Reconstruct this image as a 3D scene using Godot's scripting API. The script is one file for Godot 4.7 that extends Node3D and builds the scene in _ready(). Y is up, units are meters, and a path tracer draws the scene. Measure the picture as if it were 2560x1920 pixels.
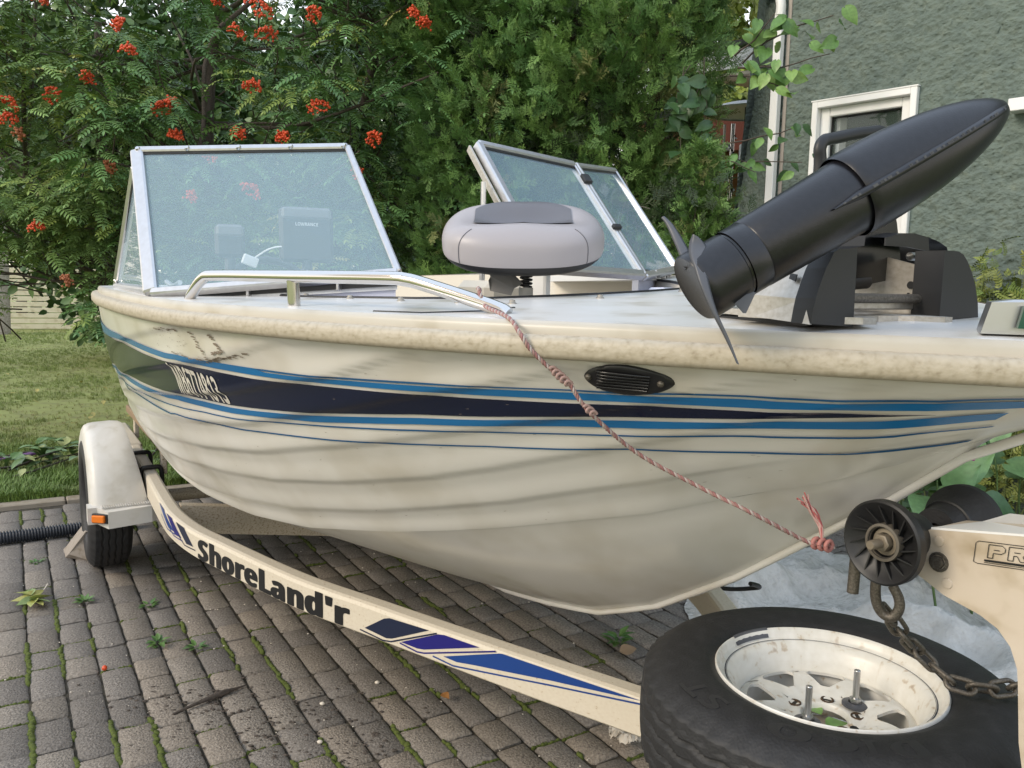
extends Node3D
# A boat on its trailer on a block-paved drive. World: y up, metres, the eye at (0, 1.42, 0).
# Boat frame: a = metres towards the bow, b = metres towards the starboard (near) side from the centre line, h = height.
const B0 := -1.25
var F := Vector3(0.51803, 0, 0.85536)
var N := Vector3(-0.85536, 0, 0.51803)
var rng := RandomNumberGenerator.new()
var M := {}
var names := {}

func P(a: float, b: float, h: float) -> Vector3:
	return F * a + N * (b + B0) + Vector3.UP * h

class MB:
	var st := SurfaceTool.new()
	var use_col := false
	var col := Color.WHITE
	var g := 10
	func _init() -> void:
		st.begin(Mesh.PRIMITIVE_TRIANGLES)
	func v(p: Vector3) -> void:
		if use_col:
			st.set_color(col)
		st.add_vertex(p)
	func t(a: Vector3, b: Vector3, c: Vector3, sg := -1) -> void:
		if (b - a).cross(c - a).length_squared() < 1e-16:
			return
		st.set_smooth_group(sg if sg >= 0 else 0xFFFFFFFF)
		v(a); v(c); v(b)
	func q(a: Vector3, b: Vector3, c: Vector3, d: Vector3, sg := -1) -> void:
		t(a, b, c, sg); t(a, c, d, sg)
	func grid(rows: Array, away := Vector3.INF, sg := 1, closed := false) -> void:
		g += 1
		if sg == 1:
			sg = g
		var flip := false
		if away != Vector3.INF:
			var s := 0.0
			for i in range(0, rows.size() - 1, maxi(1, rows.size() / 12)):
				for j in range(0, rows[0].size() - 1, maxi(1, rows[0].size() / 12)):
					var p: Vector3 = rows[i][j]
					s += (rows[i + 1][j] - p).cross(rows[i][j + 1] - p).normalized().dot((p - away).normalized())
			flip = s > 0.0
		var n: int = rows[0].size()
		for i in rows.size() - 1:
			for j in (n if closed else n - 1):
				var k := (j + 1) % n
				if flip:
					q(rows[i][j], rows[i + 1][j], rows[i + 1][k], rows[i][k], sg)
				else:
					q(rows[i][j], rows[i][k], rows[i + 1][k], rows[i + 1][j], sg)
	func tube(path: Array, r, n := 8, caps := true, stretch := 1.0) -> void:
		g += 1
		var rows := []
		var t0: Vector3 = (path[1] - path[0]).normalized()
		var up := Vector3.UP if absf(t0.y) < 0.9 else Vector3.RIGHT
		var x := t0.cross(up).normalized()
		for i in path.size():
			var d: Vector3 = (path[mini(i + 1, path.size() - 1)] - path[maxi(i - 1, 0)])
			d = d.normalized()
			x = (x - d * x.dot(d)).normalized()
			var y := d.cross(x)
			var rr: float = r[i] if r is Array else r
			var row := []
			for k in n:
				var an := TAU * k / n
				row.append(path[i] + (x * cos(an) + y * sin(an) * stretch) * rr)
			rows.append(row)
		for i in rows.size() - 1:
			for k in n:
				var m := (k + 1) % n
				q(rows[i][k], rows[i][m], rows[i + 1][m], rows[i + 1][k], g)
		if caps:
			for k in range(1, n - 1):
				t(rows[0][0], rows[0][k + 1], rows[0][k])
				t(rows[-1][0], rows[-1][k], rows[-1][k + 1])
	# profile of Vector2(radius, along axis), listed along the axis from start to end with the solid inside
	func lathe(o: Vector3, ax: Vector3, prof: Array, n := 32, inside := false, sharp := 35.0) -> void:
		ax = ax.normalized()
		var x := ax.cross(Vector3.UP if absf(ax.y) < 0.9 else Vector3.RIGHT).normalized()
		var y := ax.cross(x)
		g += 1
		for i in prof.size() - 1:
			if i > 0:
				var d0: Vector2 = prof[i] - prof[i - 1]
				var d1: Vector2 = prof[i + 1] - prof[i]
				if absf(rad_to_deg(d0.angle_to(d1))) > sharp:
					g += 1
			for k in n:
				var a0 := TAU * k / n
				var a1 := TAU * (k + 1) / n
				var u0 := x * cos(a0) + y * sin(a0)
				var u1 := x * cos(a1) + y * sin(a1)
				var p: Vector2 = prof[i]
				var w: Vector2 = prof[i + 1]
				if inside:
					q(o + u0 * p.x + ax * p.y, o + u0 * w.x + ax * w.y, o + u1 * w.x + ax * w.y, o + u1 * p.x + ax * p.y, g)
				else:
					q(o + u0 * p.x + ax * p.y, o + u1 * p.x + ax * p.y, o + u1 * w.x + ax * w.y, o + u0 * w.x + ax * w.y, g)
	func box(c: Vector3, hx: Vector3, hy: Vector3, hz: Vector3, bev := 0.0) -> void:
		if hx.cross(hy).dot(hz) < 0.0:
			hz = -hz
		var H := [hx, hy, hz]
		for ax in 3:
			for s in [1.0, -1.0]:
				var n: Vector3 = H[ax] * s
				var u: Vector3 = H[(ax + 1) % 3]
				var w: Vector3 = H[(ax + 2) % 3] * s
				var fu := 1.0 - bev / maxf(u.length(), 1e-6)
				var fw := 1.0 - bev / maxf(w.length(), 1e-6)
				q(c + n - u * fu - w * fw, c + n + u * fu - w * fw, c + n + u * fu + w * fw, c + n - u * fu + w * fw)
		if bev > 0.0:
			for ax in 3:
				var n: Vector3 = H[ax]
				var u: Vector3 = H[(ax + 1) % 3]
				var w: Vector3 = H[(ax + 2) % 3]
				var un := u.normalized() * bev
				var wn := w.normalized() * bev
				var e := n - n.normalized() * bev
				for su in [1.0, -1.0]:
					for sw in [1.0, -1.0]:
						var a: Vector3 = c + u * su + w * sw - wn * sw
						var b: Vector3 = c + u * su + w * sw - un * su
						if su * sw > 0:
							q(a - e, b - e, b + e, a + e)
						else:
							q(b - e, a - e, a + e, b + e)
			for sx in [1.0, -1.0]:
				for sy in [1.0, -1.0]:
					for sz in [1.0, -1.0]:
						var k: Vector3 = c + hx * sx + hy * sy + hz * sz
						var dx: Vector3 = hx.normalized() * bev * sx
						var dy: Vector3 = hy.normalized() * bev * sy
						var dz: Vector3 = hz.normalized() * bev * sz
						var A := k - dy - dz
						var B := k - dx - dz
						var C := k - dx - dy
						if sx * sy * sz > 0:
							t(A, B, C)
						else:
							t(A, C, B)
	# flat polygon (any winding) given by points, thickened by the vector d
	func prism(poly: Array, d: Vector3, caps := true) -> void:
		var n := Vector3.ZERO
		for i in poly.size():
			n += (poly[i] as Vector3).cross(poly[(i + 1) % poly.size()])
		var pl := poly.duplicate()
		if n.dot(d) > 0.0:
			pl.reverse()
			n = -n
		var nn := n.normalized()
		var x: Vector3 = (pl[1] - pl[0]).normalized()
		var y := nn.cross(x)
		var p2 := PackedVector2Array()
		for p in pl:
			p2.append(Vector2((p - pl[0]).dot(x), (p - pl[0]).dot(y)))
		if caps:
			var tr := Geometry2D.triangulate_polygon(p2)
			for i in range(0, tr.size(), 3):
				var a: Vector3 = pl[tr[i]]
				var b: Vector3 = pl[tr[i + 1]]
				var c: Vector3 = pl[tr[i + 2]]
				if (b - a).cross(c - a).dot(nn) < 0.0:
					var s := b
					b = c
					c = s
				t(a, b, c)
				t(a + d, c + d, b + d)
		for i in pl.size():
			var a: Vector3 = pl[i]
			var b: Vector3 = pl[(i + 1) % pl.size()]
			q(b, a, a + d, b + d)
	func sphere(c: Vector3, r: Vector3, n := 8, m := 6) -> void:
		var rows := []
		for i in m + 1:
			var th := PI * i / m
			var row := []
			for k in n:
				var an := TAU * k / n
				row.append(c + Vector3(sin(th) * cos(an) * r.x, cos(th) * r.y, sin(th) * sin(an) * r.z))
			rows.append(row)
		grid(rows, c, 1, true)
	func mesh() -> ArrayMesh:
		st.generate_normals()
		return st.commit()

func numbered(called: String) -> String:
	var k: int = names.get(called, 0)
	names[called] = k + 1
	return called if k == 0 else "%s_%03d" % [called, k]

func tag(o: Node, label := "", category := "", group := "", kind := "") -> void:
	if label: o.set_meta("label", label)
	if category: o.set_meta("category", category)
	if group: o.set_meta("group", group)
	if kind: o.set_meta("kind", kind)

func thing(called: String, label: String, category: String, at: Vector3, group := "") -> Node3D:
	var o := Node3D.new()
	o.name = numbered(called)
	add_child(o)
	o.position = at
	tag(o, label, category, group)
	return o

# a part whose mesh was written in world coordinates
func part(parent: Node3D, called: String, mb, mat: Material, kind := "") -> MeshInstance3D:
	var o := MeshInstance3D.new()
	o.name = called
	o.mesh = mb.mesh() if mb is MB else mb
	o.material_override = mat
	parent.add_child(o, true)
	if parent.get_parent() == self and parent != self:
		o.position = -parent.position
	if kind: o.set_meta("kind", kind)
	return o

func single(called: String, mb, mat: Material, label: String, category: String, group := "", kind := "") -> MeshInstance3D:
	var o := MeshInstance3D.new()
	o.name = numbered(called)
	o.mesh = mb.mesh() if mb is MB else mb
	o.material_override = mat
	add_child(o)
	tag(o, label, category, group, kind)
	return o

func structure(called: String, mb, mat: Material, label := "") -> MeshInstance3D:
	var o := single(called, mb, mat, label, "", "", "structure")
	return o

func scatter(parent: Node3D, called: String, mesh: Mesh, mat: Material, xf: Array, cols: Array, kind := "stuff") -> MultiMeshInstance3D:
	var mm := MultiMesh.new()
	mm.transform_format = MultiMesh.TRANSFORM_3D
	mm.use_colors = cols.size() > 0
	mm.mesh = mesh
	mm.instance_count = xf.size()
	for i in xf.size():
		mm.set_instance_transform(i, xf[i])
		if cols.size() > 0:
			mm.set_instance_color(i, cols[i])
	var o := MultiMeshInstance3D.new()
	o.name = called if parent != self else numbered(called)
	o.multimesh = mm
	o.material_override = mat
	parent.add_child(o, true)
	if parent != self:
		o.position = -parent.position
	if kind: o.set_meta("kind", kind)
	return o

func lin(r: float, g: float, b: float, a := 1.0) -> Color:
	var c := Color(r, g, b).linear_to_srgb()
	c.a = a
	return c

func noise_tex(freq: float, sd: int, stops: Array, size := 512, oct := 4, cell := false) -> NoiseTexture2D:
	var t := NoiseTexture2D.new()
	var n := FastNoiseLite.new()
	n.seed = sd
	n.frequency = freq
	n.fractal_octaves = oct
	n.noise_type = FastNoiseLite.TYPE_CELLULAR if cell else FastNoiseLite.TYPE_SIMPLEX_SMOOTH
	t.noise = n
	t.width = size
	t.height = size
	t.seamless = true
	if stops.size() > 0:
		var gr := Gradient.new()
		var of := PackedFloat32Array()
		var cs := PackedColorArray()
		for s in stops:
			of.append(s[0])
			cs.append(s[1])
		gr.offsets = of
		gr.colors = cs
		t.color_ramp = gr
	return t

func bump_tex(freq: float, sd: int, strength: float, size := 512, oct := 4, cell := false) -> NoiseTexture2D:
	var t := noise_tex(freq, sd, [], size, oct, cell)
	t.as_normal_map = true
	t.bump_strength = strength
	return t

func mat(c: Color, rough := 0.6, metal := 0.0) -> StandardMaterial3D:
	var m := StandardMaterial3D.new()
	m.albedo_color = c
	m.roughness = rough
	m.metallic = metal
	m.cull_mode = BaseMaterial3D.CULL_DISABLED
	return m

func tex(m: StandardMaterial3D, albedo: Texture2D, scale: float, bump: Texture2D = null, depth := 1.0) -> StandardMaterial3D:
	m.uv1_triplanar = true
	m.uv1_world_triplanar = true
	m.uv1_scale = Vector3.ONE * scale
	if albedo: m.albedo_texture = albedo
	if bump:
		m.normal_enabled = true
		m.normal_texture = bump
		m.normal_scale = depth
	return m

func table(T: Array, x: float) -> float:
	if x <= T[0].x: return T[0].y
	for i in range(1, T.size()):
		if x <= T[i].x:
			return lerpf(T[i - 1].y, T[i].y, (x - T[i - 1].x) / (T[i].x - T[i - 1].x))
	return T[-1].y

func smooth_path(pts: Array, per := 6) -> Array:
	var out := []
	for i in pts.size() - 1:
		var p0: Vector3 = pts[maxi(i - 1, 0)]
		var p1: Vector3 = pts[i]
		var p2: Vector3 = pts[i + 1]
		var p3: Vector3 = pts[mini(i + 2, pts.size() - 1)]
		for k in per:
			out.append(p1.cubic_interpolate(p2, p0, p3, float(k) / per))
	out.append(pts[-1])
	return out

func setup() -> void:
	var cam := Camera3D.new()
	cam.name = "camera"
	var p := deg_to_rad(7.08)
	var r := deg_to_rad(1.19)
	var bx := Basis(Vector3(1, 0, 0), Vector3(0, cos(p), -sin(p)), Vector3(0, sin(p), cos(p)))
	var bz := Basis(Vector3(cos(r), sin(r), 0), Vector3(-sin(r), cos(r), 0), Vector3(0, 0, 1))
	cam.basis = bx * bz
	cam.position = Vector3(0, 1.42, 0)
	cam.fov = 49.73
	cam.near = 0.05
	cam.far = 200.0
	add_child(cam)
	cam.make_current()
	var sky := Sky.new()
	var sm := ProceduralSkyMaterial.new()
	sm.sky_top_color = Color(0.74, 0.80, 0.88)
	sm.sky_horizon_color = Color(0.98, 0.93, 0.84)
	sm.sky_curve = 0.18
	sm.ground_bottom_color = Color(0.42, 0.40, 0.36)
	sm.ground_horizon_color = Color(0.6, 0.58, 0.52)
	sm.sky_energy_multiplier = 1.0
	sky.sky_material = sm
	var e := Environment.new()
	e.background_mode = Environment.BG_SKY
	e.sky = sky
	e.tonemap_mode = Environment.TONE_MAPPER_LINEAR
	e.tonemap_exposure = 2.15
	e.sdfgi_enabled = true
	e.ssao_enabled = true
	e.ssil_enabled = true
	var we := WorldEnvironment.new()
	we.name = "world_environment"
	we.environment = e
	add_child(we)
	var sun := DirectionalLight3D.new()
	sun.name = "sun"
	sun.light_color = Color(1.0, 0.95, 0.88)
	sun.light_energy = 0.36
	sun.light_angular_distance = 22.0
	sun.shadow_enabled = true
	add_child(sun)
	sun.look_at_from_position(Vector3(-7, 4.6, 3.5), Vector3.ZERO)

func materials() -> void:
	var grime := noise_tex(0.012, 3, [[0.0, Color(0.80, 0.77, 0.70)], [0.45, Color(0.97, 0.965, 0.95)], [1.0, Color.WHITE]])
	M.hull = tex(mat(lin(0.735, 0.715, 0.685), 0.2), grime, 0.5)
	M.deck = tex(mat(lin(0.76, 0.755, 0.75), 0.28), grime, 0.8)
	M.rub = tex(mat(Color.WHITE, 0.5), noise_tex(0.035, 5, [[0.0, lin(0.14, 0.10, 0.065)], [0.18, lin(0.32, 0.27, 0.19)], [0.42, lin(0.42, 0.365, 0.275)], [1.0, lin(0.50, 0.445, 0.355)]], 512, 6), 3.0, bump_tex(0.06, 6, 3.0), 0.4)
	M.shaded_cap = tex(mat(lin(0.50, 0.465, 0.405), 0.35), grime, 1.0)  # hull white darkened, paints the shade on the upright gunwale face
	M.cap_black = tex(mat(lin(0.016, 0.016, 0.017), 0.5), null, 5.0, bump_tex(0.2, 43, 1.5), 0.2)
	M.blue = mat(lin(0.012, 0.145, 0.36), 0.22)
	M.navy = mat(lin(0.004, 0.008, 0.028), 0.18)
	M.thin = mat(lin(0.02, 0.10, 0.24), 0.25)
	M.letter = mat(lin(0.62, 0.58, 0.52), 0.35)
	M.beam = tex(mat(Color.WHITE, 0.4), noise_tex(0.09, 9, [[0.0, lin(0.12, 0.05, 0.02)], [0.09, lin(0.36, 0.24, 0.12)], [0.14, lin(0.60, 0.53, 0.42)], [1.0, lin(0.66, 0.60, 0.49)]], 512, 2), 2.0)
	M.frame_rust = tex(mat(Color.WHITE, 0.55), noise_tex(0.08, 19, [[0.0, lin(0.10, 0.05, 0.025)], [0.24, lin(0.24, 0.16, 0.09)], [0.34, lin(0.46, 0.40, 0.31)], [1.0, lin(0.58, 0.51, 0.41)]], 512, 3), 2.5)
	M.fender = tex(mat(lin(0.66, 0.64, 0.61), 0.38), grime, 1.2)
	M.amber = mat(lin(0.75, 0.19, 0.02), 0.2)
	M.black = mat(lin(0.012, 0.012, 0.013), 0.45)
	M.black_gloss = mat(lin(0.006, 0.006, 0.007), 0.25)
	M.rubber = tex(mat(Color.WHITE, 0.62), noise_tex(0.02, 12, [[0.0, lin(0.012, 0.012, 0.013)], [0.6, lin(0.018, 0.018, 0.0195)], [1.0, lin(0.028, 0.028, 0.030)]], 512, 5), 2.5, bump_tex(0.12, 13, 3.0), 0.35)
	M.rim = tex(mat(Color.WHITE, 0.35), noise_tex(0.03, 14, [[0.0, lin(0.20, 0.10, 0.04)], [0.13, lin(0.46, 0.36, 0.24)], [0.24, lin(0.68, 0.66, 0.60)], [1.0, lin(0.78, 0.77, 0.73)]], 512, 6), 2.2)
	M.rust = tex(mat(Color.WHITE, 0.8), noise_tex(0.05, 15, [[0.0, lin(0.02, 0.014, 0.01)], [1.0, lin(0.14, 0.075, 0.03)]]), 6.0)
	M.chain = tex(mat(Color.WHITE, 0.5, 0.5), noise_tex(0.05, 16, [[0.0, lin(0.05, 0.042, 0.034)], [1.0, lin(0.22, 0.20, 0.17)]]), 8.0)
	M.zinc = mat(lin(0.5, 0.5, 0.5), 0.3, 0.9)
	M.alu = tex(mat(lin(0.62, 0.62, 0.63), 0.34, 0.9), noise_tex(0.03, 17, [[0.0, Color(0.93, 0.92, 0.91)], [1.0, Color.WHITE]]), 3.0)
	M.plate = tex(mat(lin(0.52, 0.50, 0.47), 0.42, 0.75), noise_tex(0.03, 18, [[0.0, Color(0.84, 0.82, 0.78)], [0.5, Color(0.95, 0.94, 0.92)], [1.0, Color.WHITE]]), 6.0)
	M.steel = mat(lin(0.66, 0.63, 0.60), 0.13, 1.0)
	M.motor = tex(mat(lin(0.013, 0.013, 0.017), 0.33), noise_tex(0.04, 20, [[0.0, Color(0.7, 0.7, 0.7)], [0.8, Color(0.95, 0.95, 0.95)], [1.0, Color(1, 1, 1)]]), 4.0, bump_tex(0.15, 21, 1.5), 0.15)
	M.prop = mat(lin(0.075, 0.078, 0.09), 0.4)
	M.vinyl = tex(mat(lin(0.34, 0.315, 0.325), 0.4), null, 8.0, bump_tex(0.2, 22, 2.0), 0.25)
	M.vinyl_dark = tex(mat(lin(0.115, 0.112, 0.125), 0.42), null, 8.0, bump_tex(0.2, 22, 2.0), 0.25)
	M.cushion = mat(lin(0.62, 0.63, 0.72), 0.4)
	M.liner = mat(lin(0.62, 0.57, 0.48), 0.5)
	M.royal = mat(lin(0.03, 0.08, 0.35), 0.4)
	var gl := mat(Color(0.80, 0.95, 0.93, 0.16), 0.02)
	gl.transparency = BaseMaterial3D.TRANSPARENCY_ALPHA
	gl.metallic_specular = 0.9
	M.glass = gl
	var film := mat(Color(0.66, 0.76, 0.84, 0.25), 0.5)  # pale blue alpha layer, paints the reflected sky as haze on the glass
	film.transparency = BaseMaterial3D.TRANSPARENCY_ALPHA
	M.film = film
	var wg := mat(Color(0.7, 0.8, 0.75, 0.1), 0.02)
	wg.transparency = BaseMaterial3D.TRANSPARENCY_ALPHA
	M.window_glass = wg
	M.white = mat(lin(0.78, 0.78, 0.77), 0.4)
	M.green_lens = mat(lin(0.005, 0.06, 0.035), 0.1)
	M.stucco = tex(mat(Color.WHITE, 0.9), noise_tex(0.03, 24, [[0.0, lin(0.085, 0.112, 0.100)], [0.5, lin(0.128, 0.165, 0.145)], [0.8, lin(0.152, 0.187, 0.158)], [1.0, lin(0.19, 0.22, 0.165)]], 512, 5), 0.6, bump_tex(0.10, 25, 6.0, 512, 3), 0.8)
	M.stucco_bare = mat(lin(0.34, 0.30, 0.26), 0.9)
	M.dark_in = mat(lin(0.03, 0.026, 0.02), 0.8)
	M.bark = tex(mat(Color.WHITE, 0.85), noise_tex(0.04, 26, [[0.0, lin(0.03, 0.025, 0.02)], [1.0, lin(0.13, 0.10, 0.08)]]), 4.0, bump_tex(0.08, 27, 4.0), 0.6)
	M.birch = tex(mat(Color.WHITE, 0.8), noise_tex(0.02, 28, [[0.0, lin(0.05, 0.045, 0.04)], [0.3, lin(0.30, 0.26, 0.22)], [1.0, lin(0.5, 0.45, 0.40)]]), 2.0)
	var lf := mat(Color.WHITE, 0.5)
	lf.vertex_color_use_as_albedo = true
	lf.backlight_enabled = true
	lf.backlight = Color(0.16, 0.2, 0.08)
	M.leaf = lf
	var cf := mat(Color.WHITE, 0.6)
	cf.vertex_color_use_as_albedo = true
	M.needle = cf
	M.berry = mat(lin(0.62, 0.075, 0.02), 0.3)
	M.berry_old = mat(lin(0.36, 0.12, 0.05), 0.5)
	M.earth = tex(mat(Color.WHITE, 0.95), noise_tex(0.03, 30, [[0.0, lin(0.018, 0.016, 0.011)], [0.5, lin(0.05, 0.042, 0.03)], [0.8, lin(0.07, 0.06, 0.04)], [1.0, lin(0.09, 0.08, 0.055)]], 512, 5), 1.6)
	M.lawn = tex(mat(Color.WHITE, 0.9), noise_tex(0.02, 31, [[0.0, lin(0.16, 0.16, 0.06)], [0.4, lin(0.23, 0.25, 0.08)], [1.0, lin(0.27, 0.31, 0.09)]], 512, 5), 0.35)
	var ptex := noise_tex(0.035, 33, [[0.0, lin(0.07, 0.064, 0.057)], [0.33, lin(0.185, 0.172, 0.157)], [0.6, lin(0.265, 0.248, 0.228)], [0.82, lin(0.33, 0.312, 0.29)], [1.0, lin(0.58, 0.57, 0.55)]], 1024, 6)
	var pb := bump_tex(0.045, 34, 9.0, 1024, 5)
	M.paver = []
	for k in 5:
		var c: Color = [Color(1, 0.97, 0.93), Color(0.92, 0.9, 0.88), Color(0.84, 0.82, 0.8), Color(1.0, 0.96, 0.91), Color(0.9, 0.87, 0.83)][k]
		M.paver.append(tex(mat(c, 0.85), ptex, 2.3, pb, 0.9))
	M.moss = tex(mat(Color.WHITE, 0.95), noise_tex(0.05, 41, [[0.0, lin(0.035, 0.04, 0.012)], [0.5, lin(0.075, 0.10, 0.015)], [1.0, lin(0.12, 0.15, 0.025)]]), 5.0)
	M.kerb = tex(mat(lin(0.34, 0.29, 0.23), 0.9), grime, 1.5)
	M.fence = tex(mat(lin(0.80, 0.72, 0.55), 0.7), grime, 0.7)
	M.tarp = tex(mat(Color.WHITE, 0.6), noise_tex(0.02, 36, [[0.0, lin(0.34, 0.32, 0.29)], [0.4, lin(0.56, 0.54, 0.50)], [1.0, lin(0.66, 0.64, 0.60)]], 512, 5), 1.5, bump_tex(0.04, 37, 8.0), 0.9)
	M.rope = mat(Color.WHITE, 0.8)
	M.rope.vertex_color_use_as_albedo = true
	M.concrete = tex(mat(lin(0.32, 0.28, 0.24), 0.9), grime, 4.0)
	M.purple = mat(lin(0.16, 0.07, 0.22), 0.6)
	M.hose = mat(lin(0.02, 0.024, 0.032), 0.45)
	M.wood = tex(mat(Color.WHITE, 0.7), noise_tex(0.03, 38, [[0.0, lin(0.22, 0.09, 0.02)], [1.0, lin(0.36, 0.17, 0.05)]]), 3.0)
	M.dead = mat(lin(0.25, 0.17, 0.10), 0.8)
	M.pale = mat(lin(0.62, 0.56, 0.47), 0.7)
	M.ink = mat(lin(0.01, 0.01, 0.011), 0.4)
	M.decal_a = mat(lin(0.012, 0.018, 0.045), 0.3)
	M.decal_b = mat(lin(0.016, 0.014, 0.16), 0.3)
	M.decal_c = mat(lin(0.012, 0.05, 0.22), 0.3)
	M.brick_red = mat(lin(0.16, 0.05, 0.035), 0.9)
	M.roof = mat(lin(0.05, 0.048, 0.045), 0.8)

func ground() -> void:
	var g := MB.new()
	g.q(Vector3(-120, -0.05, 60), Vector3(120, -0.05, 60), Vector3(120, -0.05, -140), Vector3(-120, -0.05, -140))
	structure("ground", g, M.lawn)
	# lawn: a gently uneven sheet behind the drive
	var nz := FastNoiseLite.new()
	nz.seed = 4
	nz.frequency = 0.25
	var l := MB.new()
	var rows := []
	for i in 49:
		var a := -5.80 - pow(i / 48.0, 1.7) * 24.0
		var row := []
		for j in 41:
			var b := -9.0 + j * 0.8
			row.append(P(a, b, 0.012 + 0.03 * nz.get_noise_2d(a * 3.0, b * 3.0) * minf(1.0, (-5.8 - a) * 2.0)))
		rows.append(row)
	l.grid(rows, Vector3(0, -50, 0))
	structure("lawn", l, M.lawn)
	grass(nz)
	# the drive
	var d := Node3D.new()
	d.name = "driveway"
	add_child(d)
	tag(d, "driveway of small grey-brown cobble pavers in staggered rows", "", "", "structure")
	var bed := MB.new()
	var br := []
	for i in 13:
		var row := []
		for j in 21:
			row.append(P(-5.7 + i * 0.58, -3.6 + j * 0.36, -0.011))
		br.append(row)
	bed.grid(br, Vector3(0, -50, 0))
	part(d, "bed", bed, M.earth)
	var meshes := []
	for k in 3:
		for s in 6:
			meshes.append(paver_mesh([0.150, 0.200, 0.236][k], 0.1015, 100 + k * 10 + s))
	var all := []
	var ends := []
	for c in range(-10, 46):
		var b := 1.3648 - 0.1096 * (c + 0.5)
		var a := -5.665 + rng.randf() * 0.12
		while a < 0.9:
			var k: int = [0, 1, 0, 1, 2, 1][rng.randi() % 6]
			var ln: float = [0.158, 0.208, 0.244][k]
			if a + ln > 0.9: break
			var ctr := P(a + ln * 0.5, b, 0.0)
			var x: float = ctr.x / maxf(0.1, -ctr.z)
			var seen: bool = ctr.z < -1.6 and absf(x) < 0.68 and (b > -1.3 or a < -1.4)
			all.append({"p": ctr, "k": k, "seen": seen, "d": ctr.distance_to(Vector3(-0.4, 1.0, 0)) + (1.6 if b < -0.9 else 0.0)})
			a += ln
			if a > -5.0 and a < -1.4 and b > -0.6: ends.append(Vector2(a, b))
	all.sort_custom(func(x, y): return (x.d if x.seen else x.d + 100.0) < (y.d if y.seen else y.d + 100.0))
	var rest := SurfaceTool.new()
	rest.begin(Mesh.PRIMITIVE_TRIANGLES)
	var base := Basis(-N, Vector3.UP, F)
	for i in all.size():
		var e = all[i]
		var m: ArrayMesh = meshes[e.k * 6 + rng.randi() % 6]
		var bs := base * Basis.from_euler(Vector3(rng.randfn() * 0.012, rng.randfn() * 0.014 + (PI if rng.randf() < 0.5 else 0.0), rng.randfn() * 0.012))
		var tr := Transform3D(bs, e.p + Vector3(0, rng.randfn() * 0.0018 + paver_dip(e.p), 0))
		if i < 300:
			var o := MeshInstance3D.new()
			o.name = "paver"
			o.mesh = m
			o.material_override = M.paver[rng.randi() % 5]
			o.transform = tr
			d.add_child(o, true)
		else:
			rest.append_from(m, 0, tr)
	part(d, "distant_pavers", rest.commit(), M.paver[1], "stuff")
	# moss in the joints
	var mz := FastNoiseLite.new()
	mz.seed = 9
	mz.frequency = 1.3
	var mo := MB.new()
	for c in range(-4, 24):
		var b := 1.3648 - 0.1096 * c
		var a := -5.6
		while a < -1.2:
			var w := mz.get_noise_2d(a, b * 2.0) + 0.30 * smoothstep(-4.2, -2.6, a) * smoothstep(0.4, 1.0, b) - 0.1
			if w > 0.18:
				blob(mo, P(a, b + rng.randfn() * 0.003, -0.011), Vector3(0.017, 0.012 + 0.012 * minf(w, 0.35), 0.007 + 0.012 * minf(w, 0.4)))
			a += 0.02
	for e in ends:
		if mz.get_noise_2d(e.x * 1.7 + 5.0, e.y * 3.0) + 0.25 * smoothstep(0.4, 1.0, e.y) * smoothstep(-4.4, -2.8, e.x) > 0.20:
			for k in 9: blob(mo, P(e.x + rng.randfn() * 0.002, e.y + 0.1 * (k - 4.0) / 9.0, -0.011), Vector3(0.006, 0.006 + rng.randf() * 0.005, 0.009))
	part(d, "joint_moss", mo, M.moss, "stuff")
	# edging between drive and lawn
	var kb := Node3D.new()
	kb.name = "kerb"
	add_child(kb)
	tag(kb, "row of flat tan edging blocks between lawn and pavers", "", "", "structure")
	for i in 17:
		var k := MB.new()
		k.box(P(-5.745, 2.9 - 0.42 * i, -0.015), F * 0.05, N * 0.207, Vector3.UP * 0.035, 0.006)
		part(kb, "kerb_block", k, M.kerb)

func paver_dip(p: Vector3) -> float:
	return 0.004 * sin(p.x * 2.1) * cos(p.z * 1.7)

func blob(m: MB, c: Vector3, r: Vector3) -> void:
	var n := 6
	var top := c + Vector3(rng.randfn() * 0.003, r.y, rng.randfn() * 0.003)
	var ring := []
	var ring2 := []
	for k in n:
		var an := TAU * k / n
		var d := F * cos(an) * r.x + N * sin(an) * r.z
		ring.append(c + d * 1.15)
		ring2.append(c + d * 0.7 + Vector3.UP * r.y * rng.randf_range(0.6, 1.0))
	for k in n:
		var j := (k + 1) % n
		m.q(ring[j], ring[k], ring2[k], ring2[j], 3)
		m.t(ring2[j], ring2[k], top, 3)

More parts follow.
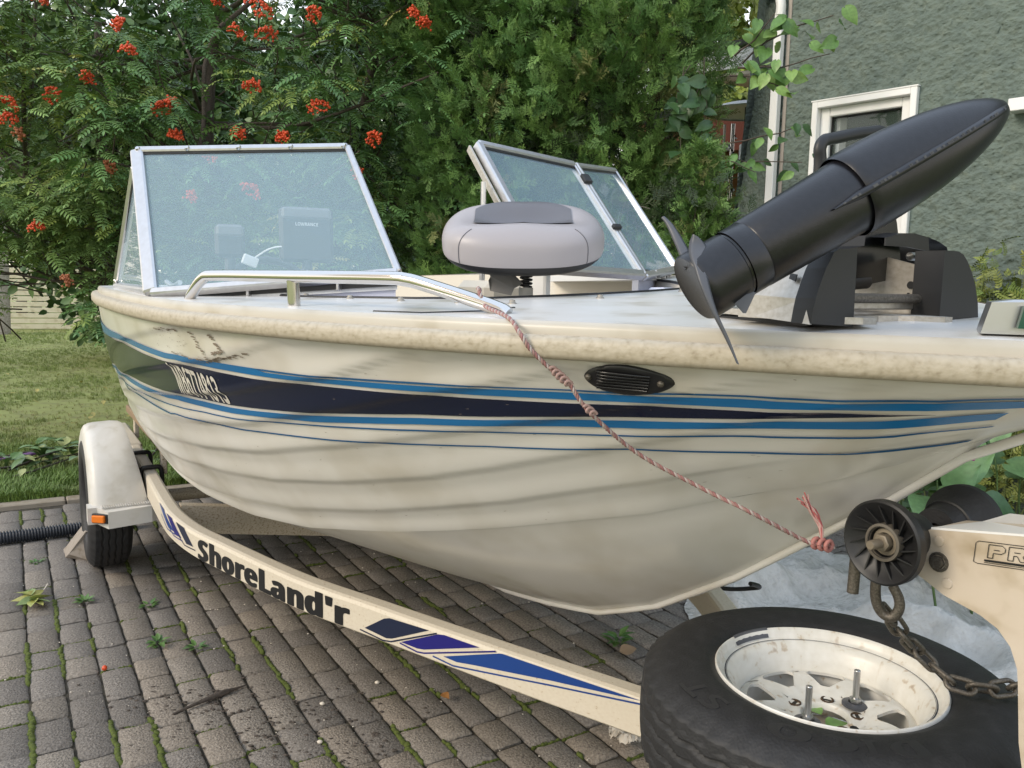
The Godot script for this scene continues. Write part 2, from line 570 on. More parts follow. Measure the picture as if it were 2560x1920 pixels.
func paver_mesh(ln: float, wd: float, sd: int) -> ArrayMesh:
	var r := RandomNumberGenerator.new()
	r.seed = sd
	var m := MB.new()
	var rows := []
	var nx := 5
	var ny := 7
	for i in ny:
		var row := []
		for j in nx:
			var u := float(j) / (nx - 1)
			var w := float(i) / (ny - 1)
			var eu := u == 0.0 or u == 1.0
			var ew := w == 0.0 or w == 1.0
			var x := (u - 0.5) * wd
			var z := (w - 0.5) * ln
			if not eu and (j == 1 or j == nx - 2): x = (0.5 - 0.09) * wd * signf(u - 0.5)
			if not ew and (i == 1 or i == ny - 2): z = (0.5 - 0.055) * ln * signf(w - 0.5)
			var y := r.randf_range(-0.0022, 0.0022)
			if eu or ew: y = -0.0065 + r.randf_range(-0.0025, 0.001)
			if eu and ew:
				x *= 0.93
				z *= 0.955
				y = -0.009
			row.append(Vector3(x + r.randf_range(-0.0014, 0.0014), y, z + r.randf_range(-0.0014, 0.0014)))
		rows.append(row)
	m.grid(rows, Vector3(0, -5, 0))
	var loop := []
	for j in nx: loop.append(rows[0][j])
	for i in range(1, ny): loop.append(rows[i][nx - 1])
	for j in range(nx - 2, -1, -1): loop.append(rows[ny - 1][j])
	for i in range(ny - 2, 0, -1): loop.append(rows[i][0])
	for k in loop.size():
		var a: Vector3 = loop[k]
		var b: Vector3 = loop[(k + 1) % loop.size()]
		var a2 := Vector3(a.x * 1.02, -0.035, a.z * 1.02)
		var b2 := Vector3(b.x * 1.02, -0.035, b.z * 1.02)
		m.q(a, b, b2, a2, 2)
	return m.mesh()

func tuft(blades: int, h: float, spread: float, sd: int) -> ArrayMesh:
	var r := RandomNumberGenerator.new()
	r.seed = sd
	var m := MB.new()
	m.use_col = true
	for i in blades:
		var an := r.randf() * TAU
		var o := Vector3(cos(an), 0, sin(an)) * r.randf() * spread
		var d := Vector3(cos(an * 3.0), 0, sin(an * 3.0))
		var s := Vector3(-d.z, 0, d.x) * 0.0022
		var hh := h * r.randf_range(0.6, 1.2)
		var mid := o + d * hh * 0.18 + Vector3.UP * hh * 0.6
		var tip := o + d * hh * r.randf_range(0.3, 0.8) + Vector3.UP * hh
		m.col = Color.WHITE * r.randf_range(0.75, 1.15)
		m.col.a = 1.0
		m.q(o - s, o + s, mid + s * 0.8, mid - s * 0.8)
		m.t(mid - s * 0.8, mid + s * 0.8, tip)
	return m.mesh()

func grass(nz: FastNoiseLite) -> void:
	var tm := tuft(9, 0.055, 0.035, 5)
	var xf := []
	var cs := []
	var dz := FastNoiseLite.new()
	dz.seed = 11
	dz.frequency = 0.6
	for i in 62000:
		var a := -5.82 - pow(rng.randf(), 1.9) * 17.0
		var b := rng.randf_range(-1.6, 4.6) + (a + 5.8) * 0.06
		if a < -9.0: b = rng.randf_range(-4.0, 6.0)
		var p := P(a, b, 0.01)
		if p.x / -p.z > -0.25 or p.x / -p.z < -0.72: continue
		var dry := smoothstep(0.05, 0.45, dz.get_noise_2d(p.x, p.z) + (0.35 if a < -7.6 and a > -10.5 else 0.0))
		if rng.randf() < dry * 0.55: continue
		var near := smoothstep(-9.0, -6.0, a)
		var s := rng.randf_range(0.65, 1.1) * (0.8 + 0.45 * near) * (1.0 - 0.35 * dry)
		xf.append(Transform3D(Basis(Vector3.UP, rng.randf() * TAU).scaled(Vector3(s, s * rng.randf_range(0.7, 1.2), s)), p))
		var c := Color(0.21, 0.27, 0.06).lerp(Color(0.34, 0.29, 0.13), dry * rng.randf())
		c = c.lerp(Color(0.13, 0.25, 0.045), near * 0.5)
		cs.append(c * rng.randf_range(0.75, 1.25))
	scatter(self, "lawn_grass", tm, M.leaf, xf, cs)
	tag(get_child(get_child_count() - 1), "short green lawn grass growing beyond the paver edging", "grass")

var W := Vector3(0.65606, 0, 0.75471)      # along the stucco wall, towards the right of the view
var WN := Vector3(-0.75471, 0, 0.65606)    # out of the wall
var R0 := Vector3(1.915, 0, -6.195)

func H(t: float, y: float, out := 0.0) -> Vector3:
	return R0 + W * t + WN * out + Vector3.UP * y

func stucco(m: MB, n: FastNoiseLite, n2: FastNoiseLite, t0: float, t1: float, y0: float, y1: float, step: float) -> void:
	var nt := int(round((t1 - t0) / step))
	var ny := int(round((y1 - y0) / step))
	var rows := []
	for i in ny + 1:
		var row := []
		for j in nt + 1:
			var t := t0 + (t1 - t0) * j / nt
			var y := y0 + (y1 - y0) * i / ny
			var k := n.get_noise_2d(t, y)
			var e := clampf(minf(minf(t - t0, t1 - t), minf(y - y0, y1 - y)) / 0.01, 0.0, 1.0)
			row.append(H(t, y, (-0.030 * clampf(k + 0.62, 0.0, 0.7) + 0.010 * n2.get_noise_2d(t, y)) * e))
		rows.append(row)
	m.grid(rows, H(t0, y0, -50))

func house() -> void:
	var n := FastNoiseLite.new()
	n.noise_type = FastNoiseLite.TYPE_CELLULAR
	n.cellular_return_type = FastNoiseLite.RETURN_DISTANCE
	n.frequency = 30.0
	n.fractal_octaves = 2
	n.domain_warp_enabled = true
	n.domain_warp_amplitude = 0.02
	n.domain_warp_frequency = 12.0
	var n2 := FastNoiseLite.new()
	n2.frequency = 9.0
	var o := thing("stucco_house", "house with rough green stucco wall and white framed window behind the bow", "house", H(1.0, 0))
	var wl := MB.new()
	stucco(wl, n, n2, -0.1, 0.25, 0.9, 4.2, 0.0125)
	stucco(wl, n, n2, 0.97, 2.6, 0.9, 4.2, 0.0125)
	stucco(wl, n, n2, 0.25, 0.97, 2.70, 4.2, 0.0125)
	stucco(wl, n, n2, 0.25, 0.97, 0.9, 1.72, 0.0125)
	wl.q(H(-0.1, -0.05), H(2.6, -0.05), H(2.6, 0.9), H(-0.1, 0.9))
	wl.q(H(2.6, -0.05), H(7, -0.05), H(7, 5.6), H(2.6, 5.6))
	wl.q(H(-0.1, 4.2), H(2.6, 4.2), H(2.6, 5.6), H(-0.1, 5.6))
	part(o, "wall", wl, M.stucco)
	# the battered corner to the left of the downspout
	var fl := MB.new()
	var rows := []
	for i in 150:
		var y := 0.0 + i * 0.03
		var row := []
		for j in 12:
			var u := j / 11.0
			var wd: float = 0.06 + table([Vector2(0, 0.50), Vector2(2.0, 0.235), Vector2(3.0, 0.12), Vector2(3.4, 0.085), Vector2(5, 0.05)], y)
			var p := H(-0.1 - wd * u, y, -0.10 * u)
			row.append(p + (WN * 0.7 - W * 0.7) * (-0.03 * clampf(n.get_noise_2d(u * wd + 7.0, y) + 0.6, 0.0, 0.7) + 0.01))
		rows.append(row)
	fl.grid(rows, H(1, 2, -5))
	part(o, "wall_corner", fl, M.stucco)
	var sb := MB.new()
	sb.box(H(0.016, 2.2, 0.0), W * 0.014, Vector3.UP * 2.2, WN * 0.006, 0.002)
	part(o, "bare_stucco_strip", sb, M.stucco_bare)
	var back := MB.new()
	back.q(H(-0.6, 0, -0.11), H(-0.1, 0, -3.0), H(-0.1, 5.6, -3.0), H(-0.16, 5.6, -0.11))
	part(o, "return_wall", back, M.stucco)
	# roof edge far above the picture
	var rf := MB.new()
	rf.box(H(3.3, 5.7, -1.4), W * 3.9, Vector3.UP * 0.1, WN * 1.8, 0.01)
	part(o, "roof", rf, M.roof)
	# window
	var fr := MB.new()
	var t0 := 0.25
	var t1 := 0.97
	var y0 := 1.72
	var y1 := 2.70
	for e in [[t0, t0 + 0.042, y0, y1], [t1 - 0.042, t1, y0, y1], [t0 + 0.042, t1 - 0.042, y1 - 0.045, y1], [t0 + 0.042, t1 - 0.042, y0, y0 + 0.045]]:
		fr.box(H((e[0] + e[1]) / 2, (e[2] + e[3]) / 2, -0.02), W * (e[1] - e[0]) / 2, Vector3.UP * (e[3] - e[2]) / 2, WN * 0.055, 0.004)
	fr.box(H((t0 + t1) / 2, y1 + 0.004, 0.022), W * ((t1 - t0) / 2 + 0.006), Vector3.UP * 0.004, WN * 0.016)
	var w := part(o, "window", fr, M.white)
	var sa := MB.new()
	for e in [[t0 + 0.042, t0 + 0.112, y0 + 0.045, y1 - 0.045], [t1 - 0.112, t1 - 0.042, y0 + 0.045, y1 - 0.045], [t0 + 0.112, t1 - 0.112, y1 - 0.105, y1 - 0.045], [t0 + 0.112, t1 - 0.112, y0 + 0.045, y0 + 0.105]]:
		sa.box(H((e[0] + e[1]) / 2, (e[2] + e[3]) / 2, -0.045), W * (e[1] - e[0]) / 2, Vector3.UP * (e[3] - e[2]) / 2, WN * 0.03, 0.006)
	part(w, "sash", sa, M.white)
	var gs := MB.new()
	for e in [[t0 + 0.112, t0 + 0.12, y0 + 0.105, y1 - 0.105], [t1 - 0.12, t1 - 0.112, y0 + 0.105, y1 - 0.105], [t0 + 0.12, t1 - 0.12, y1 - 0.113, y1 - 0.105]]:
		gs.box(H((e[0] + e[1]) / 2, (e[2] + e[3]) / 2, -0.055), W * (e[1] - e[0]) / 2, Vector3.UP * (e[3] - e[2]) / 2, WN * 0.012)
	part(w, "gasket", gs, M.black)
	var pn := MB.new()
	pn.q(H(t0 + 0.1, y0 + 0.1, -0.06), H(t1 - 0.1, y0 + 0.1, -0.06), H(t1 - 0.1, y1 - 0.1, -0.06), H(t0 + 0.1, y1 - 0.1, -0.06))
	part(w, "pane", pn, M.window_glass)
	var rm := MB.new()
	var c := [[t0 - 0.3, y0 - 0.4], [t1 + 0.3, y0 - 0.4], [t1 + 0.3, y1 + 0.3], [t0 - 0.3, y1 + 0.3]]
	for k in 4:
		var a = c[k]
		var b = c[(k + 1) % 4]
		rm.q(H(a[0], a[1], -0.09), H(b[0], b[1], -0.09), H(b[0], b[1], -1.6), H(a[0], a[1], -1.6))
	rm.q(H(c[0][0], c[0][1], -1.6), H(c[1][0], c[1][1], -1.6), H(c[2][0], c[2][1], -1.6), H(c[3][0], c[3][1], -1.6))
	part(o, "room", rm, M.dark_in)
	var bl := MB.new()
	bl.box(H(t0 + 0.127, 2.12, -0.16), W * 0.012, Vector3.UP * 0.5, WN * 0.05, 0.003)
	part(o, "curtain", bl, M.white)
	var lg := MB.new()
	lg.box(H(1.86, 2.49, 0.05), W * 0.33, Vector3.UP * 0.036, WN * 0.06, 0.004)
	part(o, "window_ledge", lg, M.white)
	# downspout
	var ds := thing("downspout", "white rectangular downspout running down the corner of the green wall", "downspout", H(-0.035, 0, 0.05))
	var dm := MB.new()
	dm.box(H(-0.035, 1.66, 0.045), W * 0.031, Vector3.UP * 1.70, WN * 0.026, 0.005)
	part(ds, "pipe", dm, M.white)
	var el := MB.new()
	el.tube(smooth_path([H(-0.035, 3.34, 0.045), H(-0.035, 3.42, 0.045), H(-0.07, 3.49, 0.045), H(-0.2, 3.55, 0.05), H(-0.5, 3.62, 0.06)], 5), 0.036, 8)
	part(ds, "elbow", el, M.white)
	var st := MB.new()
	for y in [1.25, 2.9]:
		st = MB.new()
		st.box(H(-0.035, y, 0.045), W * 0.034, Vector3.UP * 0.012, WN * 0.029, 0.002)
		part(ds, "strap", st, M.white)
	# porch beyond the corner
	var po := thing("porch", "porch with white fascia and dark underside between cedar and green wall", "porch", Vector3(2.6, 0, -9.0))
	var f0 := MB.new()
	f0.prism([Vector3(1.9, 3.86, -9.2), Vector3(2.9, 3.55, -7.2), Vector3(2.9, 3.40, -7.2), Vector3(1.9, 3.66, -9.2)], Vector3(0.06, 0, 0.02))
	part(po, "fascia", f0, M.white)
	var r1 := MB.new()
	r1.prism([Vector3(1.86, 3.91, -9.3), Vector3(2.95, 3.57, -7.1), Vector3(4.6, 3.57, -7.9), Vector3(4.2, 3.91, -10.4)], Vector3(0, 0.05, 0))
	part(po, "roof", r1, M.roof)
	var s1 := MB.new()
	s1.prism([Vector3(1.96, 3.63, -9.2), Vector3(2.96, 3.37, -7.2), Vector3(4.6, 3.37, -7.9), Vector3(4.2, 3.63, -10.4)], Vector3(0, -0.03, 0))
	part(po, "soffit", s1, M.liner)
	var bw := MB.new()
	bw.box(Vector3(3.4, 1.6, -10.2), Vector3(1.9, 0, 0.3), Vector3.UP * 1.9, Vector3(0, 0, 0.05))
	part(po, "back_wall", bw, M.brick_red)
	var dr := MB.new()
	dr.box(Vector3(2.16, 1.55, -8.75), Vector3(0.13, 0, 0.0), Vector3.UP * 1.25, Vector3(0, 0, 0.03), 0.004)
	part(po, "wooden_door", dr, M.wood)
	var tr := MB.new()
	tr.box(Vector3(2.19, 1.45, -8.26), Vector3(0.028, 0, 0), Vector3.UP * 1.33, Vector3(0, 0, 0.03), 0.004)
	part(po, "white_post", tr, M.white)
	var fx := MB.new()
	fx.box(Vector3(2.03, 2.82, -8.72), Vector3(0.17, 0, 0), Vector3.UP * 0.035, Vector3(0, 0, 0.03), 0.004)
	fx.box(Vector3(1.88, 1.6, -8.72), Vector3(0.025, 0, 0), Vector3.UP * 1.2, Vector3(0, 0, 0.03), 0.004)
	part(po, "door_frame", fx, M.white)
	# white patio umbrella, seen edge on
	var um := thing("patio_umbrella", "open white patio umbrella under the porch, left of the downspout", "umbrella", Vector3(2.25, 0, -8.6))
	var cn := MB.new()
	cn.lathe(Vector3(2.3, 3.14, -8.6), Vector3.UP, [Vector2(0.42, 0), Vector2(0.44, 0.012), Vector2(0.36, 0.045), Vector2(0.22, 0.085), Vector2(0.08, 0.105), Vector2(0.0, 0.11)], 20)
	part(um, "canopy", cn, M.white)
	var up := MB.new()
	up.tube([Vector3(2.3, 0, -8.6), Vector3(2.3, 3.2, -8.6)], 0.02, 8)
	part(um, "pole", up, M.dark_in)
	# metal pole wound with a string of lights
	var pl := thing("light_string_pole", "bright metal pole wound with a dark string of small lights", "pole", Vector3(2.04, 0, -8.15))
	var pm := MB.new()
	pm.tube([Vector3(2.055, 0, -8.15), Vector3(2.055, 2.95, -8.15)], 0.022, 10)
	part(pl, "pole", pm, M.steel)
	var pm2 := MB.new()
	pm2.tube([Vector3(1.99, 0, -8.2), Vector3(1.99, 2.95, -8.2)], 0.013, 8)
	part(pl, "bamboo_cane", pm2, M.pale)
	var co := MB.new()
	var bulbs := MB.new()
	var path := []
	for i in 90:
		var an := i * 0.5
		var p := Vector3(2.055 + cos(an) * 0.027, 1.6 + i * 0.014, -8.15 + sin(an) * 0.027)
		path.append(p)
		if i % 7 == 3: bulbs.sphere(p + Vector3(cos(an), 0, sin(an)) * 0.018, Vector3.ONE * 0.012, 6, 4)
	co.tube(path, 0.005, 5)
	part(pl, "wire", co, M.black)
	part(pl, "bulbs", bulbs, M.white, "stuff")
	var ln := thing("lantern", "small yellow lantern hanging beside the light pole", "lantern", Vector3(1.84, 2.36, -7.9))
	var lm := MB.new()
	lm.lathe(Vector3(1.84, 2.34, -7.9), Vector3.UP, [Vector2(0, 0), Vector2(0.06, 0), Vector2(0.075, 0.05), Vector2(0.075, 0.12), Vector2(0.05, 0.17), Vector2(0, 0.18)], 14)
	part(ln, "shade", lm, mat(lin(0.65, 0.38, 0.02), 0.4))
	var hk := MB.new()
	hk.tube([Vector3(1.84, 2.5, -7.9), Vector3(1.84, 2.62, -7.9), Vector3(1.9, 2.66, -8.0)], 0.004, 5)
	part(ln, "hook", hk, M.black)
	# far fence
	var a := Vector3(-18.6, 0, -17.65)
	var dirv := Vector3(0.942, 0, -0.335)
	var fe := thing("board_fence", "pale cream fence of horizontal boards across the lawn, behind the rowan", "fence", a + dirv * 8)
	for i in 11:
		var b := MB.new()
		b.box(a + dirv * 8 + Vector3(0, 0.085 + i * 0.135, rng.randf_range(-0.01, 0.01)), dirv * 8.0, Vector3.UP * 0.056, Vector3(0.335, 0, 0.942) * 0.012, 0.004)
		part(fe, "board", b, M.fence)
	for i in 9:
		var b := MB.new()
		b.box(a + dirv * (i * 2.0) + Vector3(-0.335, 0, -0.942) * 0.06 + Vector3.UP * 0.78, dirv * 0.05, Vector3.UP * 0.8, Vector3(0.335, 0, 0.942) * 0.04, 0.004)
		part(fe, "post", b, M.fence)

# leaves: each grows along +Z from its stalk, faces +Y
func leaf_blade(m: MB, o: Vector3, d: Vector3, up: Vector3, ln: float, wd: float, fold := 0.18) -> void:
	var s := d.cross(up).normalized()
	var rib := [o, o + d * ln * 0.5 - up * wd * fold, o + d * ln - up * ln * 0.08]
	for k in [1.0, -1.0]:
		var e1: Vector3 = o + d * ln * 0.28 + s * k * wd * 0.48
		var e2: Vector3 = o + d * ln * 0.66 + s * k * wd * 0.42
		if k > 0:
			m.t(rib[0], e1, rib[1], 5); m.t(e1, e2, rib[1], 5); m.t(e2, rib[2], rib[1], 5)
		else:
			m.t(rib[0], rib[1], e1, 5); m.t(e1, rib[1], e2, 5); m.t(e2, rib[1], rib[2], 5)

func pinnate_leaf(sd: int) -> ArrayMesh:
	var r := RandomNumberGenerator.new()
	r.seed = sd
	var m := MB.new()
	m.use_col = true
	var p := Vector3.ZERO
	var d := Vector3(0, 0.25, 1).normalized()
	var path := [p]
	for i in 9:
		p += d * 0.026
		d = (d + Vector3(0, -0.10, 0)).normalized()
		path.append(p)
		if i >= 2:
			for k in [1.0, -1.0]:
				var dd := (d * 0.5 + Vector3(k, r.randf_range(-0.25, 0.2), 0) * 0.86).normalized()
				m.col = Color.WHITE * r.randf_range(0.82, 1.12)
				m.col.a = 1
				leaf_blade(m, p, dd, Vector3(0, 1, 0), r.randf_range(0.046, 0.056) * (1.0 - absf(i - 5.0) * 0.06), 0.019)
	leaf_blade(m, p, d, Vector3(0, 1, 0).slide(d).normalized(), 0.05, 0.018)
	m.col = Color(0.9, 0.95, 0.6)
	for i in path.size() - 1:
		m.q(path[i] - Vector3(0.0012, 0, 0), path[i] + Vector3(0.0012, 0, 0), path[i + 1] + Vector3(0.0012, 0, 0), path[i + 1] - Vector3(0.0012, 0, 0))
	return m.mesh()

func cedar_spray(sd: int) -> ArrayMesh:
	var r := RandomNumberGenerator.new()
	r.seed = sd
	var m := MB.new()
	m.use_col = true
	for i in 7:
		var z := 0.010 + i * 0.0185
		for k in [1.0, -1.0]:
			var ln := (0.066 - 0.0062 * i) * r.randf_range(0.75, 1.15)
			var d := Vector3(k * r.randf_range(0.5, 0.75), r.randf_range(-0.3, 0.35), 0.75).normalized()
			var o := Vector3(0, 0.004 * sin(i), z + r.randf_range(-0.004, 0.004))
			var s := d.cross(Vector3.UP).normalized() * 0.0027
			m.col = Color.WHITE * r.randf_range(0.6, 0.95)
			m.col.a = 1
			m.q(o - s * 0.7, o + s * 0.7, o + d * ln * 0.65 + s, o + d * ln * 0.65 - s)
			m.col = Color.WHITE * r.randf_range(1.0, 1.5)
			m.col.a = 1
			m.t(o + d * ln * 0.65 - s, o + d * ln * 0.65 + s, o + d * ln)
			for f in [0.3, 0.6]:
				for e in [0.75, -0.65]:
					var d2: Vector3 = d.rotated(Vector3.UP, e * k) + Vector3(0, r.randf_range(-0.3, 0.3), 0)
					var o2: Vector3 = o + d * ln * f
					var s2 := d2.cross(Vector3.UP).normalized() * 0.0021
					m.t(o2 - s2, o2 + s2, o2 + d2 * ln * r.randf_range(0.25, 0.42))
	m.t(Vector3(-0.0022, 0, 0.0), Vector3(0.0022, 0, 0.0), Vector3(0, 0.004, 0.165))
	return m.mesh()

func broad_leaf(ln: float, wd: float, heart: bool, sd: int) -> ArrayMesh:
	var r := RandomNumberGenerator.new()
	r.seed = sd
	var m := MB.new()
	var rows := []
	var prof: Array = [[-0.12, 0.32], [0.0, 0.72], [0.16, 0.98], [0.34, 1.0], [0.55, 0.82], [0.78, 0.45], [1.0, 0.02]] if heart else [[0.0, 0.05], [0.1, 0.5], [0.25, 0.9], [0.42, 1.0], [0.62, 0.8], [0.82, 0.42], [1.0, 0.02]]
	for e in prof:
		var row := []
		for j in 5:
			var u: float = j / 2.0 - 1.0
			var x: float = u * wd * 0.5 * e[1]
			var z: float = e[0] * ln
			if heart and j == 2 and e[0] < 0.0: z = 0.0
			var y: float = absf(u) * wd * 0.10 * e[1] - ln * 0.22 * maxf(0, e[0]) * e[0] + r.randf_range(-0.03, 0.03) * wd
			row.append(Vector3(x, y, z))
		rows.append(row)
	m.grid(rows, Vector3(0, -5, 0))
	return m.mesh()

func clump_leaf(sd: int) -> ArrayMesh:
	var r := RandomNumberGenerator.new()
	r.seed = sd
	var m := MB.new()
	m.use_col = true
	for i in 12:
		var d := Vector3(r.randfn(), r.randfn() * 0.6, r.randfn()).normalized()
		var o := d * r.randf_range(0.02, 0.14)
		m.col = Color.WHITE * r.randf_range(0.75, 1.2)
		m.col.a = 1
		leaf_blade(m, o, (d + Vector3(r.randfn(), r.randfn() - 0.5, r.randfn()) * 0.6).normalized(), Vector3(r.randfn() * 0.5, 1, r.randfn() * 0.5).normalized(), 0.09, 0.055)
	return m.mesh()

func look(z: Vector3, up := Vector3.UP) -> Basis:
	z = z.normalized()
	var x := up.cross(z)
	if x.length() < 0.05: x = Vector3.RIGHT.cross(z)
	x = x.normalized()
	return Basis(x, z.cross(x), z)

func rand_dir() -> Vector3:
	return Vector3(rng.randfn(), rng.randfn(), rng.randfn()).normalized()

func branch(m: MB, a: Vector3, b: Vector3, r0: float, r1: float, bend := 0.12, n := 7) -> Array:
	var pts := []
	var side := rand_dir() * a.distance_to(b) * bend
	for i in n + 1:
		var u := float(i) / n
		pts.append(a.lerp(b, u) + side * sin(PI * u) + rand_dir() * 0.012 * (1.0 if i > 0 and i < n else 0.0))
	var rr := []
	for i in n + 1: rr.append(lerpf(r0, r1, float(i) / n))
	m.tube(pts, rr, 6)
	return pts

func berries(sd: int, dome: float) -> ArrayMesh:
	var r := RandomNumberGenerator.new()
	r.seed = sd
	var m := MB.new()
	for i in 62:
		var an := r.randf() * TAU
		var q := sqrt(r.randf())
		var p := Vector3(cos(an) * q * dome * 1.25, (1.0 - q * q) * dome * 0.55 + r.randfn() * 0.012, sin(an) * q * dome)
		m.sphere(p, Vector3.ONE * r.randf_range(0.0085, 0.0115), 6, 4)
	return m.mesh()

func trees() -> void:
	rowan()
	cedars()
	climbers()
	backdrop()

func rowan() -> void:
	var o := thing("rowan_tree", "rowan tree with feathery leaves and orange berry clusters behind the stern", "tree", Vector3(-2.4, 0, -7.9))
	var stems := [[Vector3(-3.1, 0, -7.9), Vector3(-3.7, 3.6, -7.6)], [Vector3(-2.5, 0, -8.0), Vector3(-2.6, 4.2, -7.7)], [Vector3(-2.0, 0, -8.0), Vector3(-1.1, 4.0, -7.7)], [Vector3(-2.8, 0, -8.1), Vector3(-4.9, 2.6, -7.9)]]
	var forks := []
	for s in stems:
		var tr := MB.new()
		forks.append(branch(tr, s[0], s[1], 0.075, 0.03, 0.08, 9))
		part(o, "trunk", tr, M.bark)
	# crown: ellipsoids of leaf rosettes
	var lobes := [[Vector3(-2.6, 3.0, -7.5), Vector3(2.7, 1.9, 1.25), 620], [Vector3(-4.2, 2.45, -7.35), Vector3(1.6, 1.05, 1.1), 230], [Vector3(-0.9, 3.1, -7.35), Vector3(1.25, 1.6, 1.0), 250], [Vector3(-2.0, 1.75, -7.6), Vector3(2.1, 0.8, 0.9), 260], [Vector3(-4.75, 1.5, -7.1), Vector3(0.5, 0.55, 0.5), 36], [Vector3(-3.5, 1.72, -7.0), Vector3(0.75, 0.28, 0.4), 46], [Vector3(-3.15, 1.05, -6.7), Vector3(0.20, 0.22, 0.2), 9], [Vector3(-4.3, 1.08, -6.4), Vector3(0.12, 0.14, 0.15), 3]]
	var nz := FastNoiseLite.new()
	nz.seed = 21
	nz.frequency = 0.9
	var xf := [[], [], []]
	var cs := [[], [], []]
	var bm := MB.new()
	var tw := MB.new()
	var bough := 0
	for L in lobes:
		for i in L[2]:
			var d := rand_dir()
			d.z = d.z * 0.7 + 0.3
			var c: Vector3 = L[0] + d * (L[1] as Vector3) * pow(rng.randf(), 0.33)
			if nz.get_noise_3d(c.x, c.y, c.z * 0.5) < -0.17 and L[2] > 60: continue
			if c.y < 0.6: continue
			if bough < 46 and i % 31 == 7:
				bough += 1
				var f: Array = forks[rng.randi() % forks.size()]
				var st: Vector3 = f[clampi(int(c.y / 0.45), 2, 8)]
				branch(bm, st, c, 0.024, 0.007, 0.1, 8)
			var tip := c + Vector3(rng.randfn() * 0.1, 0.05, 0.12)
			if rng.randf() < 0.45:
				branch(tw, c + Vector3(rng.randfn() * 0.28, -0.2 + rng.randfn() * 0.15, -0.35), tip, 0.0075, 0.004, 0.08, 4)
			var age := rng.randf()
			var tone := Color(0.095, 0.20, 0.072).lerp(Color(0.155, 0.28, 0.08), rng.randf())
			if age > 0.86: tone = Color(0.27, 0.36, 0.085)
			if age > 0.978: tone = Color(0.52, 0.50, 0.18)
			if c.x < -3.2: tone = tone.lerp(Color(0.24, 0.32, 0.09), 0.4)
			var cnt := rng.randi_range(5, 8)
			for k in cnt:
				var an := TAU * k / cnt + rng.randf()
				var dir := Vector3(cos(an), rng.randf_range(-0.65, 0.35), sin(an) + 0.25)
				var s := rng.randf_range(0.8, 1.2)
				var w := rng.randi() % 3
				xf[w].append(Transform3D(look(dir, Vector3(rng.randfn() * 0.25, 1, rng.randfn() * 0.25 + 0.25)).scaled(Vector3.ONE * s), tip + rand_dir() * 0.03))
				cs[w].append(tone * rng.randf_range(0.8, 1.2))
	part(o, "branches", bm, M.bark, "stuff")
	part(o, "twigs", tw, M.bark, "stuff")
	for w in 3:
		scatter(o, "foliage", pinnate_leaf(50 + w), M.leaf, xf[w], cs[w])
	# the bare forked limb that shows in front
	var lb: MB
	lb = MB.new()
	lb.tube(smooth_path([Vector3(-2.55, 2.3, -6.75), Vector3(-2.5, 2.6, -6.8), Vector3(-2.49, 2.93, -6.8), Vector3(-2.47, 3.12, -6.82), Vector3(-2.39, 3.34, -6.85), Vector3(-2.23, 3.5, -6.9), Vector3(-2.0, 3.75, -7.0)], 4), 0.019, 8)
	part(o, "limb", lb, M.bark)
	lb = MB.new()
	lb.tube(smooth_path([Vector3(-2.50, 2.85, -6.8), Vector3(-2.58, 3.1, -6.8), Vector3(-2.70, 3.3, -6.85)], 4), 0.011, 6)
	part(o, "limb", lb, M.bark)
	lb = MB.new()
	lb.tube(smooth_path([Vector3(-2.4, 2.55, -6.7), Vector3(-2.2, 2.6, -6.7), Vector3(-1.95, 2.62, -6.75)], 4), 0.009, 6)
	part(o, "limb", lb, M.bark)
	lb = MB.new()
	lb.tube(smooth_path([Vector3(-3.3, 1.32, -6.9), Vector3(-3.0, 1.25, -6.9), Vector3(-2.6, 1.2, -7.1)], 4), 0.016, 6)
	part(o, "limb", lb, M.bark)
	var vr := [berries(1, 0.075), berries(2, 0.06), berries(3, 0.05), berries(4, 0.09)]
	var at := [[-1.91, 3.36, 3], [-2.08, 3.19, 1], [-2.21, 3.42, 2], [-1.97, 2.81, 1], [-1.48, 2.67, 0], [-1.07, 2.45, 1], [-3.79, 2.65, 0], [-3.46, 2.72, 1], [-2.65, 2.64, 1], [-2.57, 2.68, 2], [-3.06, 2.2, 1], [-3.19, 2.85, 2], [-2.48, 3.5, 0], [-2.37, 3.51, 1], [-2.94, 3.23, 1], [-2.88, 3.05, 2], [-3.07, 3.48, 1], [-1.51, 3.33, 1], [-1.86, 3.18, 0], [-2.55, 2.44, 1], [-3.37, 3.47, 2], [-0.78, 3.35, 2], [-0.7, 3.28, 2], [-3.51, 3.4, 2], [-3.8, 2.54, 1], [-2.08, 2.47, 2], [-3.73, 2.43, 2], [-1.75, 2.45, 2], [-2.3, 2.3, 1], [-2.0, 2.05, 0], [-2.45, 2.0, 2], [-4.0, 2.0, 2], [-3.62, 1.75, 2], [-3.42, 1.35, 2], [-1.2, 2.2, 2]]
	for e in at:
		var b := MeshInstance3D.new()
		b.name = "berry_cluster"
		b.mesh = vr[e[2]]
		var old: bool = e[1] < 2.5 and e[0] < -2.9
		b.material_override = M.berry_old if old and rng.randf() < 0.6 else M.berry
		o.add_child(b, true)
		b.transform = Transform3D(Basis.from_euler(Vector3(0.7 + rng.randfn() * 0.3, rng.randf() * TAU, rng.randfn() * 0.35)), Vector3(e[0], e[1], -6.36) - o.position)

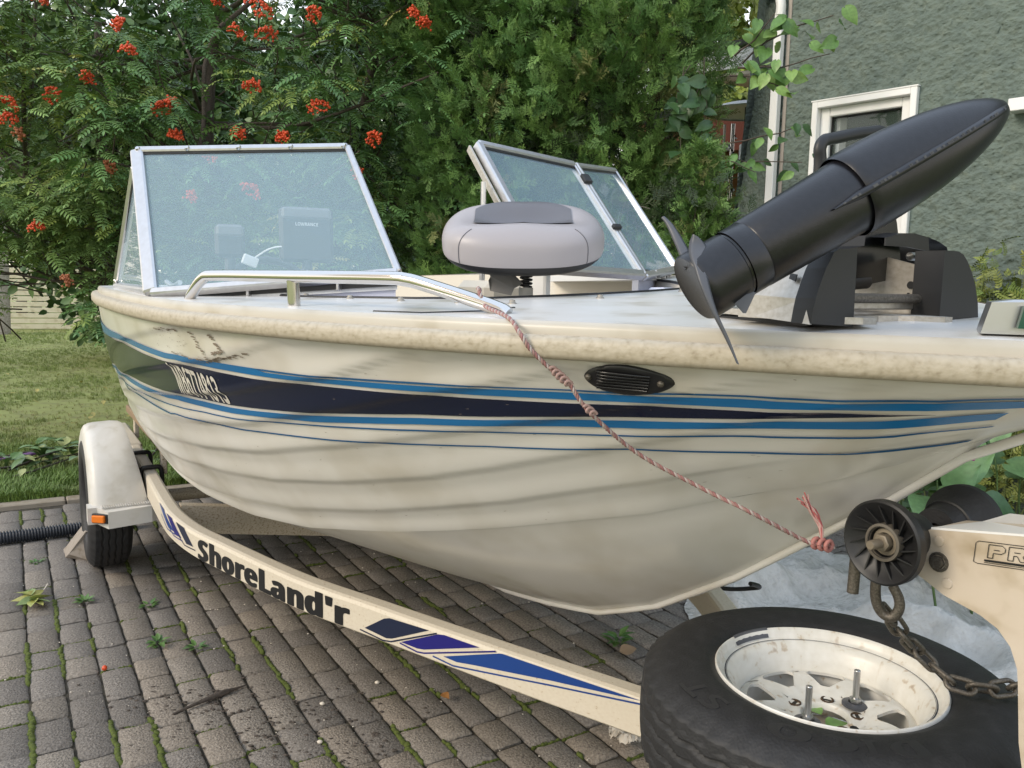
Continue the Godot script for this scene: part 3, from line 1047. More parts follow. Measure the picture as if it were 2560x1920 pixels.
func cedar_bush(o: Node3D, c: Vector3, r: float, ht: float, n_boughs: int, meshes: Array, sc: float, fill: int) -> void:
	var xf := [[], []]
	var cs := [[], []]
	var nz := FastNoiseLite.new()
	nz.seed = int(c.x * 100) + 3
	nz.frequency = 1.1
	var tw := MB.new()
	for i in n_boughs:
		var y := ht * pow(rng.randf(), 0.9)
		var an := rng.randf() * TAU
		if sin(an) < -0.35: an = -an
		var taper := pow(maxf(0.03, 1.0 - y / ht), 0.55) if ht < 3.0 else clampf(1.15 - 0.32 * y / ht - 0.4 * exp(-y * 2.0), 0.2, 1.0)
		var rad := r * taper * (1.0 + 0.30 * nz.get_noise_2d(an * 2.0, y * 1.3)) * rng.randf_range(0.78, 1.05)
		if ht > 6.1: rad *= lerpf(0.74, 1.0, smoothstep(2.1, 3.0, y))
		var out := Vector3(cos(an), 0, sin(an))
		var tip := c + out * rad + Vector3.UP * (y + 0.15)
		var tone := Color(0.10, 0.21, 0.055).lerp(Color(0.18, 0.31, 0.075), rng.randf())
		if rng.randf() < 0.06: tone = Color(0.17, 0.19, 0.06)
		if rng.randf() < 0.25: branch(tw, c + out * rad * 0.25 + Vector3.UP * (y - 0.1), tip, 0.008, 0.004, 0.06, 4)
		for k in 20:
			var f := float(k) / 20.0
			var pos := tip - out * f * 0.26 * sc + Vector3.UP * (-0.10 * f * sc) + rand_dir() * 0.07 * sc
			var dir := (out * rng.randf_range(0.4, 1.0) + Vector3.UP * rng.randf_range(-0.15, 1.0) + rand_dir() * 0.65)
			var w := rng.randi() % 2
			xf[w].append(Transform3D(look(dir, rand_dir() + out * 0.8).scaled(Vector3.ONE * rng.randf_range(0.8, 1.25) * sc), pos))
			cs[w].append(tone * rng.randf_range(0.8, 1.25))
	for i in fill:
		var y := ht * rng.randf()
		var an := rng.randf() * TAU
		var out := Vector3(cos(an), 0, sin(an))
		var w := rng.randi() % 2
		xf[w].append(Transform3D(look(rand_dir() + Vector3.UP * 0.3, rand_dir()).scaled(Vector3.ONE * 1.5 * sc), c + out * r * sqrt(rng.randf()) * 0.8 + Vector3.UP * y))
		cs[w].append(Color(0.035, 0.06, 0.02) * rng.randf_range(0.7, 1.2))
	for w in 2:
		scatter(o, "foliage", meshes[w], M.needle, xf[w], cs[w])
	part(o, "twigs", tw, M.bark, "stuff")

func cedars() -> void:
	var ms := [cedar_spray(1), cedar_spray(2)]
	var trunk_mat := tex(mat(Color.WHITE, 0.9), noise_tex(0.05, 40, [[0.0, lin(0.03, 0.016, 0.01)], [1.0, lin(0.14, 0.07, 0.045)]]), 5.0)
	var spec := [[Vector3(-0.1, 0, -7.3), 0.95, 6.0, 560, "tall dense cedar hedge tree on the left, beside the rowan"], [Vector3(0.74, 0, -6.95), 0.96, 6.2, 600, "tall bright cedar hedge tree on the right, beside the green house"]]
	for e in spec:
		var o := thing("cedar_tree", e[4], "tree", e[0], "cedar hedge trees")
		for k in 3:
			var t := MB.new()
			branch(t, e[0] + Vector3(k * 0.14 - 0.1, 0, 0.1 * k), e[0] + Vector3(k * 0.3 - 0.25, 5.6, rng.randfn() * 0.1), 0.075, 0.03, 0.03, 8)
			part(o, "trunk", t, trunk_mat)
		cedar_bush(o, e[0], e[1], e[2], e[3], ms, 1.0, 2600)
	var s := thing("small_cedar_bush", "small bright green cedar bush in front of the corner, behind the propeller", "bush", Vector3(1.15, 0, -5.35))
	var t2 := MB.new()
	branch(t2, Vector3(1.15, 0, -5.35), Vector3(1.12, 2.1, -5.35), 0.03, 0.008, 0.02, 6)
	part(s, "trunk", t2, trunk_mat)
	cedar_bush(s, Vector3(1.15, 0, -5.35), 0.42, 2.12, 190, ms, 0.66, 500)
	# bare tangled twigs between the bushes
	var tg := thing("bare_twigs", "tangle of bare grey twigs beside the small cedar bush", "twigs", Vector3(0.75, 1.7, -5.7))
	var tm := MB.new()
	for i in 26:
		var a := Vector3(0.78 + rng.randfn() * 0.06, 1.62 + rng.randfn() * 0.12, -5.75)
		branch(tm, a, a + Vector3(rng.randfn() * 0.16, rng.randf_range(0.0, 0.3), 0.1 + rng.randfn() * 0.1), 0.004, 0.002, 0.2, 5)
	part(tg, "twig", tm, mat(lin(0.2, 0.17, 0.15), 0.8), "stuff")

func leaf_parts(o: Node3D, mesh: Mesh, spots: Array, sc: float, greens: Array, droop: float, fixed := Vector3(0, 0, 1)) -> void:
	for p in spots:
		var b := MeshInstance3D.new()
		b.name = "leaf"
		b.mesh = mesh
		b.material_override = greens[rng.randi() % greens.size()]
		o.add_child(b, true)
		var dir := Vector3(rng.randfn(), -droop + rng.randfn() * 0.35, rng.randfn() * 0.5 + 0.2)
		b.transform = Transform3D(look(dir, fixed + rand_dir() * 0.5 + Vector3.UP * 0.4).scaled(Vector3.ONE * sc * rng.randf_range(0.75, 1.2)), p - o.position)

func leaf_mat(c: Color) -> StandardMaterial3D:
	var m := tex(mat(Color.WHITE, 0.45), noise_tex(0.03, int(c.g * 1000.0), [[0.0, (c * 0.75).linear_to_srgb()], [0.6, c.linear_to_srgb()], [1.0, (c * 1.25).linear_to_srgb()]], 256, 3), 5.0)
	m.backlight_enabled = true
	m.backlight = Color(0.2, 0.26, 0.08)
	return m

func climbers() -> void:
	var bright := [leaf_mat(Color(0.15, 0.27, 0.07)), leaf_mat(Color(0.11, 0.22, 0.055)), leaf_mat(Color(0.20, 0.32, 0.08))]
	var dark := [leaf_mat(Color(0.035, 0.085, 0.028)), leaf_mat(Color(0.05, 0.11, 0.035))]
	var lf := broad_leaf(0.105, 0.082, true, 3)
	var u := thing("leafy_branch", "upper leafy branch with broad bright leaves hanging over the downspout top", "branch", Vector3(1.7, 3.0, -5.5), "leafy branches over the downspout")
	var st := MB.new()
	var sp := []
	for e in [[Vector3(1.45, 2.85, -5.6), Vector3(1.95, 3.1, -5.4)], [Vector3(1.4, 2.9, -5.6), Vector3(1.6, 3.12, -5.45)], [Vector3(1.4, 2.8, -5.5), Vector3(1.93, 2.86, -5.36)], [Vector3(1.35, 2.75, -5.5), Vector3(1.66, 2.66, -5.4)]]:
		var pts := branch(st, e[0], e[1], 0.007, 0.003, 0.1, 6)
		for k in range(2, 7):
			for j in 2: sp.append(pts[k] + rand_dir() * Vector3(0.09, 0.085, 0.06))
	part(u, "stem", st, M.bark)
	leaf_parts(u, lf, sp, 1.0, bright, 0.6)
	var w := thing("leafy_branch", "lower leafy branch with pointed green leaves across the downspout middle", "branch", Vector3(1.6, 2.3, -5.5), "leafy branches over the downspout")
	st = MB.new()
	sp = []
	for e in [[Vector3(1.25, 2.32, -5.7), Vector3(1.78, 2.42, -5.36)], [Vector3(1.3, 2.32, -5.7), Vector3(1.80, 2.2, -5.36)], [Vector3(1.3, 2.32, -5.7), Vector3(1.52, 2.14, -5.4)]]:
		var pts := branch(st, e[0], e[1], 0.006, 0.003, 0.12, 6)
		for k in range(2, 7):
			for j in 2: sp.append(pts[k] + rand_dir() * Vector3(0.09, 0.07, 0.06))
	part(w, "stem", st, M.bark)
	leaf_parts(w, broad_leaf(0.10, 0.058, false, 4), sp, 1.0, [bright[1], dark[1], bright[0]], 0.5)
	var c := thing("climbing_vine", "dark heart leaved vine hanging down the right cedar", "vine", Vector3(1.3, 2.5, -5.9))
	st = MB.new()
	sp = []
	for i in 5:
		var a := Vector3(1.02 + rng.randf() * 0.3, 2.75 + rng.randf() * 0.25, -5.95)
		var pts := branch(st, a, a + Vector3(rng.randfn() * 0.1, -rng.randf_range(0.3, 0.6), 0.1), 0.004, 0.002, 0.15, 6)
		for k in range(2, 7): sp.append(pts[k] + rand_dir() * 0.05 + Vector3(0, 0, 0.05))
	part(c, "stem", st, M.bark)
	leaf_parts(c, lf, sp, 1.05, dark, 0.7)
	# big leaved plant by the bow
	var g := [leaf_mat(Color(0.17, 0.30, 0.115)), leaf_mat(Color(0.14, 0.265, 0.10)), leaf_mat(Color(0.085, 0.17, 0.07)), leaf_mat(Color(0.20, 0.33, 0.13))]
	var big := broad_leaf(0.16, 0.155, true, 6)
	var bp := thing("bean_plant", "large pale green heart leaved plant under the bow, behind the rollers", "plant", Vector3(1.6, 0, -2.9))
	st = MB.new()
	sp = []
	for i in 26:
		var x := rng.randf_range(1.62, 2.9)
		var a := Vector3(x, 0, -3.15 - rng.randf() * 0.7 + (x - 1.9) * 0.5)
		var ht := rng.randf_range(0.62, 0.98) + maxf(0.0, x - 1.8) * 0.25
		var pts := branch(st, a, a + Vector3(rng.randfn() * 0.08, ht, rng.randfn() * 0.1), 0.006, 0.003, 0.1, 6)
		for k in range(4, 7):
			sp.append(pts[k] + rand_dir() * Vector3(0.09, 0.03, 0.09))
			if k > 3: sp.append(pts[k] + rand_dir() * Vector3(0.1, 0.04, 0.1))
	part(bp, "stem", st, leaf_mat(Color(0.12, 0.2, 0.06)))
	leaf_parts(bp, big, sp, 1.0, g, 0.1, Vector3(0, 0.7, 0.5))
	var fl := MB.new()
	for e in [Vector3(1.62, 0.84, -2.85), Vector3(1.78, 0.9, -2.8), Vector3(1.9, 0.98, -2.8)]:
		fl.sphere(e, Vector3(0.008, 0.013, 0.008), 6, 4)
	part(bp, "flower", fl, mat(lin(0.45, 0.05, 0.3), 0.5))
	# weeds at the foot of the wall
	var wd := thing("weeds", "spindly yellow green weeds growing up the wall beside the motor bracket", "weeds", H(1.35, 0, 0.2))
	st = MB.new()
	var xf := []
	var cs := []
	for i in 46:
		var a := H(rng.randf_range(0.95, 2.0), 0, rng.randf_range(0.1, 0.4))
		var pts := branch(st, a, a + Vector3(rng.randfn() * 0.12, rng.randf_range(1.1, 1.58), rng.randfn() * 0.1), 0.005, 0.002, 0.1, 8)
		for k in range(2, 9):
			for j in 7:
				xf.append(Transform3D(look(rand_dir(), rand_dir()).scaled(Vector3.ONE * rng.randf_range(0.3, 0.7)), pts[k] + rand_dir() * 0.09))
				cs.append(Color(0.12, 0.18, 0.045).lerp(Color(0.25, 0.27, 0.06), rng.randf()) * rng.randf_range(0.7, 1.2))
	part(wd, "stem", st, leaf_mat(Color(0.16, 0.2, 0.07)), "stuff")
	scatter(wd, "foliage", pinnate_leaf(77), M.leaf, xf, cs)

func backdrop() -> void:
	# birch trunk at the far left
	var b := thing("birch_tree", "grey white birch trunk at the left edge of the lawn", "tree", Vector3(-11.4, 0, -18.5))
	var bm := MB.new()
	bm.tube(smooth_path([Vector3(-11.42, -0.05, -18.5), Vector3(-11.38, 1.6, -18.5), Vector3(-11.4, 3.2, -18.5), Vector3(-11.25, 4.6, -18.6), Vector3(-11.4, 6.4, -18.6), Vector3(-11.6, 9.5, -18.7)], 4), 0.17, 10)
	part(b, "trunk", bm, M.birch)
	bm = MB.new()
	bm.tube(smooth_path([Vector3(-11.3, 3.6, -18.5), Vector3(-10.9, 4.2, -18.5), Vector3(-10.7, 5.6, -18.5)], 4), 0.06, 8)
	part(b, "branch", bm, M.birch)
	var cl := [clump_leaf(1), clump_leaf(2)]
	var spec := [
		[Vector3(-16, 0, -27), 4.6, 9.0, 2300, 0.1, "leafy garden tree far left beyond the cream fence"],
		[Vector3(-9, 0, -29), 4.4, 10.0, 2300, 0.3, "leafy tree beyond the cream fence, behind the stern"],
		[Vector3(-1.5, 0, -24), 4.6, 10.0, 1700, 0.2, "dark leafy tree far behind the gap between rowan and cedar"],
		[Vector3(-6.0, 0, -13.6), 2.4, 6.4, 1900, 0.0, "dark shrubby tree behind the left half of the rowan"],
		[Vector3(-1.6, 0, -11.8), 2.1, 5.6, 2300, 0.0, "dark shrubby tree behind the windshield, between rowan and cedar"],
		[Vector3(3.4, 0, -17), 2.8, 8.0, 2200, 1.0, "sunny yellow green tree behind the porch roof"],
		[Vector3(8, 0, -25), 4.0, 9.0, 900, 0.3, "leafy tree hidden behind the green house"]]
	for e in spec:
		var o := thing("background_tree", e[5], "tree", e[0], "background trees")
		var c: Vector3 = e[0]
		var t := MB.new()
		branch(t, c, c + Vector3(0.2, e[2] * 0.75, 0), 0.16, 0.05, 0.03, 6)
		for k in 7:
			branch(t, c + Vector3.UP * e[2] * (0.25 + 0.06 * k), c + Vector3(rng.randfn() * 0.6, e[2] * (0.4 + 0.07 * k), rng.randfn() * 0.5) * Vector3(1, 1, 1) + Vector3(rng.randfn() * e[1] * 0.5, 0, 0), 0.06, 0.02, 0.1, 5)
		part(o, "trunk", t, M.bark)
		var xf := [[], []]
		var cs := [[], []]
		var nz := FastNoiseLite.new()
		nz.seed = int(absf(c.x * 10))
		nz.frequency = 2.2 / e[1]
		for i in e[3]:
			var d := rand_dir()
			var p: Vector3 = c + Vector3.UP * e[2] * 0.54 + d * Vector3(e[1], e[2] * 0.5, e[1] * 0.8) * pow(rng.randf(), 0.4)
			if nz.get_noise_3d(p.x, p.y, p.z) < -0.12: continue
			if p.y < 0.35: continue
			var k := rng.randi() % 2
			xf[k].append(Transform3D(look(rand_dir(), rand_dir()).scaled(Vector3.ONE * rng.randf_range(1.3, 2.3) * (e[1] / 3.0 + 0.25)), p))
			cs[k].append(Color(0.075, 0.14, 0.04).lerp(Color(0.32, 0.38, 0.08), e[4] * rng.randf_range(0.5, 1.0)) * rng.randf_range(0.75, 1.25))
		for k in 2:
			scatter(o, "crown", cl[k], M.leaf, xf[k], cs[k])

const STRIPE := {
	"thin_top0": [Vector2(0.710,0.152), Vector2(0.744,0.159), Vector2(0.801,0.157), Vector2(0.830,0.161), Vector2(0.860,0.158), Vector2(0.875,0.161), Vector2(0.894,0.155), Vector2(0.911,0.157), Vector2(0.920,0.165), Vector2(0.934,0.173), Vector2(0.947,0.158), Vector2(0.956,0.158), Vector2(0.968,0.122), Vector2(0.975,0.105)],
	"thin_top1": [Vector2(0.709,0.160), Vector2(0.744,0.167), Vector2(0.801,0.167), Vector2(0.829,0.168), Vector2(0.860,0.166), Vector2(0.875,0.172), Vector2(0.894,0.166), Vector2(0.912,0.170), Vector2(0.920,0.180), Vector2(0.935,0.189), Vector2(0.948,0.176), Vector2(0.957,0.176), Vector2(0.969,0.139), Vector2(0.975,0.125)],
	"up0": [Vector2(0.398,0.123), Vector2(0.495,0.120), Vector2(0.562,0.135), Vector2(0.606,0.141), Vector2(0.622,0.137), Vector2(0.659,0.142), Vector2(0.702,0.152), Vector2(0.709,0.165), Vector2(0.744,0.171), Vector2(0.801,0.174), Vector2(0.829,0.175), Vector2(0.859,0.175), Vector2(0.882,0.178), Vector2(0.912,0.183), Vector2(0.921,0.197), Vector2(0.935,0.204), Vector2(0.948,0.188), Vector2(0.957,0.188), Vector2(0.969,0.159), Vector2(0.976,0.147)],
	"up1": [Vector2(0.000,0.286), Vector2(0.487,0.151), Vector2(0.558,0.163), Vector2(0.603,0.167), Vector2(0.619,0.163), Vector2(0.656,0.170), Vector2(0.700,0.183), Vector2(0.743,0.192), Vector2(0.800,0.202), Vector2(0.829,0.209), Vector2(0.859,0.213), Vector2(0.882,0.217), Vector2(0.912,0.241), Vector2(0.921,0.251), Vector2(0.936,0.253), Vector2(0.949,0.254), Vector2(0.958,0.261), Vector2(0.971,0.242), Vector2(0.976,0.228)],
	"nv0": [Vector2(0.401,0.168), Vector2(0.483,0.165), Vector2(0.555,0.179), Vector2(0.601,0.182), Vector2(0.616,0.181), Vector2(0.654,0.184), Vector2(0.699,0.200), Vector2(0.742,0.206), Vector2(0.799,0.218), Vector2(0.828,0.227), Vector2(0.859,0.234), Vector2(0.882,0.234), Vector2(0.912,0.263), Vector2(0.921,0.277), Vector2(0.936,0.277), Vector2(0.950,0.295), Vector2(0.959,0.302)],
	"nv1": [Vector2(0.021,0.549), Vector2(0.434,0.366), Vector2(0.518,0.352), Vector2(0.575,0.344), Vector2(0.594,0.337), Vector2(0.637,0.337), Vector2(0.686,0.344), Vector2(0.733,0.342), Vector2(0.796,0.320), Vector2(0.826,0.320), Vector2(0.858,0.311), Vector2(0.882,0.306), Vector2(0.913,0.322), Vector2(0.922,0.322), Vector2(0.937,0.316), Vector2(0.950,0.307), Vector2(0.959,0.304)],
	"lo0": [Vector2(0.032,0.563), Vector2(0.426,0.382), Vector2(0.515,0.367), Vector2(0.572,0.361), Vector2(0.592,0.350), Vector2(0.635,0.349), Vector2(0.685,0.357), Vector2(0.732,0.355), Vector2(0.795,0.338), Vector2(0.826,0.338), Vector2(0.858,0.328), Vector2(0.882,0.329), Vector2(0.913,0.350), Vector2(0.922,0.345), Vector2(0.937,0.351), Vector2(0.951,0.349), Vector2(0.960,0.332), Vector2(0.973,0.295), Vector2(0.977,0.292)],
	"lo1": [Vector2(0.000,0.608), Vector2(0.409,0.413), Vector2(0.508,0.392), Vector2(0.567,0.387), Vector2(0.587,0.377), Vector2(0.631,0.378), Vector2(0.683,0.382), Vector2(0.730,0.387), Vector2(0.794,0.371), Vector2(0.825,0.372), Vector2(0.857,0.368), Vector2(0.881,0.375), Vector2(0.913,0.394), Vector2(0.923,0.401), Vector2(0.938,0.415), Vector2(0.953,0.430), Vector2(0.962,0.423), Vector2(0.975,0.381), Vector2(0.977,0.384)],
	"t1a": [Vector2(0.094,0.600), Vector2(0.453,0.428), Vector2(0.561,0.419), Vector2(0.580,0.414), Vector2(0.628,0.402), Vector2(0.681,0.404), Vector2(0.729,0.401), Vector2(0.793,0.399), Vector2(0.824,0.402), Vector2(0.857,0.410), Vector2(0.881,0.419), Vector2(0.914,0.445), Vector2(0.923,0.464), Vector2(0.939,0.486), Vector2(0.954,0.510), Vector2(0.964,0.495), Vector2(0.978,0.487)],
	"t1b": [Vector2(0.107,0.600), Vector2(0.450,0.436), Vector2(0.559,0.426), Vector2(0.579,0.420), Vector2(0.627,0.408), Vector2(0.680,0.410), Vector2(0.728,0.408), Vector2(0.792,0.408), Vector2(0.824,0.409), Vector2(0.856,0.418), Vector2(0.881,0.429), Vector2(0.914,0.458), Vector2(0.923,0.480), Vector2(0.939,0.504), Vector2(0.955,0.532), Vector2(0.964,0.515), Vector2(0.978,0.507)],
	"t2a": [Vector2(0.508,0.459), Vector2(0.563,0.467), Vector2(0.572,0.459), Vector2(0.621,0.452), Vector2(0.675,0.459), Vector2(0.821,0.482), Vector2(0.855,0.501), Vector2(0.881,0.507), Vector2(0.914,0.575), Vector2(0.925,0.603), Vector2(0.942,0.651), Vector2(0.958,0.690), Vector2(0.969,0.711), Vector2(0.980,0.744)],
	"t2b": [Vector2(0.506,0.469), Vector2(0.561,0.476), Vector2(0.571,0.466), Vector2(0.619,0.460), Vector2(0.674,0.466), Vector2(0.821,0.490), Vector2(0.855,0.511), Vector2(0.881,0.517), Vector2(0.914,0.589), Vector2(0.925,0.620), Vector2(0.942,0.667), Vector2(0.958,0.717), Vector2(0.969,0.743), Vector2(0.981,0.788)]}
const SH := [Vector2(-5.1, 1.29), Vector2(-4, 1.306), Vector2(-3.3, 1.311), Vector2(-2.8, 1.309), Vector2(-2.4, 1.302), Vector2(-2.1, 1.297), Vector2(-1.5, 1.297), Vector2(-1, 1.299), Vector2(-0.6, 1.298), Vector2(-0.42, 1.296)]
const CH := [Vector2(-5.1, 0.65), Vector2(-3.9, 0.684), Vector2(-3.2, 0.689), Vector2(-2.84, 0.692), Vector2(-2.45, 0.711), Vector2(-2.14, 0.747), Vector2(-2, 0.775), Vector2(-1.8, 0.815), Vector2(-1.62, 0.859), Vector2(-1.46, 0.902), Vector2(-1.16, 0.992), Vector2(-1, 1.056), Vector2(-0.876, 1.1), Vector2(-0.76, 1.155), Vector2(-0.64, 1.22)]
const KL := [Vector2(-5.1, 0.53), Vector2(-3.2, 0.49), Vector2(-2.6, 0.475), Vector2(-2.26, 0.478), Vector2(-2.09, 0.488), Vector2(-1.86, 0.53), Vector2(-1.625, 0.585), Vector2(-1.406, 0.678), Vector2(-1.16, 0.83), Vector2(-0.95, 0.985), Vector2(-0.827, 1.075), Vector2(-0.751, 1.137), Vector2(-0.64, 1.228)]
const OB := [Vector2(-5.1, 0.66), Vector2(-3.0, 0.77), Vector2(-2.64, 0.76), Vector2(-2.3, 0.68), Vector2(-2.07, 0.6), Vector2(-1.8, 0.43), Vector2(-1.68, 0.3), Vector2(-1.65, 0.15), Vector2(-1.64, 0.0)]
const LAPS := [[Vector2(0.2, 0.62), Vector2(0.5, 0.30), Vector2(0.677, 0.117), Vector2(0.75, -0.03)], [Vector2(0.1, 0.75), Vector2(0.5, 0.41), Vector2(0.677, 0.27), Vector2(0.756, 0.153), Vector2(0.815, -0.03)], [Vector2(0.0, 0.85), Vector2(0.5, 0.53), Vector2(0.677, 0.42), Vector2(0.76, 0.30), Vector2(0.83, 0.152), Vector2(0.88, -0.03)], [Vector2(0.0, 0.95), Vector2(0.27, 0.83), Vector2(0.55, 0.63), Vector2(0.677, 0.56), Vector2(0.76, 0.48), Vector2(0.824, 0.386), Vector2(0.858, 0.31), Vector2(0.882, 0.229), Vector2(0.911, 0.06), Vector2(0.93, -0.05)], [Vector2(0.0, 1.0), Vector2(0.24, 0.92), Vector2(0.571, 0.745), Vector2(0.644, 0.722), Vector2(0.723, 0.703), Vector2(0.788, 0.66), Vector2(0.825, 0.607), Vector2(0.859, 0.538), Vector2(0.9, 0.42), Vector2(0.93, 0.27), Vector2(0.97, 0.0)], [Vector2(0.0, 1.04), Vector2(0.4, 0.97), Vector2(0.615, 0.889), Vector2(0.734, 0.867), Vector2(0.824, 0.823), Vector2(0.859, 0.78), Vector2(0.891, 0.738), Vector2(0.93, 0.69), Vector2(0.954, 0.633), Vector2(1.0, 0.5)]]

func half(a: float, a0: float, lf: float, bm: float, n: float, tr: float, p: float) -> float:
	var s := (a0 - a) / lf
	if s <= 0.0: return 0.0
	if s < 1.0: return bm * (1.0 - pow(1.0 - s, n))
	var t := (a0 - lf - a) / ((a0 - lf) + 5.1)
	return bm - (bm - tr) * pow(t, p)

func gun(a: float) -> float:
	return half(a, -0.42, 2.6, 0.98, 2.4, 0.80, 1.4)

func deck_h(a: float, b: float) -> float:
	return table(SH, a) + 0.057 + 0.05 * (gun(a) - b)

# surface of the topside: u from stern to stem, v from sheer to chine, side +1 near
func hull(u: float, v: float, side := 1.0, out := 0.0) -> Vector3:
	var sa := lerpf(-5.1, -0.42, u)
	var ca := lerpf(-5.1, -0.64, u)
	var s := Vector3(sa, gun(sa), table(SH, sa))
	var c := Vector3(ca, half(ca, -0.66, 2.6, 0.74, 1.8, 0.68, 2.0), table(CH, ca))
	var p := s.lerp(c, v)
	p.y += 0.14 * v * (1.0 - v) * minf(1.0, (1.0 - u) * 3.0)
	var up := -1.0
	var dn := 2.0
	for L in LAPS:
		var k := table(L, u)
		if u < L[0].x: k += (L[0].x - u) * 1.0
		if k <= v: up = maxf(up, k)
		else: dn = minf(dn, k)
	dn = minf(dn, 1.0)
	if up < 0.0: up = dn - 0.16
	var t := clampf((v - up) / maxf(0.02, dn - up), 0.0, 1.0)
	var o := 0.0075 * smoothstep(0.35, 1.0, t)
	o += 0.0075 * (1.0 - smoothstep(0.0, 0.018, v - up)) * (1.0 if up > 0.0 else 0.0)
	o *= minf(1.0, (1.0 - u) * 8.0)
	p.y += o + out
	if u > 0.9: p.x += out * 2.0 * (u - 0.9) * 5.0
	if side < 0.0:
		p.z += 0.1 * p.y
		p.y = -p.y
	return P(p.x, p.y, p.z)

func stripe_v(e: Array, u: float) -> float:
	return table(e, u)

func ribbon(m: MB, e0: Array, e1: Array, u0: float, u1: float, n: int, k: int) -> void:
	var rows := []
	for i in n + 1:
		var u := lerpf(u0, u1, float(i) / n)
		var v0 := stripe_v(e0, u)
		var v1 := stripe_v(e1, u)
		var row := []
		for j in k + 1: row.append(hull(u, lerpf(v0, v1, float(j) / k), 1.0, 0.003))
		rows.append(row)
	m.grid(rows, P(-2.0, -1.0, 0.9))

func text_mesh(s: String, size: float, bold := 700, depth := 0.002) -> ArrayMesh:
	var tm := TextMesh.new()
	var f := SystemFont.new()
	f.font_names = PackedStringArray(["Droid Sans"])
	f.font_weight = bold
	tm.font = f
	tm.font_size = 64
	tm.pixel_size = size / 64.0
	tm.depth = depth
	tm.curve_step = 2.0
	tm.text = s
	var am := ArrayMesh.new()
	am.add_surface_from_arrays(Mesh.PRIMITIVE_TRIANGLES, tm.get_mesh_arrays())
	return am

# lays a flat text mesh on a surface: f(x, y, z) gives the world point
func wrap_text(am: ArrayMesh, f: Callable) -> MB:
	var m := MB.new()
	var ar := am.surface_get_arrays(0)
	var vs: PackedVector3Array = ar[Mesh.ARRAY_VERTEX]
	var ix: PackedInt32Array = ar[Mesh.ARRAY_INDEX] if ar[Mesh.ARRAY_INDEX] != null else PackedInt32Array()
	if ix.is_empty():
		for i in vs.size(): ix.append(i)
	for i in range(0, ix.size(), 3):
		split_tri(m, f, vs[ix[i]], vs[ix[i + 2]], vs[ix[i + 1]], am.get_aabb().size.y * 0.09)
	return m

func split_tri(m: MB, f: Callable, a: Vector3, b: Vector3, c: Vector3, most: float) -> void:
	var l := [a.distance_to(b), b.distance_to(c), c.distance_to(a)]
	var k := 0 if l[0] >= l[1] and l[0] >= l[2] else (1 if l[1] >= l[2] else 2)
	if l[k] <= most:
		m.t(f.call(a), f.call(b), f.call(c))
	elif k == 0:
		split_tri(m, f, a, (a + b) * 0.5, c, most); split_tri(m, f, (a + b) * 0.5, b, c, most)
	elif k == 1:
		split_tri(m, f, a, b, (b + c) * 0.5, most); split_tri(m, f, a, (b + c) * 0.5, c, most)
	else:
		split_tri(m, f, a, b, (c + a) * 0.5, most); split_tri(m, f, (c + a) * 0.5, b, c, most)

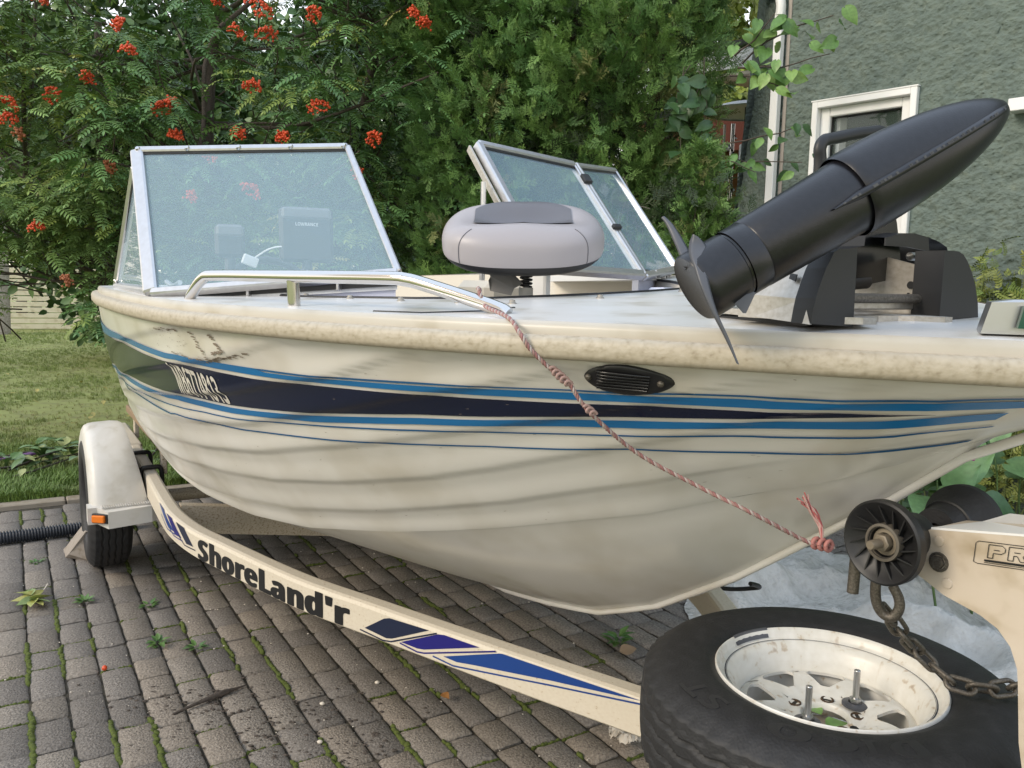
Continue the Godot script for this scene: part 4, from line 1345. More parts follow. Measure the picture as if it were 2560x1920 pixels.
func boat() -> void:
	var o := thing("boat", "white aluminium runabout with blue and navy side stripes on its trailer", "boat", P(-2.7, 0, 0.48))
	for side in [1.0, -1.0]:
		var m := MB.new()
		var rows := []
		var nu := 150 if side > 0 else 40
		var nv := 110 if side > 0 else 20
		for i in nu + 1:
			var u := float(i) / nu
			if side > 0: u = 1.0 - pow(1.0 - u, 1.15)
			var row := []
			for j in nv + 1: row.append(hull(u, float(j) / nv, side))
			rows.append(row)
		m.grid(rows, P(-3.0, 0, 1.0))
		# bottom panel down to the keel
		rows = []
		for i in 71:
			var u := i / 70.0
			var ca := lerpf(-5.1, -0.64, u)
			var c := Vector3(ca, half(ca, -0.66, 2.6, 0.74, 1.8, 0.68, 2.0), table(CH, ca))
			var k := Vector3(ca, 0.0, table(KL, ca))
			var row := []
			for j in 13:
				var v := j / 12.0
				var p := c.lerp(k, v)
				var bow := smoothstep(0.55, 0.85, u)
				p.z -= 0.05 * v * (1 - v) * (1.0 - u) * 2.0
				p.y += 0.10 * v * (1 - v) * bow * minf(1.0, (1.0 - u) * 6.0)
				if j == 0: p.y += 0.006 * minf(1.0, (1.0 - u) * 8.0)
				if side < 0:
					p.z += 0.1 * p.y
					p.y = -p.y
				row.append(P(p.x, p.y, p.z))
			rows.append(row)
		m.grid(rows, P(-3.0, 0, 1.2))
		var h := part(o, "hull", m, M.hull)
		if side > 0:
			# stripes
			var S := STRIPE
			var a := MB.new()
			ribbon(a, S.up0, S.up1, 0.06, 0.976, 180, 9)
			ribbon(a, S.lo0, S.lo1, 0.06, 0.974, 180, 9)
			part(h, "blue_stripe", a, M.blue)
			var nv2 := MB.new()
			ribbon(nv2, S.nv0, S.nv1, 0.06, 0.959, 180, 26)
			part(h, "navy_stripe", nv2, M.navy)
			for pr in [["thin_top0", "thin_top1", 0.70, 0.975], ["t1a", "t1b", 0.1, 0.977], ["t2a", "t2b", 0.3, 0.980]]:
				var th := MB.new()
				ribbon(th, S[pr[0]], S[pr[1]], pr[2], pr[3], 160, 3)
				part(h, "pinstripe", th, M.thin)
			# registration, slanting back over the navy stripe
			var tm := text_mesh("MB6774813", 0.2, 800, 0.0)
			var bb := tm.get_aabb()
			var fn := func(p: Vector3) -> Vector3:
				var x := (p.x - bb.position.x) / bb.size.x
				var y := 1.0 - (p.y - bb.position.y) / bb.size.y
				return hull(lerpf(0.602, 0.6605, x) + 0.0075 * (1.0 - y) * 0.0 + 0.007 * y, lerpf(lerpf(0.183, 0.214, x), lerpf(0.325, 0.338, x), y), 1.0, 0.0045)
			part(h, "registration_number", wrap_text(tm, fn), M.letter)
			# scuffed patch and scratches where an old decal came off
			var sc := MB.new()
			for e in [[0.646, 0.02, 0.662, 0.14], [0.668, 0.02, 0.679, 0.09], [0.662, 0.14, 0.673, 0.125], [0.673, 0.125, 0.700, 0.085], [0.60, 0.03, 0.63, 0.02], [0.679, 0.09, 0.668, 0.10], [0.615, 0.125, 0.66, 0.142]]:
				for k in 14:
					var u := lerpf(e[0], e[2], k / 14.0) + rng.randfn() * 0.0006
					var v := lerpf(e[1], e[3], k / 14.0) + rng.randfn() * 0.003
					var w := rng.randf_range(0.0003, 0.0011)
					sc.q(hull(u, v, 1, 0.0032), hull(u + 0.003, v + rng.randfn() * 0.002, 1, 0.0032), hull(u + 0.003, v + w * 6, 1, 0.0032), hull(u, v + w * 6, 1, 0.0032))
			for i in 130:
				var u := rng.randf_range(0.56, 0.97) if i > 40 else rng.randf_range(0.59, 0.64)
				var v := rng.randf_range(0.03, 0.97) if i > 40 else rng.randf_range(0.03, 0.12)
				var w := rng.randf_range(0.0005, 0.0016)
				sc.q(hull(u, v, 1, 0.003), hull(u + w, v, 1, 0.003), hull(u + w * 0.8, v + w * rng.randf_range(0.8, 2.0), 1, 0.003), hull(u, v + w * 1.5, 1, 0.003))
			part(h, "scratches", sc, mat(lin(0.20, 0.16, 0.12), 0.8), "stuff")
	var tr := MB.new()
	var tb := []
	for side in [1.0, -1.0]:
		for j in 11: tb.append(hull(0.0, (j if side > 0 else 10 - j) / 10.0, side))
	tr.prism(tb, -F * 0.01)
	part(o, "transom", tr, M.hull)
	# keel strip
	var kp := []
	for i in 40:
		var a := lerpf(-5.0, -0.60, i / 39.0)
		kp.append(P(a, 0, table(KL, a) - 0.004))
	kp.append(P(-0.50, 0, 1.305))
	var kl := MB.new()
	kl.tube(kp, 0.008, 8, true, 1.0)
	part(o, "keel_strip", kl, M.hull)
	# rub rail
	for side in [1.0, -1.0]:
		var rows := []
		var prof := [[-0.004, 0.058], [0.002, 0.055], [0.005, 0.049], [0.005, 0.038], [0.018, 0.0375], [0.027, 0.034], [0.031, 0.027], [0.031, 0.010], [0.027, 0.003], [0.019, 0.0], [0.0, -0.001]]
		for i in 111:
			var u := i / 110.0
			var a := lerpf(-5.1, -0.42, 1.0 - pow(1.0 - u, 1.3))
			var g0 := gun(a)
			var dg := (gun(a - 0.02) - gun(a + 0.02)) / 0.04 if a > -5.0 and a < -0.45 else (3.0 if a >= -0.45 else 0.0)
			var nn := Vector2(dg, 1.0).normalized()
			var row := []
			for e in prof:
				var b: float = g0 + e[0] * nn.y
				var h: float = table(SH, a) + e[1]
				if side < 0: h += 0.1 * g0
				row.append(P(a + e[0] * nn.x, b * side, h))
			rows.append(row)
		var m := MB.new()
		m.grid(rows, P(-2.7, 0, 1.3))
		part(o, "rub_rail", m, M.rub)
		var cp := MB.new()
		var r2 := []
		for row in rows: r2.append([row[0] + Vector3.UP * 0.0012, row[1] + (row[1] - row[0]).normalized() * 0.0008 + Vector3.UP * 0.0012, row[2] + N * 0.0012 * side, row[3] + N * 0.0012 * side])
		cp.grid(r2, P(-2.7, 0, 1.3))
		part(o, "gunwale_edge", cp, M.shaded_cap)
	# deck, with the cockpit cut out
	for side in [1.0, -1.0]:
		var rows := []
		var as_ := []
		for i in 34: as_.append(lerpf(-5.1, -2.7, i / 33.0))
		for i in 44: as_.append(lerpf(-2.66, -1.64, i / 43.0))
		for i in 26: as_.append(lerpf(-1.62, -0.425, i / 25.0))
		for a in as_:
			var bi := table(OB, a) if a < -1.639 else 0.0
			var bo := gun(a) - 0.003
			var row := []
			for j in 13:
				var b: float = lerpf(bi, bo, j / 12.0) * side
				row.append(P(a, b, deck_h(a, b)))
			rows.append(row)
		var m := MB.new()
		m.grid(rows, P(-2.7, 0, 0.2))
		part(o, "deck", m, M.deck)
	# cockpit edge trim, liner and floor
	var edge := []
	for i in OB.size() * 6 - 6:
		var k := i / 6
		var p: Vector2 = OB[k].lerp(OB[k + 1], (i % 6) / 6.0)
		edge.append(Vector2(p.x, p.y))
	edge.append(Vector2(-1.64, 0))
	var full := edge.duplicate()
	for i in range(edge.size() - 2, -1, -1): full.append(Vector2(edge[i].x, -edge[i].y))
	var tp := []
	var lr := []
	for p in full:
		if p.x > -2.75: tp.append(P(p.x, p.y, deck_h(p.x, p.y) + 0.001))
		lr.append([P(p.x, p.y, deck_h(p.x, p.y) - 0.001), P(p.x - 0.012, p.y * 0.985, deck_h(p.x, p.y) - 0.10), P(p.x - 0.02, p.y * 0.80, 1.0)])
	var tm2 := MB.new()
	tm2.tube(tp, 0.0045, 6)
	part(o, "cockpit_trim", tm2, M.black)
	var lm := MB.new()
	lm.grid(lr, P(-1.0, 0, 1.0))
	part(o, "cockpit_liner", lm, M.liner)
	var fm := MB.new()
	fm.q(P(-5.08, -0.6, 0.9), P(-5.08, 0.6, 0.9), P(-2.6, 0.55, 0.9), P(-2.6, -0.55, 0.9))
	fm.q(P(-2.6, -0.5, 0.95), P(-2.6, 0.5, 0.95), P(-1.7, 0.2, 0.98), P(-1.7, -0.2, 0.98))
	part(o, "cockpit_floor", fm, M.liner)
	# seam in the foredeck ahead of the rail
	var sm := MB.new()
	sm.tube([P(-1.40, 0.40, deck_h(-1.40, 0.40)), P(-1.36, 0.48, deck_h(-1.36, 0.48)), P(-1.40, 0.60, deck_h(-1.40, 0.60)), P(-1.50, 0.655, deck_h(-1.50, 0.655))], 0.0025, 5)
	part(o, "deck_seam", sm, M.black)

func frame_bar(m: MB, a: Vector3, b: Vector3, w: float, d: float, face: Vector3) -> void:
	var ax := (b - a) * 0.5
	var nn := (face - ax.normalized() * face.dot(ax.normalized())).normalized()
	m.box((a + b) * 0.5, ax, ax.normalized().cross(nn) * w * 0.5, nn * d * 0.5, minf(w, d) * 0.18)

func pane(o: Node3D, tl: Vector3, tr: Vector3, br: Vector3, bl: Vector3, w: Array, name_: String) -> MeshInstance3D:
	var f := (tr - tl).cross(bl - tl).normalized()
	var m := MB.new()
	frame_bar(m, tl, tr, w[0], 0.026, f)
	frame_bar(m, tr, br, w[1], 0.024, f)
	frame_bar(m, bl, br, w[2], 0.026, f)
	frame_bar(m, tl, bl, w[3], 0.028, f)
	var fr := part(o, name_, m, M.alu)
	var g := MB.new()
	g.q(tl, bl, br, tr)
	part(fr, "glass", g, M.glass)
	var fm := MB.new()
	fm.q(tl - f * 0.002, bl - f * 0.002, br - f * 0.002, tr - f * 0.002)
	part(fr, "sky_haze_film", fm, M.film)  # painted sky reflection haze laid over the pane
	var k := MB.new()
	var dx := (tr - tl).normalized()
	var dn := (bl - tl).normalized()
	var dn2 := (br - tr).normalized()
	frame_bar(k, tl + dn * (w[0] * 0.5 + 0.004), tr + dn2 * (w[0] * 0.5 + 0.004), 0.009, 0.012, f)
	part(fr, "gasket", k, M.black)
	return fr

func boat_fittings() -> void:
	var o: Node3D = get_node("boat")
	# windshield, near side, far side and the centre panel standing open
	var TO := P(-2.786, 0.9, 1.785)
	var TI := P(-2.378, 0.386, 1.795)
	var BO := P(-2.387, 0.928, 1.368)
	var BI := P(-1.97, 0.40, 1.434)
	var ws := pane(o, TO, TI, BI, BO, [0.022, 0.018, 0.022, 0.038], "windshield_panel")
	var sc := MB.new()
	for i in 5:
		var p := TO.lerp(TI, [0.01, 0.25, 0.495, 0.74, 0.985][i]) + (BO - TO).normalized() * 0.004
		var fn := (BO - TO).cross(TI - TO).normalized()
		sc.lathe(p + fn * 0.010, fn, [Vector2(0, 0), Vector2(0.0085, 0), Vector2(0.0085, 0.004), Vector2(0.006, 0.008), Vector2(0, 0.008)], 10)
	part(ws, "snap_stud", sc, M.steel)
	var wg := pane(o, P(-3.10, 0.935, 1.40), P(-2.80, 0.905, 1.74), P(-2.42, 0.925, 1.37), P(-3.12, 0.935, 1.372), [0.02, 0.02, 0.03, 0.014], "side_windshield")
	pane(o, P(-2.352, -0.407, 1.808), P(-2.77, -0.895, 1.875), P(-2.4, -0.925, 1.478), P(-1.955, -0.39, 1.442), [0.02, 0.022, 0.024, 0.018], "windshield_panel")
	var cd := pane(o, P(-2.26, 0.02, 1.826), P(-2.352, -0.40, 1.81), P(-1.955, -0.385, 1.446), P(-1.875, 0.02, 1.456), [0.026, 0.02, 0.028, 0.026], "centre_windshield")
	var ch := MB.new()
	frame_bar(ch, P(-2.27, 0.045, 1.815), P(-1.885, 0.045, 1.445), 0.008, 0.022, F + Vector3.UP)
	part(cd, "channel", ch, M.plate)
	var lt := MB.new()
	for e in [0.17, 0.62]:
		var p := P(-2.352, -0.40, 1.81).lerp(P(-1.955, -0.385, 1.446), e) + (F + Vector3.UP).normalized() * 0.016
		lt.box(p, N * 0.016, (F - Vector3.UP).normalized() * (0.02 if e < 0.3 else 0.009), (F + Vector3.UP).normalized() * 0.007, 0.003)
	part(cd, "latch", lt, M.black)
	var stay := MB.new()
	stay.tube([P(-2.12, 0.075, 1.70), P(-2.12, 0.075, 1.40)], 0.008, 8)
	part(cd, "stay_tube", stay, M.alu)
	# dash and bow backrests under the windshield
	for side in [1.0, -1.0]:
		var t := 0.0 if side > 0 else 0.1
		var d := MB.new()
		d.prism([P(-2.41, 0.90 * side, 1.352 + t * 0.9), P(-1.99, 0.40 * side, 1.405 + t * 0.4), P(-1.99, 0.40 * side, 1.02), P(-2.28, 0.74 * side, 1.02), P(-2.405, 0.88 * side, 1.20)], -F * 0.03)
		var db := part(o, "dash_bulkhead", d, M.cushion)
		var tp := MB.new()
		tp.prism([P(-2.40, 0.90 * side, 1.362 + t * 0.9), P(-1.98, 0.40 * side, 1.412 + t * 0.4), P(-2.5, 0.36 * side, 1.40 + t * 0.4), P(-3.05, 0.80 * side, 1.362 + t * 0.8)], Vector3.DOWN * 0.02)
		part(db, "dash_top", tp, M.white)
		var gp := MB.new()
		gp.prism([P(-2.385, 0.88 * side, 1.374 + t * 0.9), P(-1.972, 0.405 * side, 1.424 + t * 0.4), P(-1.972, 0.405 * side, 1.402 + t * 0.4), P(-2.385, 0.88 * side, 1.352 + t * 0.9)], -F * 0.012)
		part(db, "gap_strip", gp, M.black)
		var cl := MB.new()
		for e in [0.06, 0.34, 0.75]:
			cl.box(P(-2.375, 0.865 * side, 1.362 + t * 0.9).lerp(P(-1.965, 0.41 * side, 1.412 + t * 0.4), e), (N * side + F).normalized() * 0.012, Vector3.UP * 0.013, (F - N * side).normalized() * 0.004, 0.002)
		part(db, "bracket", cl, M.alu)
		var cu := MB.new()
		cu.box(P(-2.07, 0.60 * side, 1.26 + t * 0.5), (F * 0.63 - N * 0.77 * side).normalized() * 0.27, Vector3.UP * 0.10, (F * 0.77 + N * 0.63 * side).normalized() * 0.05, 0.03)
		part(o, "bow_cushion", cu, M.cushion)
		var bl := MB.new()
		bl.box(P(-1.93, 0.50 * side, 1.20 + t * 0.5), (F * 0.63 - N * 0.77 * side).normalized() * 0.22, Vector3.UP * 0.03, (F * 0.77 + N * 0.63 * side).normalized() * 0.05, 0.01)
		part(o, "cushion_piping", bl, M.royal)
	var wp := MB.new()
	wp.box(P(-1.99, -0.035, 1.30), N * 0.012, Vector3.UP * 0.15, F * 0.05, 0.006)
	part(o, "walkway_frame", wp, M.white)
	var jb := MB.new()
	jb.box(P(-2.12, 0.05, 1.22), N * 0.062, Vector3.UP * 0.20, F * 0.10, 0.02)
	part(o, "walkway_locker", jb, M.liner)
	# grab rail
	var g := MB.new()
	g.tube(smooth_path([P(-2.23, 0.862, 1.350), P(-2.20, 0.858, 1.375), P(-2.13, 0.845, 1.412), P(-2.06, 0.826, 1.419), P(-1.763, 0.735, 1.420), P(-1.52, 0.625, 1.421), P(-1.47, 0.598, 1.418), P(-1.43, 0.575, 1.409), P(-1.315, 0.497, 1.373), P(-1.29, 0.48, 1.36)], 5), 0.0135, 14)
	var gr := part(o, "grab_rail", g, M.steel)
	var gpst := MB.new()
	gpst.tube([P(-1.763, 0.73, 1.345), P(-1.763, 0.733, 1.412)], 0.0135, 14)
	part(gr, "rail_post", gpst, M.steel)
	# cleat
	var cm := MB.new()
	cm.tube(smooth_path([P(-2.53, 0.868, 1.398), P(-2.46, 0.862, 1.388), P(-2.39, 0.856, 1.398)], 4), 0.007, 8)
	for a in [-2.485, -2.435]: cm.lathe(P(a, 0.862, 1.355), Vector3.UP, [Vector2(0.014, 0), Vector2(0.009, 0.012), Vector2(0.008, 0.036)], 10)
	part(o, "cleat", cm, M.alu)
	# bolts along the cockpit edge
	for e in [[-2.48, 0.75], [-2.36, 0.705], [-2.24, 0.655], [-2.10, 0.60], [-1.93, 0.545], [-1.75, 0.49], [-1.60, 0.42], [-1.50, 0.345], [-1.52, 0.10], [-1.60, -0.22]]:
		var bm := MB.new()
		bm.lathe(P(e[0], e[1], deck_h(e[0], e[1]) - 0.001), Vector3.UP, [Vector2(0.0095, 0), Vector2(0.0095, 0.003), Vector2(0.0065, 0.0045), Vector2(0.0065, 0.009), Vector2(0.0, 0.0105)], 8)
		part(o, "deck_bolt", bm, M.plate)
	# vent on the topside under the rail
	var vm := MB.new()
	var ring := func(s: float, out: float) -> Array:
		var r := []
		for i in 36:
			var an := TAU * i / 36
			var cx := signf(cos(an)) * pow(absf(cos(an)), 0.85)
			var sy := signf(sin(an)) * pow(absf(sin(an)), 1.15)
			r.append(hull(0.8785 + 0.0132 * cx * s, 0.092 + 0.012 * cx * s - 0.083 * sy * s * (1.0 - 0.1 * absf(cx)), 1.0, out))
		return r
	vm.grid([ring.call(1.0, 0.0), ring.call(0.99, 0.007), ring.call(0.93, 0.011), ring.call(0.75, 0.013)], hull(0.8785, 0.092, 1, -0.05), 1, true)
	var c75: Array = ring.call(0.75, 0.013)
	for i in 36: vm.t(c75[i], c75[(i + 1) % 36], hull(0.8785, 0.092, 1, 0.0125), 7)
	var vent := part(o, "vent", vm, M.black)
	for k in 6:
		var sl := MB.new()
		var v := 0.058 + k * 0.0165
		var pth := []
		for i in 7:
			var x := -0.0078 + 0.0156 * i / 6.0
			pth.append(hull(0.8785 + x, v + x * 0.9, 1, 0.0145))
		sl.tube(pth, 0.0028, 6)
		part(vent, "slat", sl, M.black_gloss)
	for x in [-0.0108, 0.0108]:
		var s2 := MB.new()
		s2.sphere(hull(0.8785 + x, 0.092 + x * 0.9, 1, 0.0125), Vector3.ONE * 0.006, 8, 5)
		part(vent, "screw", s2, M.chain)
	# bow light
	var nl := MB.new()
	var nc := P(-0.585, 0.055, 0)
	nl.prism([P(-0.640, 0.115, 1.362), P(-0.632, 0.108, 1.405), P(-0.612, 0.088, 1.409), P(-0.50, -0.01, 1.409), P(-0.49, -0.02, 1.362)], (-F * 0.55 - N * 0.83) * 0.085)
	var lgt := part(o, "bow_light", nl, M.zinc)
	var ln := MB.new()
	ln.prism([P(-0.606, 0.092, 1.371), P(-0.602, 0.088, 1.401), P(-0.48, -0.015, 1.401), P(-0.486, -0.012, 1.371)], (F * 0.6 + N * 0.7) * 0.012)
	part(lgt, "green_lens", ln, M.green_lens)
	# stern bits that show at the corner
	var sq := MB.new()
	sq.box(P(-5.115, 0.80, 1.235), F * 0.012, Vector3.UP * 0.05, N * 0.012, 0.004)
	part(o, "stern_eye", sq, M.alu)
	var hn := MB.new()
	hn.tube(smooth_path([P(-4.95, 0.73, 1.36), P(-4.9, 0.73, 1.395), P(-4.0, 0.78, 1.40), P(-3.4, 0.80, 1.39), P(-3.3, 0.80, 1.35)], 4), 0.012, 8)
	part(o, "stern_rail", hn, M.alu)

const BEAM := [Vector2(-5.5, 0.72), Vector2(-4.0, 0.755), Vector2(-3.5, 0.765), Vector2(-3.3, 0.757), Vector2(-3.1, 0.728), Vector2(-2.9, 0.675), Vector2(-2.45, 0.546), Vector2(-2.12, 0.411), Vector2(-1.69, 0.231), Vector2(-1.35, 0.082), Vector2(-1.15, -0.005)]
var bpts := []
var blen := []

func beam_init() -> void:
	for i in BEAM.size() - 1:
		for k in 8:
			bpts.append((BEAM[i] as Vector2).cubic_interpolate(BEAM[i + 1], BEAM[maxi(i - 1, 0)], BEAM[mini(i + 2, BEAM.size() - 1)], k / 8.0))
	bpts.append(BEAM[-1])
	blen = [0.0]
	for i in range(1, bpts.size()): blen.append(blen[-1] + (bpts[i] as Vector2).distance_to(bpts[i - 1]))

# point on the beam's outer face: s metres from its aft end
func face(s: float, h: float, out := 0.0) -> Vector3:
	var i := 1
	while i < bpts.size() - 1 and blen[i] < s: i += 1
	var p: Vector2 = (bpts[i - 1] as Vector2).lerp(bpts[i], (s - blen[i - 1]) / (blen[i] - blen[i - 1]))
	var d: Vector2 = (bpts[i] - bpts[i - 1]).normalized()
	return P(p.x - d.y * out, p.y + d.x * out, h)

const FAR_BEAM := [Vector2(-5.5, 0.72), Vector2(-4.0, 0.755), Vector2(-3.0, 0.765), Vector2(-2.4, 0.755), Vector2(-2.1, 0.71), Vector2(-1.85, 0.63), Vector2(-1.5, 0.44), Vector2(-1.2, 0.22), Vector2(-1.0, 0.04)]

func beam(m: MB, side: float) -> void:
	var bpts := self.bpts
	if side < 0:
		bpts = []
		for i in FAR_BEAM.size() - 1:
			for k in 6: bpts.append((FAR_BEAM[i] as Vector2).cubic_interpolate(FAR_BEAM[i + 1], FAR_BEAM[maxi(i - 1, 0)], FAR_BEAM[mini(i + 2, FAR_BEAM.size() - 1)], k / 6.0))
		bpts.append(FAR_BEAM[-1])
	var rows := []
	var prof := [[0.0, 0.408], [0.0, 0.486], [-0.004, 0.496], [-0.013, 0.5], [-0.047, 0.5], [-0.056, 0.496], [-0.06, 0.486], [-0.06, 0.41], [-0.052, 0.401], [-0.008, 0.401], [0.0, 0.408]]
	for i in bpts.size():
		var p: Vector2 = bpts[i]
		var d: Vector2 = (bpts[mini(i + 1, bpts.size() - 1)] - bpts[maxi(i - 1, 0)]).normalized()
		var row := []
		for e in prof:
			row.append(P(p.x - d.y * e[0], (p.y + d.x * e[0]) * side, e[1]))
		rows.append(row)
	for j in prof.size() - 1:
		for i in rows.size() - 1:
			if side > 0: m.q(rows[i][j], rows[i + 1][j], rows[i + 1][j + 1], rows[i][j + 1], 10 + j)
			else: m.q(rows[i][j], rows[i][j + 1], rows[i + 1][j + 1], rows[i + 1][j], 10 + j)
	var e0 := []
	var e1 := []
	for j in prof.size() - 1:
		e0.append(rows[0][j]); e1.append(rows[-1][j])
	m.prism(e0, F * 0.002)
	m.prism(e1, -F * 0.002)

func decal(poly: Array) -> MB:
	var m := MB.new()
	var p2 := PackedVector2Array()
	for p in poly: p2.append(p)
	# cut into short lengths, so that it follows the bend
	var s0 := 99.0
	var s1 := 0.0
	for p in poly:
		s0 = minf(s0, p.x)
		s1 = maxf(s1, p.x)
	var n := int(ceil((s1 - s0) / 0.06))
	for i in n:
		var a := lerpf(s0, s1, float(i) / n)
		var b := lerpf(s0, s1, float(i + 1) / n)
		for piece in Geometry2D.intersect_polygons(p2, PackedVector2Array([Vector2(a, 0.3), Vector2(b, 0.3), Vector2(b, 0.6), Vector2(a, 0.6)])):
			var tr := Geometry2D.triangulate_polygon(piece)
			for k in range(0, tr.size(), 3):
				var x: Vector2 = piece[tr[k]]
				var y: Vector2 = piece[tr[k + 1]]
				var z: Vector2 = piece[tr[k + 2]]
				if (y - x).cross(z - x) < 0:
					var t := y
					y = z
					z = t
				m.t(face(x.x, x.y, 0.0012), face(y.x, y.y, 0.0012), face(z.x, z.y, 0.0012))
	return m

func line_decal(pts: Array, w: float) -> MB:
	var up := []
	var dn := []
	for i in pts.size():
		var d: Vector2 = (pts[mini(i + 1, pts.size() - 1)] - pts[maxi(i - 1, 0)]).normalized()
		var nn := Vector2(-d.y, d.x) * w * 0.5
		up.append(pts[i] + nn)
		dn.append(pts[i] - nn)
	dn.reverse()
	return decal(up + dn)

func tyre(c: Vector3, ax: Vector3, R: float, w: float, n := 168) -> MB:
	var m := MB.new()
	ax = ax.normalized()
	var x := ax.cross(Vector3.UP if absf(ax.y) < 0.9 else F).normalized()
	var y := ax.cross(x)
	var prof := [[0.588, -0.40], [0.60, -0.47], [0.66, -0.52], [0.76, -0.545], [0.86, -0.53], [0.925, -0.475], [0.962, -0.41]]
	var nt := 58
	for k in nt + 1: prof.append([0.0, lerpf(-0.385, 0.385, float(k) / nt)])
	for e in [[0.962, 0.41], [0.925, 0.475], [0.86, 0.53], [0.76, 0.545], [0.66, 0.52], [0.60, 0.47], [0.588, 0.40]]: prof.append(e)
	var rows := []
	for i in prof.size():
		var row := []
		for k in n:
			var an := TAU * k / n
			var r: float = prof[i][0] * R
			var t: float = prof[i][1]
			if prof[i][0] == 0.0:
				r = R * (1.0 - 0.07 * t * t * 1.5)
				var zig := (absf(fmod(k, 6) - 3.0) - 1.5) * 0.012
				for gy in [-0.26, -0.1, 0.06, 0.22]:
					if absf(t - gy - zig) < 0.019: r -= 0.0085
				if absf(t) > 0.30 and k % 4 == 0: r -= 0.005
			elif prof[i][0] > 0.95 and k % 4 == 0: r -= 0.004
			row.append(c + (x * cos(an) + y * sin(an)) * r + ax * t * w)
		rows.append(row)
	m.grid(rows, Vector3.INF, 1, true)
	return m

func trailer() -> void:
	beam_init()
	var o := thing("boat_trailer", "cream steel boat trailer with lettered side beam, white fender and bow rollers", "trailer", P(-3.4, 0, 0))
	for side in [1.0, -1.0]:
		var m := MB.new()
		beam(m, side)
		var sb := part(o, "side_beam", m, M.beam)
		if side < 0: continue
		var V := func(a: Array) -> Array:
			var r := []
			for i in range(0, a.size(), 2): r.append(Vector2(a[i], a[i + 1]))
			return r
		for e in [
			[[3.403, 0.427, 3.48, 0.475, 3.502, 0.482, 3.649, 0.487, 3.511, 0.425, 3.489, 0.420], M.decal_a, [3.384, 0.417, 3.475, 0.410, 3.507, 0.415, 3.676, 0.486]],
			[[3.545, 0.425, 3.681, 0.485, 3.703, 0.489, 3.822, 0.489, 3.631, 0.428, 3.606, 0.424], M.decal_b, [3.541, 0.421, 3.606, 0.414, 3.632, 0.418, 3.873, 0.493]],
			[[3.70, 0.429, 3.884, 0.491, 3.895, 0.493, 4.28, 0.493, 4.037, 0.467, 3.796, 0.435, 3.746, 0.427], M.decal_c, [3.663, 0.419, 3.734, 0.413, 4.038, 0.455, 4.29, 0.486]],
			[[1.93, 0.492, 2.05, 0.492, 2.22, 0.446, 2.143, 0.440], M.decal_c, [1.977, 0.455, 2.122, 0.431, 2.228, 0.438]],
			[[2.112, 0.492, 2.19, 0.492, 2.313, 0.444, 2.235, 0.438], M.decal_b, [2.06, 0.465, 2.215, 0.429, 2.326, 0.436]],
			[[2.249, 0.492, 2.343, 0.492, 2.429, 0.441, 2.364, 0.436], M.decal_a, [2.20, 0.47, 2.345, 0.426, 2.447, 0.432]]]:
			var sd := part(sb, "decal", decal(V.call(e[0])), e[1])
			part(sb, "decal_line", line_decal(V.call(e[2]), 0.0042), e[1])
		var tm := text_mesh("ShoreLand'r", 0.2, 900, 0.0)
		var bb := tm.get_aabb()
		for pass_ in 2:
			var fn := func(p: Vector3) -> Vector3:
				var xx := (p.x - bb.position.x) / bb.size.x
				var yy := (p.y - bb.position.y) / bb.size.y
				return face(lerpf(2.475, 3.335, xx), lerpf(0.409, 0.485, yy), 0.0014)
			if pass_ == 0: part(sb, "lettering", embolden(tm, fn), M.ink)
	# cross members, axle and bunks
	for a in [-3.45]:
		var m := MB.new()
		var dn := 0.13 if a < -3.0 else 0.06
		for side in [1.0, -1.0]:
			m.prism([P(a, 0.70 * side * (1.0 if a < -3 else 0.86), 0.50), P(a, 0.0, 0.52 - dn), P(a, 0.0, 0.40 - dn), P(a, 0.70 * side * (1.0 if a < -3 else 0.86), 0.385)], -F * 0.05)
		part(o, "cross_member", m, M.frame_rust)
	var ax := MB.new()
	ax.tube([P(-4.38, 0.86, 0.31), P(-4.38, -0.86, 0.31)], 0.032, 10)
	part(o, "axle", ax, M.frame_rust)
	for side in [1.0, -1.0]:
		var b := MB.new()
		b.box(P(-4.75, 0.63 * side, 0.60), F * 0.75, N * 0.045, Vector3.UP * 0.022, 0.006)
		part(o, "bunk", b, M.dead)
		var g := MB.new()
		for a in [-5.2, -4.2]: g.box(P(a, 0.655 * side, 0.53), F * 0.03, N * 0.012, Vector3.UP * 0.06, 0.003)
		part(o, "bunk_bracket", g, M.frame_rust)
	var sl := MB.new()
	sl.box(P(-5.17, 0.708, 0.452), F * 0.36, N * 0.036, Vector3.UP * 0.056, 0.008)
	part(o, "end_sleeve", sl, M.beam)
	var sp := MB.new()
	sp.box(P(-4.38, 0.672, 0.36), F * 0.32, N * 0.024, Vector3.UP * 0.03, 0.004)
	part(o, "leaf_spring", sp, M.chain)
	for a in [-4.53, -4.16]:
		var u := MB.new()
		u.tube(smooth_path([P(a, 0.762, 0.30), P(a, 0.762, 0.47), P(a, 0.756, 0.505), P(a, 0.74, 0.512), P(a, 0.69, 0.512), P(a, 0.675, 0.505), P(a, 0.669, 0.47), P(a, 0.669, 0.33)], 3), 0.011, 8)
		part(o, "u_bolt", u, M.black)
	for side in [1.0, -1.0]: wheel_and_fender(o, side)
	winch(o)

